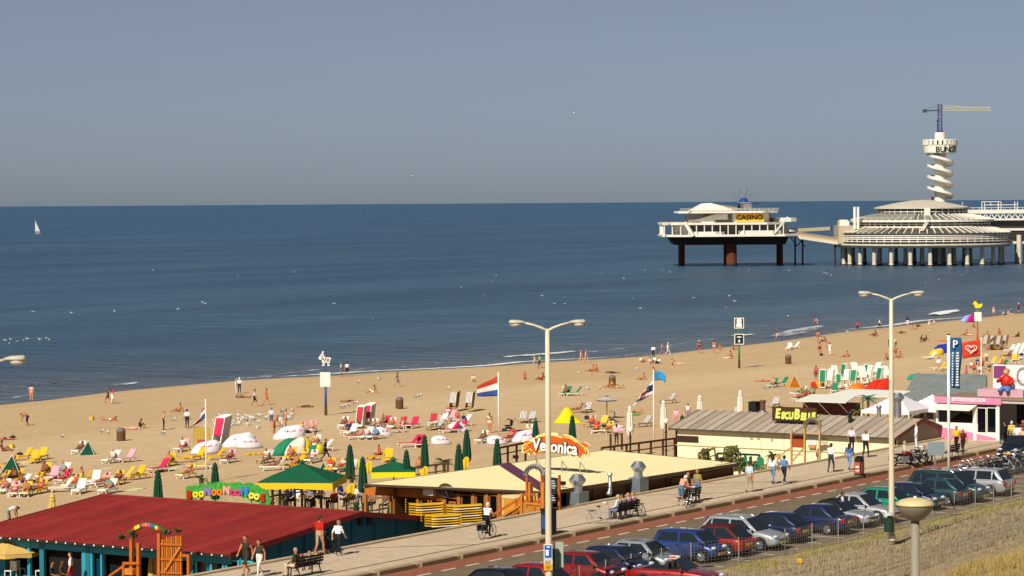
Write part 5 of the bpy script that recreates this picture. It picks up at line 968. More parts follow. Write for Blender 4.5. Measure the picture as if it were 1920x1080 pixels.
BEDS=[
(10,925,'t','w','white sunbed with a tanned sunbather at the bar terrace',G1,'bedsit','t|3a2a1c|-|8a2a2ab|-','tanned person in dark red trunks sitting on a white sunbed'),
(28,930,'t','P','pale pink sunbed in the front row by the red-roofed bar',G1,'recline','t|2a1c14|e0a9a0~|e0a9a0b|-','tanned woman in pale pink bikini reclining in the front row'),
(28,905,'r','y','yellow sunbed behind the pale pink one',G1,'bedsit','b|241814|-|2a2a44b|-','dark-haired tanned man in navy trunks sitting sideways on a yellow sunbed'),
(50,930,'t','Y','white sunbed with mustard cushion under a yellow hat',G1,'bedsit','t|d9b93a|-|20202cb|-','tanned man in a yellow hat and black trunks seen from behind'),
(75,925,'l','y','yellow sunbed with a pink towel in the front row',G1,'recline','t|4a2a1a|b5503c~|b5503cb|-','tanned woman in rust bikini lying back beside the pink towel'),
(85,893,'l','y','yellow sunbed with a grey towel behind the front row',G1,'bedsit','b|2a1a12|-|3a2222b|-','dark tanned man in brown trunks sitting up on a yellow sunbed'),
(118,893,'l','w','white sunbed with a person in a grey shirt',G1,'bedsit','p|8a7a6a|9a96a0|5a5a6as|-','person in grey shirt sitting upright on a white sunbed'),
(122,905,'l','r','white sunbed covered with a red and pink towel',G1,'recline','t|2a1c18|b52a44!|c95a78s|-','woman in red top reclining on the red and pink towel'),
(118,922,'r','w','white sunbed with a dark brown towel over its back',G1,None,None,None),
(150,925,'l','w','empty white sunbed with raised back by the folded cream parasol',G1,None,None,None),
(155,905,'r','y','yellow sunbed beside the bending orange-shirted sunbather',G1,'bedsit','t|8a5a30|c9622a!|c9a04as|-','tanned person in orange top turned away on a yellow sunbed'),
(178,908,'t','w','white sunbed with a pale blue towel',G1,None,None,None),
(192,912,'l','P','white sunbed with a pale pink backrest towel',G1,'recline','t|3a2a20|d99aa8~|8a2a3ab|-','woman in pink bikini top reclining against a pink towel'),
(222,908,'l','y','yellow sunbed with a sunbather lying low',G1,'recline','b|2a1a14|-|5a2a2ab|-','dark tanned man lying low on a yellow sunbed'),
(235,900,'r','Y','sunbed with tall mustard yellow backrest',G1,None,None,None),
(258,898,'l','y','empty yellow slatted sunbed at the end of the row',G1,None,None,None),
(45,862,'r','y','empty yellow sunbed with a dark bag on its end',G1,None,None,None),
(64,868,'l','y','empty yellow sunbed with raised back beside the dark bag',G1,None,None,None),
(78,862,'l','y','empty yellow sunbed with a green mat beneath it',G1,None,None,None),
(150,850,'l','w','white sunbed beside the small green tent',G1,'recline','b|201410|-|6a3a2ab|-','dark tanned person sitting on the sunbed beside the small green tent'),
(212,868,'l','w','white sunbed with a pale sunbather',G1,'bedsit','p|c9b49a|cfc9c4!|b0a8a0s|-','fair elderly person in pale vest sitting on a white sunbed'),
(240,866,'l','P','white sunbed with an empty pale pink cushion',G1,None,None,None),
(318,874,'l','y','yellow sunbed with a mustard towel on its back',G1,'bedsit','t|4a2a1a|-|2a2a30b|-','tanned man in black trunks on a yellow sunbed with a mustard towel'),
(338,868,'r','y','empty yellow plastic sunbed next to the tanned man',G1,None,None,None),
(352,896,'l','Y','sunbed with a person slumped to one side by the flagpole',G1,'recline','t|2a1c18|6a4a4a~|6a4a4ab|-','woman in brown bikini slumped on the sunbed by the white flagpole'),
(378,880,'r','Y','sunbed with a bright yellow raised cushion behind the flagpole',G1,None,None,None),
(372,862,'l','y','yellow sunbed beyond the bright yellow cushion',G1,None,None,None),
(405,862,'r','y','yellow sunbed to seaward of the green folded parasol',G1,None,None,None),
(343,846,'l','P','pink and white sunbed near the white windbreaks',G1,'bedsit','t|2a1c18|e0dcd8!|8a2a4ab|-','woman in white vest and plum shorts sitting by the white windbreaks'),
(374,848,'l','r','sunbed with a pink-red towel beside the yellow lattice panel',G1,None,None,None),
(545,862,'l','y','yellow sunbed in front of the green and yellow windbreak',G1,'bedsit','t|5a2a18|-|7a2a22b|-','red-tanned man leaning forward in front of the yellow windbreak'),
(568,866,'l','y','yellow sunbed crowded between two sunbathers',G1,'recline','t|3a2418|d9c23a~|3a3a3ab|-','woman in yellow bikini reclining before the windbreak'),
(585,868,'l','w','white sunbed with a dark-haired sunbather near the windbreak',G1,'recline','t|2a1c14|d8d8dc~|d8d8dcb|-','dark-haired woman in white bikini on a white sunbed'),
(592,838,'l','w','white sunbed behind the green and yellow windbreak',G1,'bedsit','t|6a4a30|c9b48a~|4a3a2ab|-','tanned couple member sitting behind the yellow windbreak'),
(608,846,'r','w','white sunbed with a sunbather lying flat at the sand edge',G1,'lie','b|2a1a12|-|4a4a50b|-','dark tanned man lying flat on a white sunbed'),
(515,882,'r','w','white armchair-like sunbed with a tanned man leaning back',G1,'recline','b|3a2418|-|6a2a1cb|-','red-tanned man leaning back on a white sunbed above the big parasol'),
(556,878,'r','y','yellow sunbed partly hidden by the big green parasol',G1,'bedsit','t|4a2a1a|-|7a3a2ab|-','tanned man sitting just beyond the tip of the big green parasol'),
(560,812,'r','P','sunbed with pale pink towel behind the white dome windbreak',G2,'recline','t|d9b07a|d9b04a~|c24a70b|-','blond woman in yellow bikini reclining behind the white dome'),
(585,810,'l','P','sunbed with rosy cushion beside a black bag',G2,'recline','p|9a6a4a|d98a94!|d98a94s|-','woman in rosy top reclining beside a black bag'),
(645,802,'l','w','white sunbed with a tanned sunbather at the edge of the pink group',G2,'recline','b|3a2418|-|4a5a3ab|-','tanned man lying at the edge of the pink sunbed stack'),
(668,802,'l','r','red-cushioned sunbed beside the tall pink and white stack',G2,'recline','t|3a2418|b53a50~|b53a50b|-','tanned woman in red bikini beside the tall pink stack'),
(672,824,'r','p','bright pink sunbed in the front of the sunbathing group',G2,'recline','t|5a2a18|c9808a~|c9808ab|-','tanned woman bending back on the front bright pink sunbed'),
(688,824,'l','w','white sunbed with a grey-haired sunbather in the group',G2,'bedsit','p|8a8a90|d4ccd0!|9a9aa4s|-','grey-haired woman in white top in the sunbathing group'),
(705,824,'l','w','white sunbed with a person in a blue swim top',G2,'bedsit','t|4a3a2a|5a8fb5|3a3a5as|-','person in blue swim top sitting by the pale windbreak'),
(755,802,'l','p','bright pink sunbed with a reclining sunbather right of the windbreak',G2,'recline','t|4a2a18|b5402a~|b5402ab|-','tanned woman with knees raised on a pink sunbed'),
(775,802,'l','p','empty bright pink sunbed beside a black bag',G2,None,None,None),
(735,804,'l','w','low sunbed with an orange beach bag',G2,'recline','t|3a2418|d95a2a~|3a5a6ab|-','woman in orange bikini top lying low behind the windbreak'),
(770,838,'r','p','bright pink sunbed with round raised back, empty',G2,None,None,None),
(788,838,'l','p','pink sunbed half hidden by the folded green parasol',G2,'lie','t|2a1c14|-|8a5a2ab|-','sunbather lying flat half hidden by a folded parasol'),
(812,796,'l','r','red sunbed in the row before the stacked loungers',G2,None,None,None),(828,796,'l','w','white sunbed with a striped towel before the stacked loungers',G2,None,None,None),
(846,790,'l','P','sunbed with a rosy towel before the stacked loungers',G2,None,None,None),(858,792,'t','P','white sunbed under the tanned man by the stacked loungers',G2,'bedsit','t|2a1c14|-|7a2a1cb|-','bright red-tanned man sitting in front of the stacked loungers'),
(846,812,'r','p','bright pink sunbed with round back beside a pale windbreak',G2,None,None,None),(862,810,'r','p','second bright pink round-backed sunbed behind the windbreak',G2,None,None,None),
(905,830,'l','w','low white sunbed with a tanned woman beside the windbreak',G2,'recline','b|4a2a18|6a5a3a~|6a5a3ab|-','tanned woman in olive bikini lying beside the windbreak'),
(955,828,'l','p','bright pink sunbed beside the dark pushchair',G2,'recline','t|3a2418|-|4a2a2ab|-','sunbather lying on the pink sunbed beside the pushchair'),
(990,818,'l','w','white sunbed behind the large pale windbreak',G2,'recline','t|d9b878|d9b878~|c9a868b|-','blond woman reclining behind the large pale windbreak'),
(980,792,'l','n','navy striped lounger standing empty on the sand',G3,None,None,None),(995,792,'l','n','navy striped lounger standing empty beside its twin',G3,None,None,None),
(1082,774,'r','n','navy striped lounger with a red-tanned sunbather',G3,'recline','t|3a2418|-|7a2a2ab|-','red-tanned man on a striped lounger near the yellow tent'),(1100,774,'l','n','navy striped lounger next to the red-tanned man',G3,None,None,None),
(1208,800,'r','n','navy striped lounger by the tall white folded parasol',G3,None,None,None),(1255,756,'r','n','navy striped lounger behind the twin flags',G3,None,None,None),(1378,784,'l','n','navy striped lounger just seaward of the grey roof',G3,None,None,None),(1452,764,'l','n','navy striped lounger behind the loudspeaker box',G3,None,None,None),
(1062,742,'l','g','green sunbed alone on the open sand',G3,'bedsit','b|201410|-|2a2a2ab|-','dark-haired person sitting alone on a green sunbed'),(1078,742,'r','g','green sunbed joined to the lone sitter',G3,None,None,None),
(1118,812,'l','r','low sunbed with a bright striped towel',G3,'recline','t|2a1c14|c93a30~|d9802ab|-','sunbather in red bikini lying by the small pale windbreak'),(1140,812,'l','Y','low sunbed with a mustard towel by the small pale windbreak',G3,'recline','t|2a1a14|d9b04a~|8a3a2ab|-','sunbather in mustard bikini by the small pale windbreak'),
(1480,656,'l','w','white sunbed near the waterline litter bin',G3,None,None,None),(1490,654,'r','w','second white sunbed near the waterline litter bin',G3,None,None,None),
(1450,726,'l','g','pale green sunbed beside the small orange tent',G3,'bedsit','p|6a4a30|d98a5a!|4a8a9as|-','fair person in peach top sitting beside the small orange tent'),(1466,724,'r','g','pale green sunbed touching the small orange tent',G3,None,None,None),
(1498,752,'l','g','dark green sunbed seaward of the brown container',G3,'recline','t|2a1c14|-|8a2a2ab|-','tanned man reclining on a dark green sunbed'),(1512,750,'l','g','dark green sunbed with flowered towel',G3,'bedsit','t|4a2a1c|b5303c!|3a3a4as|-','person in red top sitting on the flowered green sunbed'),
(1565,736,'t','g','green sunbed standing in front of the green and cream stack',G3,None,None,None),(1588,738,'l','w','white sunbed between the orange tent and the stack',G3,'recline','t|2a1c14|d9d4cc~|d9d4ccb|-','woman in white bikini lying between the orange tent and the stack'),
(1762,694,'r','Y','yellow-cushioned sunbed near the blue banner',G3,None,None,None),(1772,694,'r','Y','second yellow-cushioned sunbed near the blue banner',G3,None,None,None),(1860,684,'r','Y','yellow-cushioned sunbed behind the billboard',G3,None,None,None),(1874,684,'r','Y','second yellow-cushioned sunbed behind the billboard',G3,None,None,None),
(1745,674,'r','w','white sunbed with a sleeper near the blue tent',G3,'lie','p|8a6a4a|dcd8d4|8a8a94s|-','person in white top asleep on a sunbed near the blue tent'),
(620,884,'l','y','yellow sunbed behind the tall pair of folded green parasols',G1,'bedsit','t|6a2a1a|c94a3a!|d9d4c8s|-','person in coral top behind the tall folded green parasols'),(640,884,'l','Y','sunbed with a yellow towel between two folded green parasols',G1,'recline','t|2a1c18|d8d4d0~|8a2a3ab|-','sunbather in white top between two folded green parasols'),
(712,862,'r','y','yellow sunbed seaward of the low green and yellow parasol',G1,'bedsit','t|4a2a1a|b53a30!|6a2a2as|-','person in red top behind the low green and yellow parasol'),(728,866,'l','y','yellow sunbed with a white towel behind the low parasol',G1,None,None,None),
]
random.seed(11)
for r in BEDS:
    r=list(r); r[2]={'l':math.pi+.25,'r':math.pi-.55,'t':math.pi+.55}[r[2]]+.28*rx(); bedp(*r)

random.seed(41); GX='sunbeds crowded among the sunbathers'
EX=[(2,908),(40,915),(62,912),(100,900),(138,915),(205,925),(20,878),(300,885),(430,868),(500,868),(652,812),(660,816),(700,806),(720,800),(742,812),(820,806),(838,784),(870,798),(1108,800),(1130,800),(1500,742),(1522,746),(1890,672),(1902,678),(1915,674),(1880,690),(1905,694)]
OC=[('tan top','t|2a1c14|b58a5a!|6a4a3as|-'),('dark trunks','b|1e1410|-|2a2a34b|-'),('white bikini','t|5a3a20|e0dcd4~|e0dcd4b|-'),('navy shirt','p|6a4a30|26345a|5a5a64s|-'),('coral swimsuit','t|3a2418|c9583c!|c9583cb|-'),('turquoise bikini','t|d9b878|2f9a9a~|2f9a9ab|-'),('olive vest','t|3a2a1c|6a6a3a!|4a4a3as|-')]
for i,(x,y) in enumerate(EX):
    k='ywYPyw'[(i*5)%6] if x<300 else 'wpPnrw'[i%6] if x<1000 else 'wgnY'[i%4]
    nm={'y':'yellow','w':'white','Y':'mustard-cushioned','P':'pale pink','p':'bright pink','g':'green-cushioned','r':'red-cushioned','n':'navy striped'}[k]
    zone='red-roofed bar crowd' if x<320 else ('near the windbreaks' if x<730 else 'near the striped pile') if x<1000 else 'beyond the grey roof'
    o=OC[i%7]; bedp(x,y,math.pi+.5*rx(),k,nm+' sunbed, occupant in '+o[0]+', '+zone,GX,('recline','bedsit','recline','lie')[i%4],o[1],o[0]+' sunbather '+('lying back','sitting up','lying back','lying flat')[i%4]+' on '+nm+' sunbed, '+zone)
# ================================================================ PEOPLE ON THE SAND
def bp_(px,py,pose,d,code,label,sc=1.): return person(pose,atb(px,py),dr(d)+.3*rx(),code,label,sc)
BP=[
(59,752,'stand','a','p|3a2a20|e0b8a8~|d9a898b|-','fair bather in pale bikini wading at the foam edge'),(203,756,'walk','l','t|2a1a14|6a2030!|5a2030s|-','tanned man in dark red shorts strolling along the waterline'),(211,757,'dress','r','t|3a2218|c93a78|e2ddd4|-','woman in pink top and white skirt at the waterline'),
(307,806,'stand','r','p|8a7058|-|2a2a30|30261e','shirtless man in black trousers standing alone on the sand'),(351,803,'stand','a','t|221a16|dedcdc|1e1e26|20201e','man in white shirt and black trousers beside the drooping flag'),(336,772,'sit','l','t|2a1a14|-|b03a3ab|-','person in red trunks sitting with legs out near the white-shirted man'),
(50,799,'bend','l','t|2a1a14|-|4a3a44s|-','person bending over a dark towel on the open sand'),(206,789,'prone','l','t|14100e|c93038~|d9d4ccb|-','black-haired person lying on a red and white towel'),(10,825,'lie','r','t|3a2a1a|-|2a2226b|-','person lying flat beside a black bag at the sand ridge'),(6,846,'sit','r','b|2a1a14|-|6a2a1cb|-','tanned person sitting beside a yellow bag'),
(262,803,'hug','r','t|2a1c14|2a2a30!|2a2a30s|-','two-tone sunbather hugging knees near the wooden beach bin'),(248,805,'lie','l','p|d9c09a|e0a898~|d9a898b|-','fair sunbather lying beside the knee-hugger'),
(443,741,'stand','r','p|b59a78|e0e0e2|d4cfc8|3a3a3a','person in white shirt with dark backpack near the shoreline'),(449,738,'stand','a','p|e8e6e2|dcdce0|2a2c3a|-','person in white hat and dark trousers near the shoreline'),(477,762,'walk','r','t|2a1c14|c9c2c0|26262es|-','boy in pale shirt and black shorts walking over the sand'),(499,760,'walk','r','t|8a4a20|d4622a|d47a3as|-','child in bright orange walking over the sand'),(455,746,'lie','r','b|1a1410|-|2a2a2cb|-','dark sunbather lying flat near the couple with a backpack'),
(573,764,'lie','l','t|2a1c16|3a2a2a!|3a2a2as|-','sunbather in dark clothes lying on the smooth sand'),(640,706,'stand','l','t|6a5a3a|d4cfc4|a89c54s|-','person in khaki shorts at the waterline'),(651,706,'walk','a','t|1e1612|e4e4e2|2a2a2es|-','person in white T-shirt at the waterline'),(745,726,'walk','r','t|3a2a1c|4a4a3a!|6a7a8as|-','man in grey shorts walking below the waterline'),(700,737,'sit','l','t|1e1410|-|dcd8d0s|-','person in white shorts sitting on the smooth sand'),(655,754,'lie','l','b|2a1a14|c93a30~|2a2222b|-','sunbather with a red bundle lying near the blue signpost'),
(888,716,'hug','t','p|4a3020|e0c8c4|d9a8a0s|-','child in pale top crouching alone on the sand'),(984,711,'hug','t','t|5a3a20|-|7a4a2ab|-','tanned person crouching on the open sand'),(1016,713,'sit','l','b|3a2218|a8342c!|8a2a22s|-','person in brick red sitting beside the tall lamp'),(1003,691,'walk','l','p|9a8a70|b9b49c|a8a088|-','man in pale grey clothes walking at the water edge'),(1012,690,'walkF','l','t|2a1a14|9ac23a|3a4a2as|-','woman in lime green top walking at the water edge'),
(1089,680,'walk','r','p|5a3a28|d9a088~|cf9a80b|-','fair woman in skin-toned bikini paddling arm in arm'),(1098,680,'walk','r','p|4a3020|-|b98a70b|-','fair man paddling arm in arm'),(1110,697,'sit','l','t|5a2a18|-|8a3a2ab|-','red-tanned person sitting below the paddling couple'),(1120,697,'hug','l','t|6a3a20|-|9a4a3ab|-','second red-tanned person sitting below the paddling couple'),(1148,700,'lie','r','b|14100e|1e1c1e!|1e1c1es|-','dark-clothed person lying just above the wooden bin'),(1145,727,'sit','l','t|3a2a1a|d4a83a~|d4a83ab|-','person in yellow beside the wooden bin'),(1157,728,'prone','r','t|4a3220|-|d9b83ab|-','person in yellow trunks lying by the wooden bin'),
(1205,713,'sit','l','t|4a2a1a|-|c95a40b|-','person sitting with knees up behind the twin flags'),(1231,714,'lean','l','t|2a1a14|-|8a3a2as|-','tanned person leaning over behind the twin flags'),(1204,680,'sit','r','p|5a3a24|e4e0dc|b03a30s|-','person in white top sitting at the beach rise'),(1221,682,'sit','r','p|2a1c16|e2dedc|26222cs|-','person in white top at one end of a seated trio'),(1228,680,'hug','a','p|2e2018|e4e2e2|2a2834s|-','person in white in the middle of a seated trio'),(1234,682,'sit','l','p|241a16|dfdde0|26262es|-','person in white top at the other end of a seated trio'),(1225,672,'stand','a','p|2a1c18|e2e0e2|30303c|-','person in white top standing behind the seated trio'),(1241,665,'walk','r','t|4a3020|b08a98!|9a7080s|-','person in mauve strolling at the foam line'),(1252,666,'walk','r','p|d9d4cc|e8e4dc|d9d2c4|-','person all in white strolling at the foam line'),(1262,685,'sit','r','p|1e1612|d9c0a8~|2a2626b|-','dark-haired person sitting on the damp sand'),(1273,683,'prone','r','p|2a1a14|-|c9b49as|-','person lying beside the dark-haired sitter'),
(1311,662,'walk','a','t|d9b890|5a2030~|5a2030b|-','bather in dark swimsuit standing at the water edge'),(1339,662,'stand','a','t|1e1612|-|d9d0ccb|-','bather in white briefs at the water edge'),(1349,657,'squat','r','t|2a1a14|-|a85a4ab|-','child squatting at the water edge'),(1361,673,'lie','l','p|1e1812|d4cf8a!|d4cf8as|-','person in pale yellow lying near the green signpost'),(1372,672,'squat','l','t|3a2418|-|8a3a2cb|-','child squatting near the green signpost'),(1376,656,'sit','r','t|6a3a20|-|2a2226b|-','sunbather on a dark towel behind the green signpost'),(1458,638,'walk','l','t|1e1612|4a4458!|c9c6ccs|-','man in striped shorts coming out of the water'),(1528,613,'reach','r','t|3a2218|-|b0586ab|-','bather splashing in the broken wave'),(1533,613,'lean','l','p|2a1c16|e0b0a8~|c99088b|-','second bather splashing in the broken wave'),
(1534,642,'stand','a','t|4a2818|-|a85040b|-','tanned person standing at the back of a chatting group'),(1542,641,'sit','r','t|1a1412|e2e0dc|1e1e24s|-','person in white and black sitting by the chatting group'),(1537,666,'stand','a','t|3a2218|-|1a1a1cb|-','man in black swim briefs in the chatting group'),(1550,652,'lean','l','t|3a2418|-|b0806ab|-','bather leaning forward in the chatting group'),(1556,666,'dress','a','t|2a1c16|e4e2de!|e4e2de|-','woman in white dress in the chatting group'),(1587,670,'sit','l','t|2a1a14|-|c9704ab|-','person sitting alone with legs stretched on the sand'),(1608,623,'stand','a','t|2a1a14|c23a34!|24305as|-','man in red vest and navy shorts at the waterline'),(1649,618,'walk','r','p|6a5040|e6e6e6*|30302c|-','person in loose white shirt at the waterline'),(1640,629,'sit','l','b|2a1c14|-|6a4a3ab|-','sunbather sitting behind the pole near the waterline'),
(1668,652,'stand','a','p|8ab09a|7a9a8a|2e3238|-','person in grey-green top behind the tall lamp'),(1680,655,'lean','l','p|dcd8d4|dcd8d4|2a2a2es|-','person in white bending beside the tall lamp'),(1664,675,'sit','r','t|3a2418|8a6a60!|5a4a4as|-','person in a huddled group around the tall lamp'),(1672,672,'hug','l','t|2a1a14|9a5a3a!|4a3a3as|-','person in rust top in the huddled group around the tall lamp'),(1686,671,'sit','l','t|2a1c16|-|6a4a3ab|-','bare-backed person in the huddled group around the tall lamp'),(1680,664,'squat','l','t|8a4a2a|c97a4a!|a8603as|-','child in orange beside the huddled group'),
(1702,613,'stand','a','p|1e1816|1e1e22|e2dedas|-','person in black top and white shorts by the surf'),(1690,624,'lie','l','t|2a1a14|c2503c!|4a2a2as|-','person in coral lying on a towel by the surf'),(1712,619,'sit','r','t|1e1612|d9b8a8~|d9b8a8b|-','person in pale bikini sitting by the surf'),(1720,613,'sit','r','t|5a2a1a|b03030!|2a2a30s|-','person in red top sitting by the surf'),(1741,610,'hug','r','p|d9c8a0|ddd0b8|c9bca4s|-','person in cream clothes sitting by the surf'),(1750,608,'sit','l','p|9a4a30|e4dcd8!|c98a80s|-','red-haired person sitting by the surf'),(1727,639,'hug','r','t|1a1412|2a2426!|221e22s|-','dark-clothed person in a pair on the sand'),(1735,639,'sit','l','t|1a1412|3a2a30!|2a2630s|-','second dark-clothed person in a pair on the sand'),(1770,640,'lie','l','t|4a2a1a|-|c26a4ab|-','sunbather lying between the bin and the blue banner'),
(1811,629,'sit','l','t|2a1a14|-|2a2a2cb|-','tanned person in black trunks left of the duck signpost'),(1820,629,'lie','r','p|8a6a4a|e0dcd4~|dcd8d0b|-','person in white lying near the duck signpost'),(1827,614,'hug','l','t|2a1c14|-|5a4a44b|-','person hugging knees behind the duck signpost'),(1850,632,'sit','l','t|2a1a14|b53a30!|3a2a2as|-','person in red lying back right of the duck signpost'),(1875,628,'squat','l','t|2a1c14|-|8a7a6as|-','boy squatting on the sand right of the duck signpost'),(1863,591,'stand','a','t|3a2418|-|e2e0dcs|-','man in white shorts wading'),(1883,591,'sit','r','p|2a1c18|e0d0d0|3a3036s|-','person in pale top in a seated pair by the wave'),(1889,590,'sit','l','p|241a16|d9c0c8|2a2630s|-','person in pinkish top in a seated pair by the wave'),(1896,590,'lie','r','p|6a5040|-|d9c8bcs|-','person lying beside the seated pair by the wave'),(1910,586,'stand','a','p|e6e4e0|7a2a6a|2a2a2es|-','person in purple top under a white hat at the wave'),(1908,632,'sit','l','t|1e1612|2a2428!|221e22s|-','person in dark clothes sitting far along the beach'),(1900,632,'lie','l','p|6a4a3a|c9b8c0!|b0a0a8s|-','person in lilac lying far along the beach'),
(918,812,'stand','t','t|3a2418|d9c8b0~|e0d4c0b|-','woman in cream bikini standing beside the white flagpole'),(1156,836,'stand','a','t|1e1612|e2a8b4|3a2e24|20201e','person in pink shirt and dark trousers by the bar terrace posts'),(18,985,'bend','r','b|14100e|d9d2cc!|8a8a8as|-','man bending over beside an orange bag at the roof edge'),
(509,800,'stand','a','p|7a7a80|c4c6cc|5a5a66s|-','grey-haired person in pale top by the white dome'),(514,812,'lean','r','t|6a3a22|c97a50!|a85a3as|-','tanned person stooping behind the white dome'),(527,805,'stand','t','t|1e1612|8a9a9a!|d4d0ccs|-','dark-haired person in grey vest by the white dome'),(536,803,'stand','l','t|2a1a14|d99a80~|c98a78b|-','tanned woman in peach bikini by the white dome'),(610,865,'walk','r','t|241a14|1e1e22|1e1e22|20201e','person in black walking past the folded parasol'),
(1268,802,'stand','t','p|a87a50|e0a8b8|c98a98s|-','person in pink top just beyond the grey roof corner'),(1290,792,'stand','t','t|1a1412|e0dcd8!|8a8a94s|-','dark-haired person in white top just beyond the grey roof edge'),(1760,698,'stand','a','p|8a6a4a|e4e0dc|b09a90s|-','small child in white by the yellow sunbeds'),(1812,715,'stand','l','t|3a2418|c93a80|8a4a5as|-','person holding up a pink towel beside the blue banner'),
(995,845,'hug','r','b|3a2418|-|5a3a2ab|-','sunbather behind the flame sign'),(1190,775,'prone','r','t|4a2a1a|d9c2a8~|3a6a3ab|-','person lying on a green towel below the drooping flag'),(785,890,'bench','D','t|5a3220|-|8a4a3ab|-','bare-backed man sitting at the terrace rail'),(1430,716,'lie','l','t|2a1c14|c98a6a~|8a4a3ab|-','person lying on blue mats by the orange tent'),(1530,715,'stand','a','t|5a2a1a|b05a4a!|6a3a30s|-','person in dusty red top behind the red windbreak')]
random.seed(5)
for r in BP: bp_(*r)
# towels
MTW={}
def towel(px,py,hx,label,rz=.3,L=1.7):
    o=MB().grid(lambda a,b:((a-.5)*L,(b-.5)*.8,.025+.012*math.sin(a*9+b*4)),8,4).build('towel',mat(hx,.9,.1,0,.2,4),loc=atb(px,py),rot=rz); o.modifiers.new('s','SOLIDIFY').thickness=.02; tag(o,label,'towel')
for r in ((40,799,'2a262a','dark towel under the bending person'),(30,799,'d8d4cc','white towel end on the open sand'),(206,790,'c93038','red towel under the black-haired person'),(90,868,'4f8a70','green mat beside the yellow sunbeds'),(25,870,'8fb0a0','pale green mat beside the small tent'),(45,868,'d9cf9a','pale yellow mat by the small green tent'),(255,918,'c9cf9a','pale mat at the end of the sunbed row'),(205,878,'d9d4c4','white mat in front of the pale sunbather'),(330,878,'cfc9a0','pale striped mat by the mustard towel'),(1193,778,'3f8a3c','green towel beneath the drooping flag'),(1437,727,'4fa0b0','turquoise mat by the small orange tent'),(1470,730,'5ab0b8','light blue mat against the small orange tent'),(1641,630,'3a3a3c','dark towel near the waterline'),(1690,625,'a83a30','red towel by the surf'),(608,848,'d9d4c8','white towel at the sand edge'),(1730,641,'3a3440','dark blanket under the seated pair')): towel(*r)
for px,py,hx,lb in ((22,840,'d9b83a','yellow beach bag'),(24,824,'1e1a1c','black holdall at the sand ridge'),(172,787,'d9b02a','yellow toy bucket and spade bag'),(37,856,'2a2228','dark bag on the yellow sunbed end'),(576,812,'1a181c','black bag between rosy sunbeds'),(765,802,'16161a','black bag between pink sunbeds'),(745,803,'d4521e','orange beach bag behind the windbreak'),(1100,786,'2a2420','dark round bag beside the yellow tent'),(12,990,'d9621e','orange bag at the roof edge'),(1540,667,'1e1c1e','black bag at the feet of the chatting group')):
    p=atb(px,py); o=MB().box(-.25,.25,-.18,.18,0,.3).tube([(-.15,0,.28),(-.1,0,.45),(.1,0,.45),(.15,0,.28)],.02,6).build('beach_bag',mat(hx,.8),loc=p,rot=.4,bev=.07); tag(o,lb if len(lb.split())>3 else lb+' lying beside a sunbather','bag')
# ================================================================ WINDBREAKS, TENTS, STACKS
def dome(px,py,wpx,cols,label,rz=None,ht=.82,marks=True,cat='windbreak'):
    p=atb(px,py); r=wpx/2/ (F/ (p-Vector((0,0,HC))).length); t=thing('dome_windbreak',label,cat,p,dr('t')+.4 if rz is None else rz); H=r*ht; sk=1 if int(px)%2 else -1
    n=len(cols); 
    for k,c_ in enumerate(cols):
        bm=MB(); a0=-math.pi/2+math.pi*k/n; a1=-math.pi/2+math.pi*(k+1)/n
        bm.grid(lambda a,b:(r*.62*math.cos(a0+(a1-a0)*a)*math.cos(b*math.pi/2),r*math.sin(a0+(a1-a0)*a)*(1-.0*b)*math.cos(b*math.pi/2)**.8,H*math.sin(b*math.pi/2)**.85),max(5,16//n),9); bm.v=[(x,y+.42*r*(z/H)**1.6*sk,z*(1+.05*math.sin(y*5))) for x,y,z in bm.v]
        o=bm.build('panel',mat(c_,.8,.15,0,.06,2),t,smooth=True); o.modifiers.new('s','SOLIDIFY').thickness=.015
    MB().tube([(0,r*math.cos(a)+.42*r*sk*max(0,math.sin(a))**1.5,H*math.sin(a)**.9 if 0<a<math.pi else 0) for a in [math.pi*i/12 for i in range(13)]],.02,6).build('hoop',mat('c9c4bc',.6),t)
    if marks:
        bm=MB()
        for i in range(9):
            a=-.75+i*.17-.0; e=.62; x=r*.62*math.cos(a)*math.cos(e)+.03; y=r*math.sin(a)*math.cos(e)**.8+.42*r*sk*.3; bm.box(x-.01,x+.01,y-r*.045,y+r*.045,H*.46,H*.46+r*(.1+.05*(i%3)))
        bm.build('printed_lettering',mat('c8457a',.7),t)
    return t
W_='dcd6dc'
for r in ((385,850,58,[W_],'white dome windbreak behind the flagpole, nearest the yellow lattice'),(447,838,64,[W_],'white dome windbreak leaning on the tall pink stack'),(468,840,52,[W_],'smaller white dome windbreak overlapping its neighbour'),(541,823,62,['e2dce0'],'broad white dome windbreak with pink lettering'),(716,818,42,[W_],'pale windbreak in front of the pink sunbed group'),(828,833,40,[W_],'pale windbreak beside the folded green parasol'),(862,810,44,[W_],'pale windbreak beside round-backed pink sunbeds'),(932,833,40,[W_],'pale windbreak under the white flagpole'),(985,828,56,['dfd8dc','d4c8d2','dfd8dc'],'large pale windbreak beside the dark pushchair'),(1162,808,28,['e0c8d4'],'small pale pink windbreak by the white folded parasol')): dome(*r)
dome(545,853,80,['1f7a55','d9d6c8','d9b91e'],'big green, white and yellow dome windbreak',marks=False); dome(585,852,44,['1f7a55','d9c41e'],'small green and yellow windbreak behind the sunbathers',marks=False)
dome(655,880,46,['1f7a5a','cfd4cc','d9c82a'],'green and white windbreak behind the folded parasols',marks=False); dome(1612,737,44,['d97a1e','d9641e'],'orange dome windbreak beside the green and cream stack',marks=False); t=dome(1645,737,64,['c22a1c','c9301e','b8261a'],'red dome windbreak with a pale heart mark',marks=False)
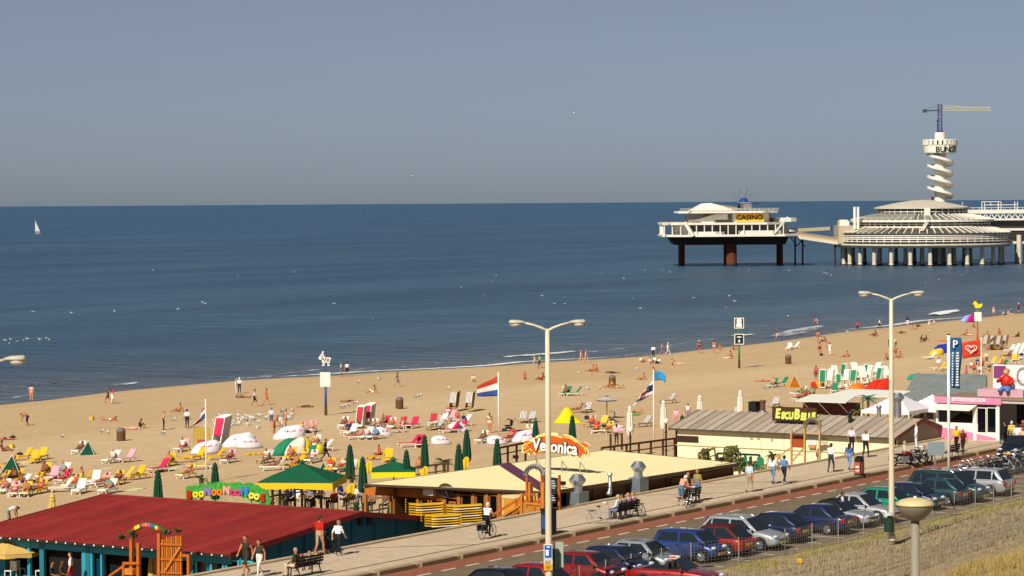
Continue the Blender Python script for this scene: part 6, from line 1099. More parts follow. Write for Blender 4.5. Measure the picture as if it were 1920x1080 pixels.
dome(1536,728,34,['b8261a','d98a20','c9c41e'],'red and yellow open windbreak at the end of the stack',marks=False); dome(1765,662,42,['1f2f9a','2434a8','1c2a8c'],'deep blue dome windbreak near the litter bin',marks=False); dome(1755,666,30,['d9b52a'],'small yellow windbreak tucked under the blue one',marks=False); dome(1868,655,26,['d9a02a','8a8ab0'],'orange and lilac striped dome windbreak',marks=False); dome(1815,604,34,['8a9ad0','b01e78','6a4aa0'],'blue and magenta beach shelter at the waterline',marks=False); dome(1713,712,30,['1f8a6a','1f7a5a'],'green dome windbreak at the corner of the grey marquee',marks=False)
def heart_pts(s,n=22): return [(s*.0625*16*math.sin(t)**3,s*.0625*(13*math.cos(t)-5*math.cos(2*t)-2*math.cos(3*t)-math.cos(4*t))) for t in [2*math.pi*i/n for i in range(n+1)]]
def heart(parent,c,s,m,u=(0,1,0),w=.1):
    U_=Vector(u); c=Vector(c)
    for k in (1.,.62): MB().tube([c+U_*x*k*1.25+Vector((0,0,y*k)) for x,y in heart_pts(s)],w*s*k,6).build('heart_mark',mat('e6d9d0',.6),parent)
heart(t,(.62,.5,.55),.28,None,(0,1,0))
def atent(px,py,wpx,hx,hx2,label):
    p=atb(px,py); w=wpx/(F/(p-Vector((0,0,HC))).length); t=thing('beach_tent',label,'tent',p,ALP-math.pi/2+.3); h=w*.75
    MB().add([(-w/2,-.5*w,0),(w*.1,0,h),(w*.35,-.45*w,0)],[(0,1,2),(2,1,0)]).build('front_panel',mat(hx,.8),t).modifiers.new('s','SOLIDIFY').thickness=.02
    MB().add([(-w/2,-.5*w,0),(w*.1,0,h),(-w*.3,.55*w,0)],[(0,1,2)]).build('side_panel',mat(hx,.8),t).modifiers.new('s','SOLIDIFY').thickness=.02
    MB().add([(w*.35,-.45*w,0),(w*.1,0,h),(w*.55,.45*w,0)],[(0,1,2)]).build('far_panel',mat(hx2,.8),t).modifiers.new('s','SOLIDIFY').thickness=.02
    MB().tube([(w*.35,-.45*w,0),(w*.1,0,h+.06)],.02,5).tube([(-w/2,-.5*w,0),(w*.1,0,h+.06)],.02,5).build('pole',mat('d8d4cc',.5),t)
atent(18,893,50,'17684a','14302a','larger dark green triangular beach tent by the sunbed row'); atent(163,852,32,'1a6a4c','d0d4cc','small green triangular beach tent on the open sand'); atent(1487,726,30,'d98a1e','dcd6cc','small orange triangular beach tent'); atent(605,880,18,'2a7a60','1f6a50','tiny green tent beyond the big parasol')
# yellow half-collapsed tent
p=atb(1065,792); yt=thing('yellow_pop_up_tent','crumpled bright yellow pop-up tent on the open sand','tent',p,ALP-math.pi/2); MB().grid(lambda a,b:((a-.5)*2.6,(b-.5)*1.6,1.05*math.sin(math.pi*a)**.8*math.sin(math.pi*b)**.7*(1-.35*math.cos(a*7))+.0),16,10).build('fabric',mat('e0c416',.75,.2,0,.08,3),yt,smooth=True); MB().tube([(-1.3,-.4,0),(0,0,1.0),(1.3,.3,0)],.03,6).build('hoop',mat('8a7a20',.6),yt)
def stack(px,py,n,kind,label,grp,rz,tilt=1.05,step=.115,sc=1.):
    if kind not in _bed: sunbed(-500,900,0,kind,'x','x')
    p=atb(px,py); fr,st,bk,lg=_bed[kind]
    for i in range(n):
        t=thing('stacked_sunbed',label,'sunbed',(p.x+math.cos(rz)*step*i*1.0,p.y+math.sin(rz)*step*i*1.0,p.z+.8*sc+.012*i),0,grp); t.rotation_euler=(0,-tilt,rz); t.scale=(sc,)*3
        ob('frame',fr,t); ob('seat',st,t)
stack(412,838,14,'p','pink and white sunbed leaning in the tall tilted stack','pink and white sunbeds stacked on end',.25,1.15,.115,1.25); stack(690,800,12,'p','pink and white sunbed in the double stack beside the sunbathing group','pink and white sunbeds stacked on end',.3,1.2); stack(676,803,8,'r','red and white sunbed in the lower part of the double stack','pink and white sunbeds stacked on end',.3,1.2)
stack(850,772,9,'n','navy striped lounger leaning in the folded pile','striped loungers piled on the sand',.4,.95,.2); stack(880,772,7,'n','navy striped lounger at the far end of the folded pile','striped loungers piled on the sand',.4,.95,.2)
random.seed(17)
for i,(x,y,k) in enumerate(((1543,729,'g'),(1558,726,'w'),(1572,730,'g'),(1588,724,'w'),(1600,728,'g'),(1618,722,'w'),(1632,720,'w'),(1650,722,'g'),(1662,718,'w'),(1565,716,'w'),(1584,713,'g'),(1605,712,'w'),(1625,711,'g'),(1645,712,'w'))):
    stack(x,y,3,k,('green' if k=='g' else 'cream')+' sunbed '+('standing on end in the front of the long stack' if i<9 else 'heaped at the back of the long stack'),'green and cream sunbeds stacked on end',.25+.7*rx(),1.15+.3*rx(),.16,.95+.1*rx())
for i,(x,y) in enumerate(((1850,655),(1862,656),(1874,656),(1885,655))): stack(x,y,3,'n','striped lounger standing in the far stack beside the red flag','striped loungers stacked far along the beach',-.3,1.3,.2)
for i,(x,y) in enumerate(((1895,660),(1905,658),(1915,656),(1900,668),(1912,664))): sunbed(x,y,math.pi-.3,'w','white sunbed in the loose heap at the far end of the beach','white sunbeds heaped far along the beach')
for i,(x,y) in enumerate(((1822,690),(1832,684),(1842,692),(1850,686),(1838,698),(1855,696),(1826,700))): bp_(x,y,('sit','hug','bedsit','stand')[i%4],'t',('t|2a1c14|{}|3a3a44s|-','p|6a4a30|{}|6a5a5as|-')[i%2].format(('d9d4d0','2a3a7a','b03a30','d9c8a0','e0dcd8','3a3a44','c9603a')[i]),'beachgoer in the crowd under the red heart flag, '+('white top','navy top','red top','cream top with legs drawn up','off-white top, crouching','dark grey top','orange top')[i])
# lattice panel and folded yellow covers
o=MB(); 
for i in range(9): o.box(-.02,.02,-.7,.7,.1+i*.17,.2+i*.17)
for i in range(6): o.box(.02,.05,-.7+i*.26,-.62+i*.26,0,1.7)
tag(o.build('lattice_panel',mat('b59a1e',.7,.2,0,.3,4),loc=atb(378,838),rot=ALP+math.pi),'yellow lattice screen beside the white flagpole','screen')
for i in range(5): tag(MB().box(-.35,.35,-.2,.2,.0,.12).build('folded_cover',mat('d9a818',.8),loc=atb(468+i*9,853-i*.6),rot=.3*i,bev=.05),'folded yellow cushion cover in the row on the sand','cushion','folded yellow covers on the sand')
# ---- beach bins
def beachbin(px,py,label):
    t=thing('wooden_litter_bin',label,'litter bin',atb(px,py)); m=wood('6b4a2c',6)
    for k in range(14): a=2*math.pi*k/14; o=MB().box(-.07,.07,-.02,.02,.05,.85).build('slat',m,t); o.location=(.36*math.cos(a),.36*math.sin(a),0); o.rotation_euler=(0,0,a+math.pi/2)
    MB().lathe([(.33,.03),(.33,.84)],14).build('liner',mat('4a3626',.8),t); MB().lathe([(.4,.84),(.4,.9),(.34,1.05),(.2,1.15),(0,1.17)],16).build('lid',mat('6a6460',.6),t); MB().box(.18,.42,-.12,.12,.88,1.02).build('mouth',mat('17171a',.7),t)
for a in ((227,827,'wooden slatted litter bin with grey lid on the left of the beach near the couple lying'),(749,766,'wooden slatted litter bin standing alone mid beach'),(1148,723,'wooden slatted litter bin behind a yellow sunbather'),(1478,682,'wooden slatted litter bin on bare sand near the white sunbeds'),(1793,650,'wooden slatted litter bin beside the deep blue windbreak')): beachbin(a[0],a[1],a[2].replace(' on the left of the beach',''))
# ---- animal signposts
MSW=mat('e4e0d6',.6,.3,0,.05,2); MK=mat('1c1c20',.6)
def signpost(px,pyb,pyt,hx,label,draw):
    p=atb(px,pyb); d=(p-Vector((0,0,HC))).length; k=F/d; H=(pyb-pyt)/k; t=thing('beach_signpost',label,'sign',p,ALP-math.pi/2)
    MB().tube([(0,0,0),(0,0,1.0)],[.16,.14],10).build('wooden_base',wood('5a4026',4),t); MB().tube([(0,0,.9),(0,0,H*.45)],.12,10).build('lower_post',mat(hx,.5),t,smooth=True); MB().tube([(0,0,H*.4),(0,0,H-.4)],.07,8).build('upper_post',mat(hx,.5),t,smooth=True); draw(t,H,k); return t
def sil(t,name,pts,k,zc_,m,y=-.12,th=.08,xc_=0): return MB().prism([((x-xc_)/k,y,zc_+z/k) for x,z in pts],(0,th,0)).build(name,m,t)
def zebra(t,H,k):
    sil(t,'information_board',[(-10,0),(9,0),(9,27),(-10,27)],k,H-(725-658)/k,MSW)
    Z=[(-11,13),(-13,16),(-10,20),(-7,24),(-5,29),(-3,28),(-3,22),(-1,17),(8,17),(11,15),(11,13),(9,14),(8,6),(8,1),(4,1),(4,7),(-1,7),(-2,1),(-6,1),(-6,8),(-7,14),(-9,12)]
    sil(t,'zebra_silhouette',Z,k,H-(687-658)/k,MSW)
    for i,(x0,z0,x1,z1) in enumerate(((-8,18,-5,16),(-7,21,-4,19),(-6,13,-3,15),(-3,15,-2,9),(0,16,1,9),(3,16,4,9),(6,15,6,9),(-6,5,-3,5),(5,5,8,5),(-5,24,-3,24))):
        q=MB(); q.bar(((x0)/k,-.145,H-29/k+z0/k),((x1)/k,-.145,H-29/k+z1/k),.03,.06); q.build('stripe',MK,t)
signpost(611,779,658,'2a4f96','blue signpost topped with a zebra silhouette above a white board',zebra)
def bear(t,H,k):
    for zc_,nm in ((H-(616-595)/k,'upper_board'),(H-(646-595)/k,'lower_board')):
        sil(t,nm,[(-9,0),(9,0),(9,20),(-9,20)],k,zc_,MSW); sil(t,nm+'_panel',[(-7.5,1.5),(7.5,1.5),(7.5,18.5),(-7.5,18.5)],k,zc_,MK,-.14,.02)
    z=H-21/k; sil(t,'animal_silhouette',[(-5,2),(5,2),(5.5,8),(3.5,10.5),(5,13),(4,18),(-4,18),(-5,13),(-3.5,10.5),(-5.5,8)],k,z,MSW,-.16,.02); z=H-51/k; sil(t,'pictogram',[(-4,13),(4,13),(4,15),(-4,15)],k,z,MSW,-.16,.02); sil(t,'pictogram',[(-1.5,4),(1.5,4),(1.5,9),(-1.5,9)],k,z,MSW,-.16,.02)
signpost(1386,691,595,'2f7a3c','green signpost with two black and white animal boards',bear)
def duck(t,H,k):
    sil(t,'information_board',[(-6,0),(7,0),(7,17),(-6,17)],k,H-(603-566)/k,MSW)
    sil(t,'duck_silhouette',[(-8,8),(-11,9),(-8,11),(-6,14),(-3,14),(-1,11),(2,8),(8,10),(9,7),(6,2),(-3,1),(-6,4),(-5,7)],k,H-(580-566)/k,mat('d9cf1c',.6)); sil(t,'beak',[(-8,8.5),(-12,9.5),(-8,11)],k,H-(580-566)/k,mat('c2461c',.6),-.14)
signpost(1833,660,566,'b5432a','red-brown signpost topped with a yellow duck above a white board',duck)
# ================================================================ PARASOLS, FLAGS
MGREEN=mat('12402c',.8,.2,0,.15,3,.2,name='green_canvas'); MCREAM=mat('c9a95e',.8,.2,0,.12,3,.2,name='cream_canvas'); MWC=mat('d8d2c2',.8,.2,0,.1,3,.2,name='white_canvas')
def folded(px,pyt,m,label,ztop=.7,base=-2.6,h=2.3,w=.27,grp=None):
    p=at(px,pyt,ztop); t=thing('folded_parasol',label,'parasol',(p.x,p.y,base),random.uniform(0,3),grp); T=ztop-base
    bm=MB(); n=16; prof=[(.05,T-.02),(.13,T-.12),(.17,T-.25),(.13,T-.3),(.2,T-.7),(w,T-h*.75),(w*1.02,T-h*.9),(w*.7,T-h)]
    vs=[]; 
    for r,z in prof:
        for k in range(n): a=2*math.pi*k/n; rr=r*(1+.16*(1 if k%2 else -1)*(z<T-.3)); vs.append((rr*math.cos(a),rr*math.sin(a),z))
    fs=[(i*n+k,i*n+(k+1)%n,(i+1)*n+(k+1)%n,(i+1)*n+k) for i in range(len(prof)-1) for k in range(n)]+[tuple(range(n-1,-1,-1))]
    bm.add(vs,fs).build('canopy',m,t,smooth=False); MB().tube([(0,0,0),(0,0,T+.04)],.035,8).build('pole',wood('8a7a5a'),t); MB().lathe([(.3,0),(.3,.08),(.06,.1)],12).build('base',PG,t); MB().lathe([(.185,T-.36),(.2,T-.42),(.185,T-.46)],12).build('tie_band',m,t)
    return t
for x,y,lb,zt in ((296,880,'folded green parasol standing alone left of the sign letters',.8),(403,867,'folded green parasol behind the green name sign',.9),(656,833,'tall folded green parasol with a yellow cloth tied low',1.0),(680,856,'folded green parasol at the corner of the cream roof',.7),(762,843,'folded green parasol beside the low yellow-edged parasol',.8),(796,815,'tall folded green parasol beside the terrace palm',1.0),(860,832,'shorter folded green parasol of a touching pair',.8),(875,804,'taller folded green parasol of a touching pair',1.05),(932,822,'folded green parasol below the tricolour flagpole',.8),(1004,787,'folded green parasol behind the left of the flame sign',1.0),(1073,778,'folded green parasol behind the right of the flame sign',1.0),(1279,778,'folded green parasol at the grey-roofed bar terrace',.9)): folded(x,y,MGREEN,lb,zt)
for x,y,lb,zt in ((1181,760,'white folded parasol behind the black lamp post',1.1),(1244,750,'white folded parasol under the twin flags',1.1),(1312,740,'white folded parasol behind the end of the grey roof',1.0),(1388,731,'white folded parasol above the middle of the grey roof',1.1)): folded(x,y,MWC,lb,zt,w=.23)
folded(288,1012,MCREAM,'cream folded parasol inside the orange gate',.2,-2.6,2.0); folded(98,924,MCREAM,'cream folded parasol behind the red roof edge',.2,-2.6,2.0); folded(668,940,MGREEN,'small folded green parasol beside the orange terrace',-.6,-2.6,1.5,.25); folded(733,935,MGREEN,'small folded green parasol inside the orange terrace',-.4,-2.4,1.6,.25)
def openparasol(loc,rz,T,w,m1,m2,label,val=.32,drop=.75,sides=4):
    t=thing('open_parasol',label,'parasol',loc,rz); n=sides; pts=[(w*math.cos(2*math.pi*(k+.5)/n),w*math.sin(2*math.pi*(k+.5)/n)) for k in range(n)]
    for k in range(n):
        a,b=pts[k],pts[(k+1)%n]; q=MB().grid(lambda s,r:((a[0]*(1-s)+b[0]*s)*r,(a[1]*(1-s)+b[1]*s)*r,T-drop*r**.92-.05*math.sin(math.pi*s)*r*(1-r)),6,6).build('canopy_panel',m1,t); q.modifiers.new('s','SOLIDIFY').thickness=.02
        if m2:
            q=MB().grid(lambda s,r:((a[0]*(1-s)+b[0]*s)*1.003,(a[1]*(1-s)+b[1]*s)*1.003,T-drop-.01-val*r*(.8+.2*abs(math.cos(s*math.pi)))),8,2).build('valance',m2,t); q.modifiers.new('s','SOLIDIFY').thickness=.02
        MB().tube([(0,0,T-.5),(a[0]*.98,a[1]*.98,T-drop-.05)],.025,5).build('rib',wood('a8844c'),t)
    MB().tube([(0,0,0),(0,0,T+.05)],.05,8).build('pole',wood('7a5a36'),t); MB().lathe([(.0,T+.22),(.12,T+.14),(.2,T+.04),(.1,T-.02)],10).build('cap',m1,t); return t
def place_par(px,pyt,zt,**k): p=at(px,pyt,zt); return p
p=at(566,868,.85); openparasol((p.x,p.y,-2.4),.45,3.25,3.3,mat('14553a',.75,.2,0,.1,2),mat('d4b51a',.75,.2,0,.08,2),'big square green parasol with yellow valance behind the red-roofed bar',.42,1.0)
p=at(738,864,.0); openparasol((p.x,p.y,-2.5),.6,2.5,2.0,mat('14553a',.75,.2,0,.1,2),mat('d9d01a',.75,.2,0,.08,2),'low green parasol with bright yellow valance and white patch',.4,.6)
p=at(20,1010,-.15); openparasol((p.x,p.y,-2.5),.2,2.35,1.75,MCREAM,MCREAM,'open cream parasol in front of the turquoise posts',.2,.62,8)
p=atb(1138,785); openparasol(p,0,2.1,.95,striped('d8d4cc','26304a',3,2),None,'small navy and white striped beach parasol',.2,.4,8)
p=atb(1808,705); 
def flagpole(px,pyb,pyt,label,z=None,lean=0):
    p=atb(px,pyb) if z is None else at(px,pyb,z); d=(p-Vector((0,0,HC))).length; H=(pyb-pyt)/(F/d); t=thing('flagpole',label,'flagpole',p)
    MB().tube([(0,0,0),(lean*.5,0,H*.5),(lean,0,H)],[.07,.06,.045],10).build('pole',WHITE,t,smooth=True); MB().ell((lean,0,H+.05),(.08,.08,.06),8,5).build('finial',WHITE,t); return t,p,H
def flag(name,label,p,z,fn,mats,mi,nu=14,nv=9):
    bm=MB(); bm.grid(fn,nu,nv); bm.m=[mi(i/nu,j/nv) for i in range(nu) for j in range(nv)]; o=bm.build(name,mats,loc=(p.x,p.y,z),smooth=True); o.modifiers.new('s','SOLIDIFY').thickness=.015; return tag(o,label,'flag')
RGT=Vector((_r.x,_r.y,0))
FR,FWt,FB=mat('b03a26',.8),mat('dcd6cc',.8),mat('2f4f9a',.8)
t,p,H=flagpole(387,905,752,'white flagpole rising behind the green name sign')
flag('tricolour_flag','red, white and blue flag hanging limp from the pole behind the name sign',p,p.z+H-.1,lambda a,b:tuple(RGT*(-1.45*a*(.25+.75*b)-.0)+Vector((0.1*math.sin(a*9+b*5),0,-1.0*a*(1-.2*b)-1.15*b*(1-.1*a)-.25*a))),[FR,FWt,FB],lambda a,b:0 if b<.33 else 1 if b<.62 else 2)
t,p,H=flagpole(935,815,700,'white flagpole with a tricolour among the pink sunbeds')
flag('tricolour_flag','red, white and blue flag drooping over the pink sunbeds',p,p.z+H-.2,lambda a,b:tuple(RGT*(-1.75*a)+Vector((0.18*math.sin(a*5),0,-.9*a*a*(1-b*.3)-.75*a*(1-a)-1.75*b*(1-.35*a)))),[FR,FWt,FB],lambda a,b:0 if b<.33 else 1 if b<.66 else 2)
t,p,H=flagpole(1226,838,696,'leaning white pole carrying two flags by the bar terrace',None,.0)
flag('sky_blue_flag','plain sky blue flag flying from the leaning pole',p,p.z+H-.05,lambda a,b:tuple(RGT*(1.05*a)+Vector((.15*math.sin(a*4),0,.1*math.sin(a*3)-.35*a*a-.75*b*(1-.2*a)))),[mat('2f8ac0',.8)],lambda a,b:0)
def striped_fl(a,b): return 2 if (abs(a-.55)<.12 and abs(b-.62)<.1) or (abs(a-.25)<.1 and abs(b-.6)<.1) else (1 if int((a*1.1+b*2.2)*2.6)%2 else 0)
flag('striped_flag','blue and white diagonal striped flag with red discs drooping from the leaning pole',p,p.z+H-.35,lambda a,b:tuple(RGT*(-1.75*a*b**.6-.02)+Vector((.15*math.sin(a*6),0,-1.7*a*(.6+.4*b)-1.35*b*(1-.35*a)))),[mat('26426f',.8),FWt,mat('b5402a',.8)],striped_fl,20,14)
t,p,H=flagpole(1840,748,636,'white flagpole with the red heart flag behind the kiosk',-1.5)
o=flag('red_flag','bright red flag with a pale double heart behind the kiosk',p,p.z+H-.05,lambda a,b:tuple(RGT*(-1.75*a)+Vector((.12*math.sin(a*6+b),0,-.35*a-1.55*b*(1-.06*a)))),[mat('c93a20',.75)],lambda a,b:0)
bm=MB()
for k_ in (1.,.6): bm.tube([RGT*(-.85+x*k_*1.25)+Vector((-.14-.05,0,-.9+y*k_)) for x,y in heart_pts(.42)],.04*k_+.01,6)
bm.build('heart_mark',mat('e6cfc4',.7),o)
# blue parking banner on a tall pole at the kerb
pb=at(1779,905,-.15); pb=Vector((onv(1779,905,66.0).x,66.0,-.15)); H=onv(1779,628,66.0).z+.15
bn=thing('banner_pole','tall white pole with a long blue parking banner at the roadside','banner',pb); MB().tube([(0,0,0),(0,0,H)],.085,12).build('pole',WHITE,bn,smooth=True); MB().ell((0,0,H+.03),(.12,.12,.05),8,4).build('cap',MK,bn)
L=(onv(1779,632,66.0).z-onv(1779,726,66.0).z); wv=.62
o=MB().grid(lambda a,b:tuple(RGT*(.1+wv*a*(1+.15*math.sin(b*6)))+Vector((.12*math.sin(a*3+b*7)*b,0,H-.15-L*b*(1+.03*a)))),6,24).build('banner',mat('2a5580',.7,.2,0,.1,2),bn,smooth=True); o.modifiers.new('s','SOLIDIFY').thickness=.01
rr=ALP-math.pi/2
text('letter','P',.62,mat('dfe2e2',.6,.3,0,0),bn,tuple(RGT*.36+Vector((-.12,-.08,H-.55))),(math.pi/2,0,rr),.01,1,.01)
random.seed(2)
for c_,w_ in ((.22,.1),(.5,.2)):
    for i in range(13):
        q=RGT*c_+Vector((-.13-.006*i,-.085,H-1.05-i*.155)); e=RGT*w_*random.uniform(.6,1); MB().bar(q-e*.5,q+e*.5,.012,.1).build('lettering_mark',mat('d4d8d8',.6),bn)
# ---- gulls on the sand
random.seed(3); cnt=0
for i in range(62):
    x=random.gauss(462,42); y=792-(x-462)*.10+random.gauss(0,6)
    if not (385<x<575 and 770<y<806): continue
    o=ob('gull',gm); o.location=atb(x,y); o.location.z+=.06; o.rotation_euler=(0,0,random.uniform(0,6.28)); tag(o,'gull standing in the flock on the sand behind the white domes','gull','flock of gulls on the sand')
for i,(x,y) in enumerate(((190,812),(203,814),(117,822),(306,815),(325,790),(672,719),(711,713),(640,766),(646,764),(690,768),(840,730),(852,747),(1084,701),(1108,703),(1196,694),(1058,731),(1103,731),(1125,731),(1456,668),(1590,624),(1741,623),(655,762),(662,758),(668,757),(780,746),(786,744))):
    o=ob('gull',gm); o.location=atb(x,y); o.location.z+=.06; o.rotation_euler=(0,0,random.uniform(0,6.28)); tag(o,'single gull or pigeon standing on bare sand away from the flock','gull','gulls scattered over the sand')
# ================================================================ TERRACES
MRAIL=wood('5a3a24',3)
def rail(px0,py0,px1,py1,z,label,n=6,h=1.0,m=MRAIL,deck=-2.6):
    a,b=at(px0,py0,z),at(px1,py1,z); t=thing('terrace_railing',label,'railing',(a.x,a.y,deck)); v=b-a; H=z-deck
    MB().bar((0,0,H),(v.x,v.y,H),.12,.14).build('top_rail',m,t); MB().bar((0,0,H-.5),(v.x,v.y,H-.5),.05,.08).build('mid_rail',m,t)
    for i in range(n): q=v*(i/(n-1)); MB().bar((q.x,q.y,0),(q.x,q.y,H),.12,.12).build('post',m,t)
rail(497,918,566,907,-1.0,'dark timber terrace railing beneath the big green parasol'); rail(566,907,602,912,-1.0,'short dark railing turning the corner under the big parasol',3); rail(1128,840,1265,822,-.6,'brown timber railing seaward of the cream roof',7); rail(1310,850,1362,833,-.7,'timber railing beside the climbing plants',4,m=wood('8a6a40',3)); rail(770,878,840,868,-1.3,'low terrace railing beside the palm pot',4,m=wood('8a6a40',3)); rail(935,840,985,830,-1.0,'brown railing behind the roof below the tricolour',4); rail(1345,850,1424,853,-.9,'thin dark green metal railing before the cream wall',4,m=mat('1a3028',.5))
tag(MB().box(119,152,79.9,97,-2.9,-2.42).build('terrace_deck',wood('9a7a4e',2)),kind='structure'); tag(MB().box(152.5,172,79.9,100,-2.9,-2.45).build('terrace_paving',mat('a8906a',.9,.2,0,.2,1)),kind='structure')
def chair(px,py,z,rz,m,label,grp):
    p=at(px,py,z); t=thing('terrace_chair',label,'chair',p,rz,grp); MB().box(-.22,.22,-.22,.22,.42,.46).build('seat',m,t); MB().box(-.24,-.2,-.22,.22,.46,.9).build('backrest',m,t,bev=.02)
    for sx in (-1,1):
        for sy in (-1,1): MB().bar((sx*.2,sy*.2,0),(sx*.2,sy*.2,.42),.04,.04).build('leg',m,t)
def table(px,py,z,label):
    t=thing('terrace_table',label,'table',at(px,py,z)); MB().lathe([(.0,.76),(.45,.76),(.45,.72),(.05,.7),(.05,.05),(.28,.03),(.28,0)],14).build('top',wood('7a5a3a'),t)
TZ=-2.42; random.seed(9)
TP=[(545,952,'D','p|e4e2de|2a3a5a|2a2a34','in white cap and navy top'),(562,945,'U','t|1a1412|1e2430|26262e','dark-haired in black'),(582,952,'D','p|8a8a90|7a7a84|4a4a52','in grey top'),(600,948,'V','t|2a1a14|2a2a30|3a3a44','in charcoal jacket'),(625,955,'D','t|3a2218|c9683a!|8a4a3a','in orange vest'),(640,942,'v','t|1e1612|26366a|2a2a3a','in blue shirt'),(655,950,'D','p|dcdad6|2c3a66|30303a','with white hair in dark blue'),(668,948,'U','p|6a4a30|dcd8cc|8a8a80','in cream jacket'),(690,960,'D','t|2a1c14|6a5a4a|3a3a3a','in brown')]
for i,(x,y,d,cd,lb) in enumerate(TP):
    person('bench',at(x,y,TZ),dr(d),cd+'|20201e','cafe guest '+lb+' under the big green parasol'); chair(x,y,TZ,dr(d),MWP if i%2 else mat('3a2a1e',.7),('white' if i%2 else 'dark brown')+' terrace chair under the big green parasol','chairs under the big green parasol')
for x,y,lb in ((572,952,'round wooden table left of the parasol pole'),(612,956,'round wooden table by the guest in orange'),(650,958,'round wooden table by the guest with white hair')): table(x,y,TZ,lb)
for x,y,d,lb in ((8,1078,'V','left of the cream parasol pole'),(20,1086,'D','in front of the turquoise posts'),(78,1086,'V','by the corner post'),(143,1088,'V','by the dark doorway'),(37,1082,'U','beside the low turquoise panel')):
    p=at(x,y,-1.55); chair(x,y,-2.5+.4,dr(d),MWP,'cream plastic chair '+lb,'cream plastic chairs at the turquoise bar')
tag(MB().box(92,103.5,84,104,-2.9,-2.1).build('bar_terrace',mat('a8895c',.9,.2,0,.2,1)),kind='structure')
person('stand',at(133,1102,-2.1),DIR['l'],'p|3a2018|e6e2de|b01e3a|20201e','waitress in white top and crimson skirt at the turquoise bar'); person('bench',at(118,1102,-2.1),DIR['r'],'b|2a1a14|4a4038|3a3a30|20201e','guest in mottled brown jacket at the turquoise bar'); person('bench',at(100,1104,-2.1),DIR['r'],'t|1a1412|2a2a30|26262a|20201e','guest in black at the turquoise bar')
for x,y,cd,lb in ((700,958,'t|2a1c14|8a6a4a|3a3a3a','guest in tan top inside the orange terrace'),(722,962,'p|6a4a30|6a4a3a|4a4a4a','guest in brown top inside the orange terrace'),(755,962,'t|1e1612|3a3a44|2a2a30','guest in dark top inside the orange terrace'),(770,958,'p|9a8a70|b08a5a|5a5a5a','guest in ochre top inside the orange terrace')): person('bench',at(x,y,-2.2),DIR['D'],cd+'|20201e',lb)
# palms, climbers, globe lamps
def palm(loc,label,h=1.5,n=22,L=1.5,m='4a5a2c',trunk=True,seed=1,cat='palm'):
    random.seed(seed); t=thing('palm' if cat=='palm' else 'shrub',label,cat,loc)
    if trunk: MB().tube([(0,0,0),(.03,.02,h*.5),(0,0,h)],[.14,.11,.13],8).build('trunk',wood('5a4430',8),t)
    bm=MB()
    for i in range(n):
        a=random.uniform(0,6.28); e=random.uniform(-.1,1.35); pts=[]; l=L*random.uniform(.7,1.1)
        for k in range(7):
            s=k/6; pts.append(Vector((math.cos(a)*l*s*math.cos(e*(1-.5*s)),math.sin(a)*l*s*math.cos(e*(1-.5*s)),h+l*(math.sin(e)*s-.55*s*s))))
        sd_=Vector((-math.sin(a),math.cos(a),0))
        bm.tube(pts,[.02]*6+[.008],4)
        for k in range(1,7):
            for s in (-1,1):
                for q in (0,.5):
                    b0=pts[k-1].lerp(pts[k],q); d=(sd_*s*.8+(pts[k]-pts[k-1]).normalized()*.7+Vector((0,0,-.25))); ll=.34*l/1.5*(1.1-abs(k/6-.4)); w=Vector((0,0,.022)); bm.add([b0-w,b0+w,b0+d*ll],[(0,1,2)])
    bm.build('fronds',mat(m,.7,.3,0,.35,4),t); return t
palm(at(1728,792,-2.4),'large olive-green palm in front of the white tents',1.0,46,2.1,'5a5a2c',seed=2); palm(at(1628,790,-2.4),'blue-green palm between brown container and white tent',1.9,26,1.0,'4a7a66',seed=3); palm(at(1607,795,-2.4),'small bushy palm beside the brown container',1.0,18,.9,'6a6a30',seed=4); palm(at(833,893,-2.4),'small dark palm on the terrace behind the cream roof',.9,22,.85,'3a4428',seed=5); palm(at(533,950,-2.4),'bushy palm at the terrace railing under the big parasol',.6,20,1.0,'44522c',seed=6); palm(at(588,950,-2.4),'dark palm among the guests under the big parasol',1.1,18,.9,'36402a',seed=7); palm(at(660,925,-1.9),'potted palm beside the yellow cloth parasol',1.0,14,.7,'4a4a30',seed=8); palm(at(378,975,-1.6),'small palm tip at the left end of the name sign',2.4,14,.5,'3a4428',seed=12); palm(at(1448,872,-1.6),'dark spiky palm below the cream wall',.7,18,.8,'4a5230',seed=9); palm(at(1412,885,-1.8),'little dark conifer-like palm by the green chairs',.5,20,.6,'3a4424',seed=10); palm(at(1284,850,-1.6),'bare spindly palm behind the grey-roofed bar terrace',1.2,16,.6,'6a6450',seed=13)
def shrub(loc,label,rx_,rz_,n,hx,seed=1):
    random.seed(seed); t=thing('shrub',label,'shrub',loc); bm=MB()
    for i in range(n):
        a=random.uniform(0,6.28); u=random.uniform(0,1); r=rx_*math.sqrt(random.random())*(1-.5*u); c_=Vector((r*math.cos(a),r*math.sin(a),rz_*u)); d=Vector((rx(),rx(),rx())).normalized()*.12; e=Vector((rx(),rx(),rx())).normalized()*.07; bm.add([c_-d,c_+e,c_+d,c_-e],[(0,1,2,3)])
    bm.build('leaves',mat(hx,.7,.25,0,.4,3),t); MB().tube([(0,0,-.3),(0,0,rz_*.8)],.05,6).build('stem',wood('5a4430'),t)
shrub(at(1372,880,-1.6),'climbing leafy shrub at the corner of the cream roof',.9,1.6,700,'6a6a34',2); shrub(at(1322,868,-1.6),'round green shrub behind the cream roof corner',.5,1.0,260,'55632a',3); shrub(at(1388,884,-1.5),'low leafy shrub beside the green chairs',.6,.9,240,'5a6a34',4)
for i,(x,y,d) in enumerate(((1393,882,'D'),(1402,880,'V'),(1422,882,'D'),(1430,884,'U'))): chair(x,y,-1.5,dr(d),mat('1f7a55',.5),'green plastic chair below the cream wall','green chairs below the cream wall')
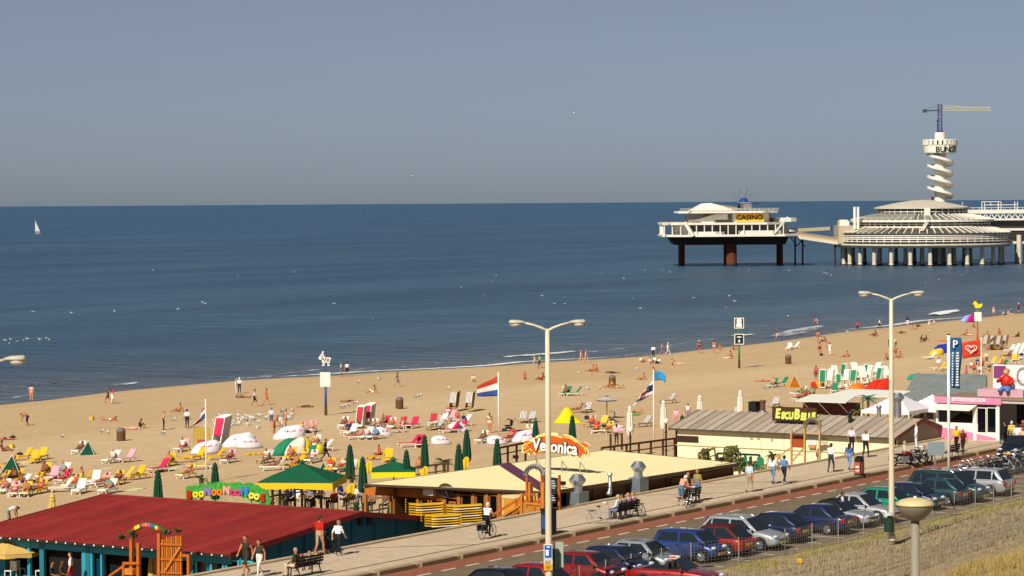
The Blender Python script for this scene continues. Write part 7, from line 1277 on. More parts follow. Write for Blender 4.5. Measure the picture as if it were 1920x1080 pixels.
def globe(px,pyt,pyb,label):
    p=at(px,pyb,-2.0); k=F/(p-Vector((0,0,HC))).length; H=(pyb-pyt)/k; t=thing('globe_lamp',label,'lamp',p); MB().tube([(0,0,-.6),(0,0,H-.3)],.07,8).build('post',MIR,t); MB().ell((0,0,H-.15),(.22,.22,.22),12,8).build('globe',mat('e6e2da',.3),t,smooth=True); MB().tube([(-.2,0,H*.55),(.2,0,H*.55)],.03,6).build('cross_bar',MIR,t)
globe(1249,786,840,'black lamp post with a white globe by the white folded parasol'); globe(1182,802,845,'black lamp post with a white globe left of the twin flags'); 
for x,y,lb in ((1145,838,'short dark wooden post left of the person in pink'),(1166,836,'short dark wooden post right of the person in pink')): tag(MB().tube([(0,0,-.3),(0,0,.95)],.09,8).lathe([(.11,.95),(.11,1.0),(0,1.02)],8).build('mooring_post',wood('4a3020'),loc=at(x,y,-2.3)),lb,'post')
# pushchairs
def pushchair(loc,rz,hx,label):
    t=thing('pushchair',label,'pushchair',loc,rz); m=mat(hx,.8); fr=mat('6a6c70',.4,.5,.6)
    MB().grid(lambda a,b:(-.1-.28*math.cos(b*2.2),(a-.5)*.44,.72+.3*math.sin(b*2.2)),4,8).build('hood',m,t).modifiers.new('s','SOLIDIFY').thickness=.02
    MB().box(-.3,.3,-.2,.2,.42,.52).box(-.36,-.28,-.2,.2,.5,.95).build('seat',m,t,bev=.03)
    for s in (-1,1): MB().tube([(.35,s*.22,.12),(-.1,s*.22,.55),(-.62,s*.22,1.02)],.016,6).tube([(-.38,s*.22,.12),(.15,s*.22,.5)],.016,6).build('frame_side',fr,t)
    MB().tube([(-.62,-.22,1.02),(-.62,.22,1.02)],.02,6).build('handle',MK,t); MB().box(-.25,.2,-.18,.18,.2,.34).build('basket',MK,t)
    for x in (-.38,.37):
        for s in (-1,1): w=MB().tube([(x,s*.24-.02,.12),(x,s*.24+.02,.12)],.12,14).build('wheel',MK,t); MB().tube([(x,s*.24-.025,.12),(x,s*.24+.025,.12)],.06,10).build('rim',STEEL,w)
pushchair(at(616,1036,0),0.0,'24262c','dark pushchair pushed by the couple on the promenade'); pushchair(atb(953,808),2.6,'22242a','dark hooded pushchair beside the bright pink sunbed'); pushchair(atb(1146,792),2.2,'1c1c22','black pushchair under the striped beach parasol'); pushchair(at(1902,845,0),1.2,'16161c','black pushchair at the pink kiosk')
# yellow cloths hanging on parasols
for x,y,lb in ((657,922,'yellow cloth tied to the tall folded green parasol'),(795,890,'yellow cloth bundle below the parasol by the palm'),(872,872,'yellow cloth tied to the taller parasol of the pair'),(690,880,'yellow towel draped beside the folded parasol')):
    o=MB().grid(lambda a,b:(.05*math.sin(a*8),(a-.5)*.55*(1-.3*b),-.8*b+.15*math.sin(a*5)),8,6).build('yellow_cloth',mat('d9b41e',.8,.2,0,.1,3),loc=at(x,y-12,-.9),rot=.5,smooth=True); o.modifiers.new('s','SOLIDIFY').thickness=.02; tag(o,lb,'cloth')
# ================================================================ ROADSIDE: CARS, CYCLES, LAMPS, FENCES
def projx(u,v,z):
    p=Vector((u,v,z-HC)); Y=p.dot(_f); return 960+F*p.dot(CR)/Y
def u_at(px,v,z):
    a,b=60.,260.
    for i in range(40):
        m=(a+b)/2
        if projx(m,v,z)<px: a=m
        else: b=m
    return a
CARGL=mat('1c242b',.04,.8,0,0,name='car_glass'); TYRE=mat('15151a',.8,.2,0,.1,6); RIM=mat('a9adb2',.3,.5,.8,.1,6); HLT=mat('c9d2d8',.08,.7,.2,0); TLT=mat('9a1410',.15,.6,0,0); PLATE=mat('d9a818',.5); TRIM=mat('1c1d20',.6)
_tyre=MB().tube([(0,-.095,0),(0,-.085,0),(0,.085,0),(0,.095,0)],[.26,.305,.305,.26],22).mesh('tyre',TYRE,False)
_rb=MB().tube([(0,-.1,0),(0,.1,0)],[.2,.2],18)
for k in range(5): a=2*math.pi*k/5; _rb.bar((0,.102,0),(.19*math.cos(a),.102,.19*math.sin(a)),.03,.07,up=(0,1,0)); _rb.bar((0,-.102,0),(.19*math.cos(a),-.102,.19*math.sin(a)),.03,.07,up=(0,1,0))
_rim=_rb.mesh('rim',RIM)
def car(px,rz,hx,kind,label,u=None,v=63.6,z=-.15,rails=False,open_top=False,roofc=None):
    K={'hatch':(3.75,1.64,1.43,.86,.93,.93,.93,.30,-1.0,-1.72),'city':(3.5,1.62,1.40,.88,.94,.93,1.05,.42,-.95,-1.62),'mini':(3.43,1.63,1.43,.90,.95,.96,1.22,.55,-1.35,-1.62),'sedan':(4.45,1.74,1.42,.84,.92,.98,.92,.15,-.95,-1.62),'estate':(4.4,1.76,1.52,.90,.97,1.0,1.15,.35,-1.55,-2.05),'mpv':(4.6,1.82,1.68,.98,1.05,1.05,1.4,.62,-1.75,-2.15),'cabrio':(4.1,1.72,1.36,.82,.90,.92,.75,.1,-.7,-1.35)}[kind]
    L,Wd,H,zh,zb,zt,xws,xrf,xrr,xrb=K; w=Wd/2; paint=mat(hx,.35,.5,.3,.05,2,coat=1.)
    uu=u if u is not None else u_at(px,v-L/2+.1,.45); t=thing('parked_car',label,'car',(uu,v,z),rz)
    bm=MB(); st=[(-L/2,.38,zt-.22,.78),(-L/2+.06,.28,zt-.1,.88),(-L/2+.3,.22,zt-.01,.97),(xrb+.15,.2,(zt+zb)/2,1.),(-.3,.2,zb,1.),(xws*.6,.2,zb-.005,1.),(xws,.2,zb-.02,.995),(L/2-.75,.2,zh,.98),(L/2-.28,.22,zh-.1,.93),(L/2-.06,.3,zh-.28,.82),(L/2,.4,zh-.38,.7)]
    n=12
    for x,zl,zu,f in st:
        ww=w*f; h=zu-zl; bm.v+=[(x,-ww*.86,zl),(x,-ww*.97,zl+.1*h),(x,-ww,zl+.45*h),(x,-ww*.985,zl+.75*h),(x,-ww*.93,zu-.06*h),(x,-ww*.8,zu),(x,ww*.8,zu),(x,ww*.93,zu-.06*h),(x,ww*.985,zl+.75*h),(x,ww,zl+.45*h),(x,ww*.97,zl+.1*h),(x,ww*.86,zl)]
    for i in range(len(st)-1):
        for k in range(n): bm.f.append((i*n+k,(i+1)*n+k,(i+1)*n+(k+1)%n,i*n+(k+1)%n))
    bm.f.append(tuple(range(n))); bm.f.append(tuple((len(st)-1)*n+k for k in range(n-1,-1,-1))); bm.m=[0]*len(bm.f)
    body_=bm.build('body',paint,t,smooth=True); body_.modifiers.new('s','SUBSURF').levels=1; body_.modifiers['s'].render_levels=1
    wb_,wr=w*.93,w*.72
    def sp(x,tt,off=0.): return wb_+(wr-wb_)*tt+off
    def wx(tt): return xws+(xrf-xws)*tt
    def bx_(tt): return xrb+(xrr-xrb)*tt
    z0=zb-.05; hz=lambda tt: z0+(H-z0)*tt
    if not open_top:
        bm=MB(); N=8
        xs=[bx_(0)]+[bx_(0)+(bx_(1)-bx_(0))*k for k in (.5,1)]+[bx_(1)+(wx(1)-bx_(1))*k for k in (.25,.5,.75)]+[wx(1),wx(.5),wx(0)]; ts=[0,.5,.97,1.0,1.01,1.0,.96,.5,0]
        for x,tt in zip(xs,ts):
            zz=hz(tt); y0=wb_; y1=sp(0,min(1,tt)); bm.v+=[(x,-y0,z0),(x,-(y0+y1)/2-.01,(z0+zz)/2),(x,-y1,zz-.02),(x,-y1*.8,zz+.03*tt),(x,y1*.8,zz+.03*tt),(x,y1,zz-.02),(x,(y0+y1)/2+.01,(z0+zz)/2),(x,y0,z0)]
        for i in range(len(xs)-1):
            for k in range(N-1): bm.f.append((i*N+k,(i+1)*N+k,(i+1)*N+k+1,i*N+k+1))
        bm.m=[0]*len(bm.f); bm.build('roof',paint if not roofc else mat(roofc,.7,.3,0,.1,3),t,smooth=True)
    def quad(name,pts,m,par=t): 
        q=MB(); q.add(pts,[(0,1,2,3)]); return q.build(name,m,par)
    e=.012
    quad('windscreen',[(wx(.06)+e*2,-sp(0,.06)*.93,hz(.06)+.01),(wx(.06)+e*2,sp(0,.06)*.93,hz(.06)+.01),(wx(.93)+e*2,sp(0,.93)*.9,hz(.93)+.025),(wx(.93)+e*2,-sp(0,.93)*.9,hz(.93)+.025)],CARGL)
    if not open_top:
        quad('rear_window',[(bx_(.1)-e*2,sp(0,.1)*.9,hz(.1)+.01),(bx_(.1)-e*2,-sp(0,.1)*.9,hz(.1)+.01),(bx_(.9)-e*2,-sp(0,.9)*.88,hz(.9)+.025),(bx_(.9)-e*2,sp(0,.9)*.88,hz(.9)+.025)],CARGL)
        xm=(xws+xrb)/2*.6-.1
        cols=[(lambda tt:xm+.05,lambda tt:wx(tt)-.16),(lambda tt:max(bx_(tt)+.2,xm-.95 if kind in('estate','mpv') else -9),lambda tt:xm-.05)]
        if kind in('estate','mpv'): cols.append((lambda tt:bx_(tt)+.2,lambda tt:xm-1.03))
        for s in (-1,1):
            for fa,fb in cols:
                pts=[]; 
                for tt,f_ in ((.12,fa),(.12,fb),(.86,fb),(.86,fa)): pts.append((f_(tt),s*(sp(0,tt)+e+.012),hz(tt)))
                quad('side_window',pts if s<0 else pts[::-1],CARGL)
    else:
        MB().box(xrb,xws-.3,-w*.7,w*.7,zb-.12,zb+.02).build('cabin',TRIM,t)
        for s in (-1,1): MB().box(-.35,-.15,s*.35-.2,s*.35+.2,zb-.05,zb+.28).build('seat',mat('2a2422',.7),t,bev=.05); MB().bar((wx(0),s*w*.82,zb),(wx(.8),s*w*.72,hz(.8)),.05,.05).build('screen_pillar',TRIM,t)
    wbx=L*.305
    for x in (wbx,-wbx*.97):
        for s in (-1,1):
            a=MB().tube([(x,s*(w*.99-.1),.33),(x,s*(w*1.0+.002),.33)],.37,20).build('wheel_arch',TRIM,t)
            wt=D.objects.new('wheel',None); C.objects.link(wt); D.objects.remove(wt)
            ty=ob('wheel',_tyre,t); ty.location=(x,s*(w-.07),.305); r_=ob('rim',_rim,ty)
    for s in (-1,1):
        MB().ell((L/2-.14,s*w*.66,zh-.2),(.12,.17,.09),10,6).build('headlight',HLT,t,smooth=True)
        MB().box(-L/2-.01 if kind not in('mpv','mini','estate') else -L/2+.0,-L/2+.13,s*w*.83-.09,s*w*.83+.07,zt-.36,zt-.1).build('tail_light',TLT,t,bev=.02)
        MB().ell((wx(.1)-.12,s*(w+.09),zb+.06),(.07,.1,.07),8,5).build('mirror',paint,t,smooth=True)
        MB().box(-.02,-.005,s*w*1.0-.004,s*w*1.0+.004,.28,zb-.06).build('door_line',TRIM,t); MB().box(xws*.75,xws*.75+.015,s*w-.004,s*w+.004,.3,zb-.08).build('door_line',TRIM,t); MB().box(-.3,-.14,s*w*.995-.01,s*w*.995+.02,zb-.17,zb-.13).build('door_handle',TRIM,t)
        if rails: MB().tube([(xrr+.1,s*wr*.88,H+.0),(xrr+.2,s*wr*.88,H+.06),(xrf-.2,s*wr*.88,H+.06),(xrf-.05,s*wr*.88,H-.02)],.02,6).build('roof_rail',RIM,t)
    MB().box(L/2-.02,L/2+.012,-.27,.27,.36,.47).build('number_plate',PLATE,t); MB().box(-L/2-.012,-L/2+.02,-.27,.27,zt-.38,zt-.27).build('number_plate',PLATE,t)
    MB().box(L/2-.06,L/2+.004,-.4,.4,.5,.58).build('grille',TRIM,t,bev=.02); MB().box(-L/2-.004,-L/2+.1,-w*.7,w*.7,.3,.36).build('bumper_strip',TRIM,t); return t
FV,BV=-math.pi/2,math.pi/2    # nose toward the verge / toward the road
car(1012,FV,'17181c','hatch','black hatchback parked beside the lamp post with parking signs')
car(1085,FV,'8e1c1e','hatch','low red hatchback half hidden behind the lamp post',v=63.0)
car(1160,FV,'86181c','city','dark red rounded hatchback with its nose to the fence')
car(1212,FV,'1a2348','city','navy blue rounded small car beside the silver one')
car(1262,FV,'8e9298','city','silver rounded small car beside the bright blue one')
car(1350,FV,'213a74','mini','bright blue upright small car behind the fence sign')
car(1402,BV,'98201a','hatch','bright red hatchback parked tail to the fence',roofc='4a1214')
car(1466,FV,'a2a5a8','estate','silver estate car with roof rails',rails=True)
car(1508,BV,'1a2444','hatch','dark navy hatchback parked tail to the fence beside the silver estate')
car(1592,BV,'1c2850','sedan','dark blue saloon parked tail to the fence')
car(1637,FV,'9a9ca2','cabrio','silver convertible with a closed black soft top',roofc='141416')
car(1682,FV,'a8aaac','sedan','pale grey saloon with its nose to the fence')
car(1722,FV,'1f8a72','hatch','mint green hatchback behind the tall lamp post')
car(1762,FV,'1c2648','city','deep navy small car tucked behind the mushroom lamp')
car(1808,BV,'24444c','hatch','dark petrol blue hatchback parked tail to the fence')
car(1846,FV,'1f3f3e','mpv','dark green people carrier with roof rails',rails=True)
car(1892,BV,'9ea2a4','estate','silver estate parked tail to the fence beside the bicycle racks')
p=at(1268,1101,-.1); car(0,FV+.15,'941a1a','cabrio','open red convertible in front of the fence',u=p.x,v=p.y,open_top=True)
car(0,math.pi,'1a2030','hatch','dark blue car driving on the road past the kiosk',u=at(1925,862,-.15).x+1.2,v=70.2)
# ---- bicycles
def bicycle_parts(frame,dark):
    fr=MB(); A=Vector((-.52,0,.34)); Bk=Vector((.53,0,.34)); S_=Vector((-.14,0,.86)); Hd=Vector((.36,0,.84)); Bb=Vector((-.05,0,.3))
    for p,q in ((A,Bb),(A,S_),(Bb,S_),(Bb,Hd+Vector((.02,0,-.2))),(Hd+Vector((.05,0,-.25)),S_+Vector((.03,0,-.25))),(Hd,Bk)): fr.tube([p,q],.017,6)
    fr.tube([Hd,Hd+Vector((-.04,0,.22))],.015,6)
    hb=MB().tube([(.14,.26,1.06),(.3,.22,1.1),(.32,0,1.06),(.3,-.22,1.1),(.14,-.26,1.06)],.014,6)
    sa=MB().ell((-.17,0,.93),(.14,.08,.04),8,5).tube([(-.14,0,.84),(-.16,0,.92)],.016,6)
    ca=MB().box(-.75,-.3,-.06,.06,.72,.74).tube([(-.7,0,.73),(-.54,0,.36)],.01,5)
    wh=[]
    for c in (A,Bk):
        tb=MB().tube([c+Vector((.335*math.cos(t),0,.335*math.sin(t))) for t in [2*math.pi*i/24 for i in range(25)]],.018,6)
        sp_=MB()
        for k in range(9): t=math.pi*k/9; d=Vector((.33*math.cos(t),0,.33*math.sin(t))); sp_.bar(c-d,c+d,.006,.006)
        sp_.tube([c-Vector((0,.04,0)),c+Vector((0,.04,0))],.025,8); wh.append((tb,sp_))
    pd_=MB().tube([(-.05,-.1,.3),(-.05,.1,.3)],.05,8).bar((-.05,.09,.3),(.1,.09,.22),.02,.03).bar((-.05,-.09,.3),(-.2,-.09,.38),.02,.03)
    return fr,hb,sa,ca,wh,pd_
_bk={}
def bicycle(loc,rz,hx,label,grp=None,lean=0.,tyrec='1a1a1c',sc=1.):
    key=(hx,tyrec)
    if key not in _bk:
        fr,hb,sa,ca,wh,pd_=bicycle_parts(hx,0); m=mat(hx,.4,.5); tm=mat(tyrec,.7); _bk[key]=(fr.mesh('frame',m),hb.mesh('handlebar',STEEL),sa.mesh('saddle',MK),ca.mesh('carrier',MIR),[(a.mesh('wheel',tm),b.mesh('spokes',STEEL)) for a,b in wh],pd_.mesh('pedals',MIR))
    fr,hb,sa,ca,wh,pd_=_bk[key]; t=thing('bicycle',label,'bicycle',loc,rz,grp); t.rotation_euler=(lean,0,rz); t.scale=(sc,)*3
    for n_,m_ in (('frame',fr),('handlebar',hb),('saddle',sa),('carrier',ca),('pedals',pd_)): ob(n_,m_,t)
    for a,b in wh: w_=ob('wheel',a,t); ob('spokes',b,w_)
    return t
q=at(912,1010,0); b=bicycle((q.x+.1,q.y,0),.05,'24262a','black bicycle ridden by the grey-haired cyclist'); MB().box(-.75,-.4,-.2,-.08,.45,.75).box(-.75,-.4,.08,.2,.45,.75).build('pannier_bags',MK,b,bev=.03)
bicycle(at(1128,982,0),.12-.9,'9a9ea4','pale silver bicycle leaning at the near end of the bench',None,.08,'9c9a96'); bicycle(at(1192,968,0),1.2,'2a2a2e','dark bicycle standing at the far end of the bench',None,-.06); bicycle(at(1290,950,0),.3,'5a5a60','grey bicycle behind the empty bench',None,.1)
random.seed(21)
for i in range(34):
    px=1806+ (i%17)*7.3+2*rx(); row=i//17; v=66.6+row*.95+.1*rx(); u=u_at(px+row*4,v,.4)
    bicycle((u,v,-.15),math.pi/2+.35*rx(),('3a3c40','8a8c90','26282c','5a6a7a','7a2a26','c9c9c6')[i%6],('charcoal','light grey','black','slate blue','dull red','off-white')[i%6]+' bicycle jammed into the dense rack at the roadside','bicycles parked in the roadside rack',.1*rx(),'1a1a1c')
u=u_at(1795,66.3,.4); bicycle((u,66.0,-.15),.4,'b0201c','bright red bicycle at the end of the roadside rack',None,.05)
# ---- motorcycles
def motorbike(loc,rz,hx,label):
    t=thing('motorcycle',label,'motorcycle',loc,rz); m=mat(hx,.25,.6,.3,.05,3,coat=.5)
    for x in (-.72,.75):
        w_=MB().tube([Vector((x,0,.31))+Vector((.26*math.cos(a),0,.26*math.sin(a))) for a in [2*math.pi*i/20 for i in range(21)]],.055,8).build('wheel',TYRE,t); sp_=MB()
        for k in range(7): a=math.pi*k/7; d=Vector((.24*math.cos(a),0,.24*math.sin(a))); sp_.bar(Vector((x,0,.31))-d,Vector((x,0,.31))+d,.012,.012)
        sp_.build('spokes',RIM,w_)
    MB().ell((.16,0,.8),(.3,.15,.14),12,8).build('fuel_tank',m,t,smooth=True); MB().ell((-.35,0,.76),(.34,.15,.07),10,6).build('seat',MK,t,smooth=True); MB().box(-.2,.3,-.17,.17,.3,.62).build('engine',RIM,t,bev=.05)
    MB().tube([(.75,.08,.31),(.5,.08,.95)],.03,7).tube([(.75,-.08,.31),(.5,-.08,.95)],.03,7).build('fork',RIM,t); MB().tube([(.3,.38,1.02),(.48,.25,1.05),(.5,0,1.0),(.48,-.25,1.05),(.3,-.38,1.02)],.018,6).build('handlebar',RIM,t); MB().ell((.62,0,.88),(.1,.1,.1),10,6).build('headlamp',HLT,t,smooth=True)
    MB().tube([(.1,-.16,.3),(-.3,-.18,.26),(-.85,-.18,.34)],[.035,.04,.05],8).build('exhaust',RIM,t); MB().bar((-.72,0,.31),(-.1,0,.45),.1,.06).build('swing_arm',MIR,t); MB().grid(lambda a,b:(.75+.34*math.cos(.3+a*2.3),(b-.5)*.14,.31+.36*math.sin(.3+a*2.3)),8,2).build('front_mudguard',m,t); MB().grid(lambda a,b:(-.72+.36*math.cos(.9+a*2.0),(b-.5)*.18,.31+.37*math.sin(.9+a*2.0)),8,2).build('rear_mudguard',m,t); MB().box(-1.05,-1.0,-.06,.06,.6,.68).build('tail_light',TLT,t)
motorbike(at(1722,869,0),-.6,'1a1a1e','black and chrome motorcycle standing at the kerb'); motorbike(at(1710,870,0),-.9,'3a3a40','dark grey motorcycle behind the black and chrome one'); motorbike(at(1695,874,0),-.75,'7a1a1c','dark red scooter with its rider at the kerb')
person('bench',at(1698,873,0)+Vector((0,0,.22)),-.75,'p|a89a80|c9c2a8*|1c1a1e|20201e','rider in beige jacket and black trousers astride the dark red scooter')
# ---- street lamps
MLP=mat('cfc4a8',.5,.4,0,.06,.8,name='lamp_post_paint')
def streetlamp(loc,H,label,rz,sp_=1.6,zb_=0):
    t=thing('street_lamp',label,'street lamp',loc,rz)
    MB().tube([(0,0,zb_),(0,0,1.2),(0,0,H*.6),(0,0,H)],[.155,.15,.12,.09],14).build('pole',MLP,t,smooth=True)
    for s in (-1,1):
        MB().tube([(0,0,H-.1),(0,s*.25,H+.04),(0,s*.6,H+.17),(0,s*1.0,H+.26)],[.065,.055,.045,.045],8).build('arm',MLP,t,smooth=True)
        h=MB(); y0=s*.92
        pr=[(0,.05),(.08,.1),(.22,.16),(.6,.19),(.68,.12)]
        for i,(l,r) in enumerate(pr):
            for k in range(10): a=2*math.pi*k/10; h.v.append((r*1.1*math.cos(a),y0+s*l,H+.27+r*.55*math.sin(a)*(1.2 if math.sin(a)>0 else .6)))
        for i in range(len(pr)-1):
            for k in range(10): h.f.append((i*10+k,i*10+(k+1)%10,(i+1)*10+(k+1)%10,(i+1)*10+k))
        h.f.append(tuple(40+k for k in range(10))); h.m=[0]*len(h.f)
        hd_=h.build('lamp_head',mat('b9b2a2',.45),t,smooth=True); MB().ell((0,y0+s*.42,H+.2),(.16,.25,.13),10,6).build('lamp_glass',mat('c9c4b4',.15,.6),hd_,smooth=True)
    return t
LR=ALP-math.pi/2+math.pi/2   # arms spread across the picture
l1=at(1672,1020,-.1); H1=(onv(1671,560,l1.y).z+.1); streetlamp((l1.x,l1.y,-.1),H1,'tall double-armed street lamp with a green litter bin at its foot',LR,2.02)
d2=116.4; l2=atd(1028,900,d2); l2.z=-.15; H2=atd(1026,616,d2).z+.15; lt2=streetlamp(l2,H2,'tall double-armed street lamp carrying blue and yellow parking signs',LR,2.02)
d3=86.; l3=atd(-48,700,d3); H3=atd(-48,690,d3).z; l3.z=.8; streetlamp(l3,H3-.8+.0,'double-armed street lamp whose single head reaches in beside the sea',LR,2.02)
# parking signs on the second lamp
ps=thing('parking_signs','blue parking sign with white and yellow plates fixed to the lamp post','sign',(l2.x,l2.y,0),ALP-math.pi/2); kk2=F/d2
def plate(name,x0,x1,y0,y1,m,off=-.2,th=.02):
    a=atd(1028,y0,d2).z; b_=atd(1028,y1,d2).z; return MB().box((x0-1028)/kk2,(x1-1028)/kk2,off,off+th,b_,a).build(name,m,ps)
plate('white_border',1018.5,1034.5,1019.5,1047,mat('d8dcde',.5)); plate('blue_panel',1020,1033,1021.5,1044.5,mat('1f4fa8',.5),-.225,.01); plate('white_plate',1018.5,1035,1048,1057,mat('dcd4c4',.5)); plate('yellow_plate',1018.5,1035,1057.5,1069,mat('d9a41c',.5))
plate('pictogram',1022,1028,1030,1041,mat('dfe4ea',.5),-.24,.01); plate('pictogram',1024,1030,1023.5,1026,mat('dfe4ea',.5),-.24,.01)
for i in range(3): plate('plate_line',1020,1033-i,1050.5+i*2.2,1051.3+i*2.2,mat('5a5450',.6),-.215,.01); plate('plate_line',1022,1032-i,1060+i*2.5,1060.8+i*2.5,mat('8a5a10',.6),-.215,.01)
bk=MB().box(.25,.62,.25,.28,atd(1028,1066,d2).z,atd(1028,1018,d2).z).build('rear_board',mat('9aa89a',.6),ps); MB().box(.1,.42,.0,.24,atd(1028,1070,d2).z,atd(1028,1030,d2).z).build('ticket_machine',mat('1f2a26',.5),ps,bev=.04)
# green litter bin on the first lamp
gb=thing('green_litter_bin','dark green litter bin strapped to the tall lamp post','litter bin',(l1.x-.12,l1.y+.05,.55),ALP-math.pi/2); MB().tube([(-.08,-.32,0),(-.08,-.32,.72)],.24,14).build('body',mat('1f3a2c',.5),gb); MB().lathe([(.25,.72),(.26,.8),(.2,.92),(.0,.95)],14,(-.08,-.32,0)).build('hood',mat('b9bab8',.5),gb); MB().box(-.2,.05,-.62,-.5,.74,.82).build('mouth',MK,gb); MB().tube([(.12,-.0,-.45),(.12,-.0,-.2)],.17,12).build('post_band',mat('d8d2c4',.5),gb)
# black tall bin and red litter bin on the pavement
bb_=thing('black_advert_bin','tall black bin column standing on the pavement behind the lamp post','litter bin',at(1029,1002,0)); MB().box(-.3,.3,-.3,.3,0,1.25).build('body',mat('22262a',.5),bb_,bev=.05); MB().box(-.33,.33,-.33,.33,1.2,1.32).build('lid',MK,bb_,bev=.03); MB().box(-.31,-.3,-.22,.22,.3,1.0).build('panel',mat('2f4a7a',.5),bb_)
rbn=thing('red_litter_bin','dark litter bin with red poster panels at the kerb','litter bin',at(1611,892,0)); MB().box(-.24,.24,-.24,.24,0,1.05).build('body',MIR,rbn,bev=.06); MB().box(-.26,-.245,-.18,.18,.15,.85).build('red_panel',mat('b5503c',.5),rbn); MB().box(-.18,.18,-.26,-.245,.15,.85).build('red_panel',mat('b06a58',.5),rbn); MB().box(-.262,-.26,-.13,.13,.3,.36).build('panel_line',MSW,rbn); MB().box(-.262,-.26,-.1,.12,.5,.62).build('panel_line',MSW,rbn); MB().lathe([(.27,1.05),(.27,1.12),(.15,1.2),(0,1.22)],12).build('lid',MIR,rbn)
# grey sign seen from behind at the roadside
gs=thing('road_sign','grey rectangular road sign seen from its back on a thin post','sign',(u_at(1753,67.0,0),67.0,-.15),ALP-math.pi/2); kz=onv(1753,829,67.).z; kz2=onv(1753,854,67.).z; ks=F/(gs.location-Vector((0,0,HC))).length
MB().box(-13/ks,18/ks,0,.03,kz2+.15,kz+.15).build('panel',mat('8c9a9e',.5,.4,.3,.08,2),gs); MB().tube([(0,.05,0),(0,.05,kz+.1)],.04,8).build('post',STEEL,gs); 
rs=thing('small_notice','small red and white notice on a fence wire by the green people carrier','sign',onv(1757,891,65.2),ALP-math.pi/2); MB().box(-.13,.13,0,.02,-.06,.07).build('panel',mat('d9c4bc',.5),rs); MB().box(-.13,.13,-.006,0,.03,.07).build('red_stripe',mat('b5402c',.5),rs); MB().tube([(0,.03,-1.2),(0,.03,.05)],.02,6).build('stake',STEEL,rs)
# mushroom lamp near the camera
dm=56.; mp=atd(1716,950,dm); km=F/dm; ml=thing('mushroom_lamp','cream mushroom-shaped garden lamp on a thick pole close by','lamp',(mp.x,mp.y,2.0)); zz=lambda y: atd(1716,y,dm).z-2.0
MB().tube([(0,0,-2.5),(0,0,zz(975))],[.115,.085],14).build('pole',mat('8a8272',.55,.3,0,.12,3),ml,smooth=True); MB().lathe([(.06,zz(978)),(.2,zz(972)),(.36,zz(955)),(.375,zz(947)),(.37,zz(945))],28).build('lower_bowl',mat('77705f',.4,.4,0,.08,3),ml,smooth=True); MB().lathe([(.39,zz(947)),(.395,zz(944.5)),(.3,zz(937.5)),(.15,zz(934)),(.0,zz(933))],28).build('cap',mat('c9bb8a',.5,.3,0,.1,3),ml,smooth=True); MB().lathe([(.03,zz(934)),(.03,zz(930.5)),(0,zz(930))],8).build('knob',WHITE,ml)
# ---- fences
MFP=mat('9a948a',.5,.4,.3,.15,4)
def fence(pts,h,label,step=2.6,nw=8,mesh=True):
    P0=Vector((pts[0][0],pts[0][1],vz(*pts[0]))); t=thing('wire_fence',label,'fence',P0)
    pm=MB().tube([(0,0,-.2),(0,0,h+.05)],.032,8).mesh('post',MFP); pos=[]
    for a,b in zip(pts,pts[1:]):
        n=max(1,round(math.dist(a,b)/step))
        for i in range(n): pos.append((a[0]+(b[0]-a[0])*i/n,a[1]+(b[1]-a[1])*i/n))
    pos.append(pts[-1])
    for x,y in pos: o=ob('post',pm,t); o.location=(x-P0.x,y-P0.y,vz(x,y)-P0.z)
    for j in range(nw):
        bm=MB()
        for a,b in zip(pos,pos[1:]): bm.bar((a[0]-P0.x,a[1]-P0.y,vz(*a)-P0.z+.1+j*(h-.1)/(nw-1)),(b[0]-P0.x,b[1]-P0.y,vz(*b)-P0.z+.1+j*(h-.1)/(nw-1)),.008,.008)
        bm.build('wire',MFP,t)
    if mesh:
        bm=MB()
        for a,b in zip(pos,pos[1:]):
            for i in range(1,14): q=i/14; x=a[0]+(b[0]-a[0])*q; y=a[1]+(b[1]-a[1])*q; bm.bar((x-P0.x,y-P0.y,vz(x,y)-P0.z+.1),(x-P0.x,y-P0.y,vz(x,y)-P0.z+h),.006,.006)
        tag(bm.build('upright_wires',MFP,t),kind='stuff')
    return t
fence([(117.8,60.3),(126,60.1),(140,60.1),(160,60.0),(190,60)],1.25,'wire mesh fence on grey posts along the noses of the parked cars')
fence([(100,62.3),(107.2,62.6),(112,62.2),(117.8,60.3)],1.1,'lower wire fence bending toward the lamp post signs')
fence([(98,52.2),(114,52.4),(128,53.4),(150,54),(180,54.5)],.95,'low sagging wire fence between dry planting and dune grass',2.4,5)
nt=thing('fence_notice','small pale red notice plate on the fence by the bright blue car','sign',onv(1262,1045,61.9),ALP-math.pi/2); MB().box(-.16,.16,-.03,-.01,-.08,.1).build('plate',mat('d9b8ac',.5),nt); MB().box(-.12,.12,-.034,-.03,-.03,.04).build('print',mat('b5503c',.5),nt)
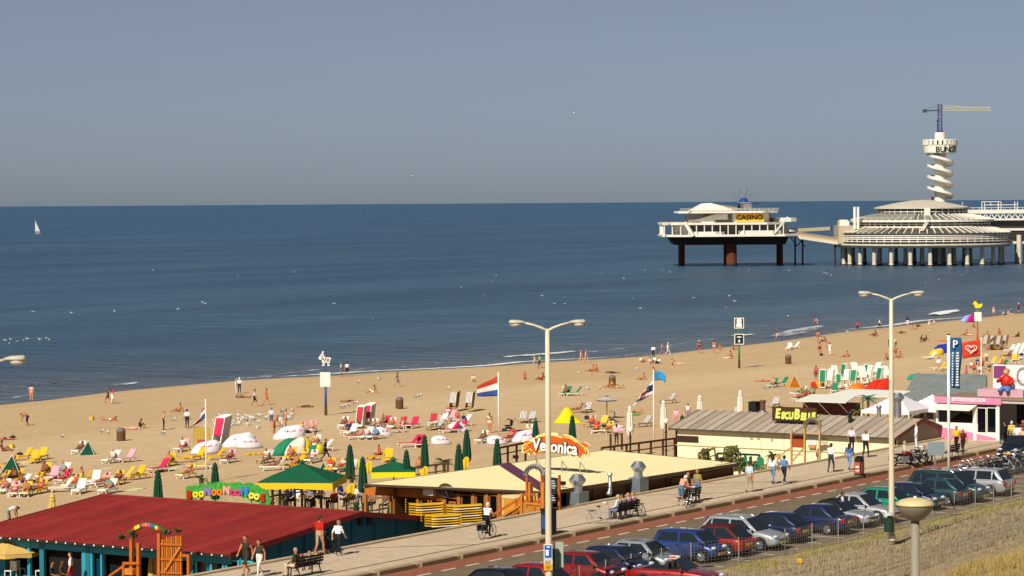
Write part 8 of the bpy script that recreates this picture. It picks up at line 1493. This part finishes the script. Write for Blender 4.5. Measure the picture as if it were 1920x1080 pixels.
# ---- verge planting and dune grass: fine blades, uncountable
def blades(name,label,n,region,hmin,hmax,hx,cat,seed,w=.012,lean=.35,clump=None):
    rng=np.random.default_rng(seed); vs=np.empty((n,3,3)); k=0; F_=[]
    (u0,u1),(v0,v1)=region; uu=rng.uniform(u0,u1,n); vv=rng.uniform(v0,v1,n)
    if clump: vv=np.round(vv/clump)*clump+rng.normal(0,clump*.16,n); uu=uu+.1*np.sin(vv*7)
    hh=rng.uniform(hmin,hmax,n); aa=rng.uniform(0,6.28,n); ll=rng.normal(0,lean,n); bb=rng.uniform(0,6.28,n); V_=[];
    cl_=.5+.5*np.sin(uu*.9+1.3*np.sin(vv*1.1))*np.sin(vv*1.7+np.sin(uu*.6)); hh=hh*(.45+.75*cl_)
    for i in range(n):
        z=vz(uu[i],vv[i])-.02; s,c_=math.sin(aa[i])*w,math.cos(aa[i])*w; tx=math.cos(bb[i])*ll[i]*hh[i]+.12*hh[i]; ty=math.sin(bb[i])*ll[i]*hh[i]
        V_+=[(uu[i]-c_,vv[i]-s,z),(uu[i]+c_,vv[i]+s,z),(uu[i]+tx*.4+c_*.7,vv[i]+ty*.4+s*.7,z+hh[i]*.6),(uu[i]+tx*.4-c_*.7,vv[i]+ty*.4-s*.7,z+hh[i]*.6),(uu[i]+tx,vv[i]+ty,z+hh[i])]; F_+=[(i*5,i*5+1,i*5+2,i*5+3),(i*5+3,i*5+2,i*5+4)]
    me=D.meshes.new(name); me.from_pydata(V_,[],F_); me.materials.append(mat(hx,.85,.15,0,.35,1.2)); o=ob(name,me); tag(o,label,cat,kind='stuff')
blades('dry_planting','grey-brown dry stalks in rows between the two fences',16000,((98,165),(52.6,59.4)),.15,.42,'9e9176','grass',1,.012,.4,.75)
blades('dry_twigs','dark twiggy stalks scattered through the dry planting',5000,((98,165),(52.6,59.6)),.1,.3,'6a5838','grass',2,.012,.5,.75)
blades('verge_grass','short yellow-green grass along the foot of the car park fence',7000,((112,165),(58.8,60.5)),.06,.22,'8f8a3c','grass',3,.012,.4)
blades('verge_turf','sparse low grass over the dry verge',9000,((98,165),(50.5,59)),.05,.14,'a3966c','grass',4,.014,.5)
blades('dune_grass','long golden dune grass on the near bank',42000,((92,132),(38,50.2)),.25,.6,'ad945a','grass',5,.011,.35)
blades('dune_grass_green','olive tufts within the golden dune grass',14000,((92,132),(38,50.2)),.2,.5,'827c48','grass',6,.011,.35,1.3)
random.seed(31); bm=MB()
for i in range(500):
    u=random.uniform(98,160); v=random.uniform(52.5,60); s=random.uniform(.02,.06); bm.ell((u,v,vz(u,v)+s*.3),(s,s*.8,s*.5),5,3)
tag(bm.build('verge_stones',mat('b5a486',.9,.1,0,.3,4)),'small pale stones scattered over the dry verge','stones',kind='stuff')
for px,py in ((1311,1052),(1499,1056)):
    p=at(px,py,-.1); tag(MB().box(-.22,.22,-.12,.12,0,.22).build('yellow_marker',PLATE,loc=p,rot=ALP,bev=.03),'small yellow marker box in the dry verge','marker','yellow markers in the verge')
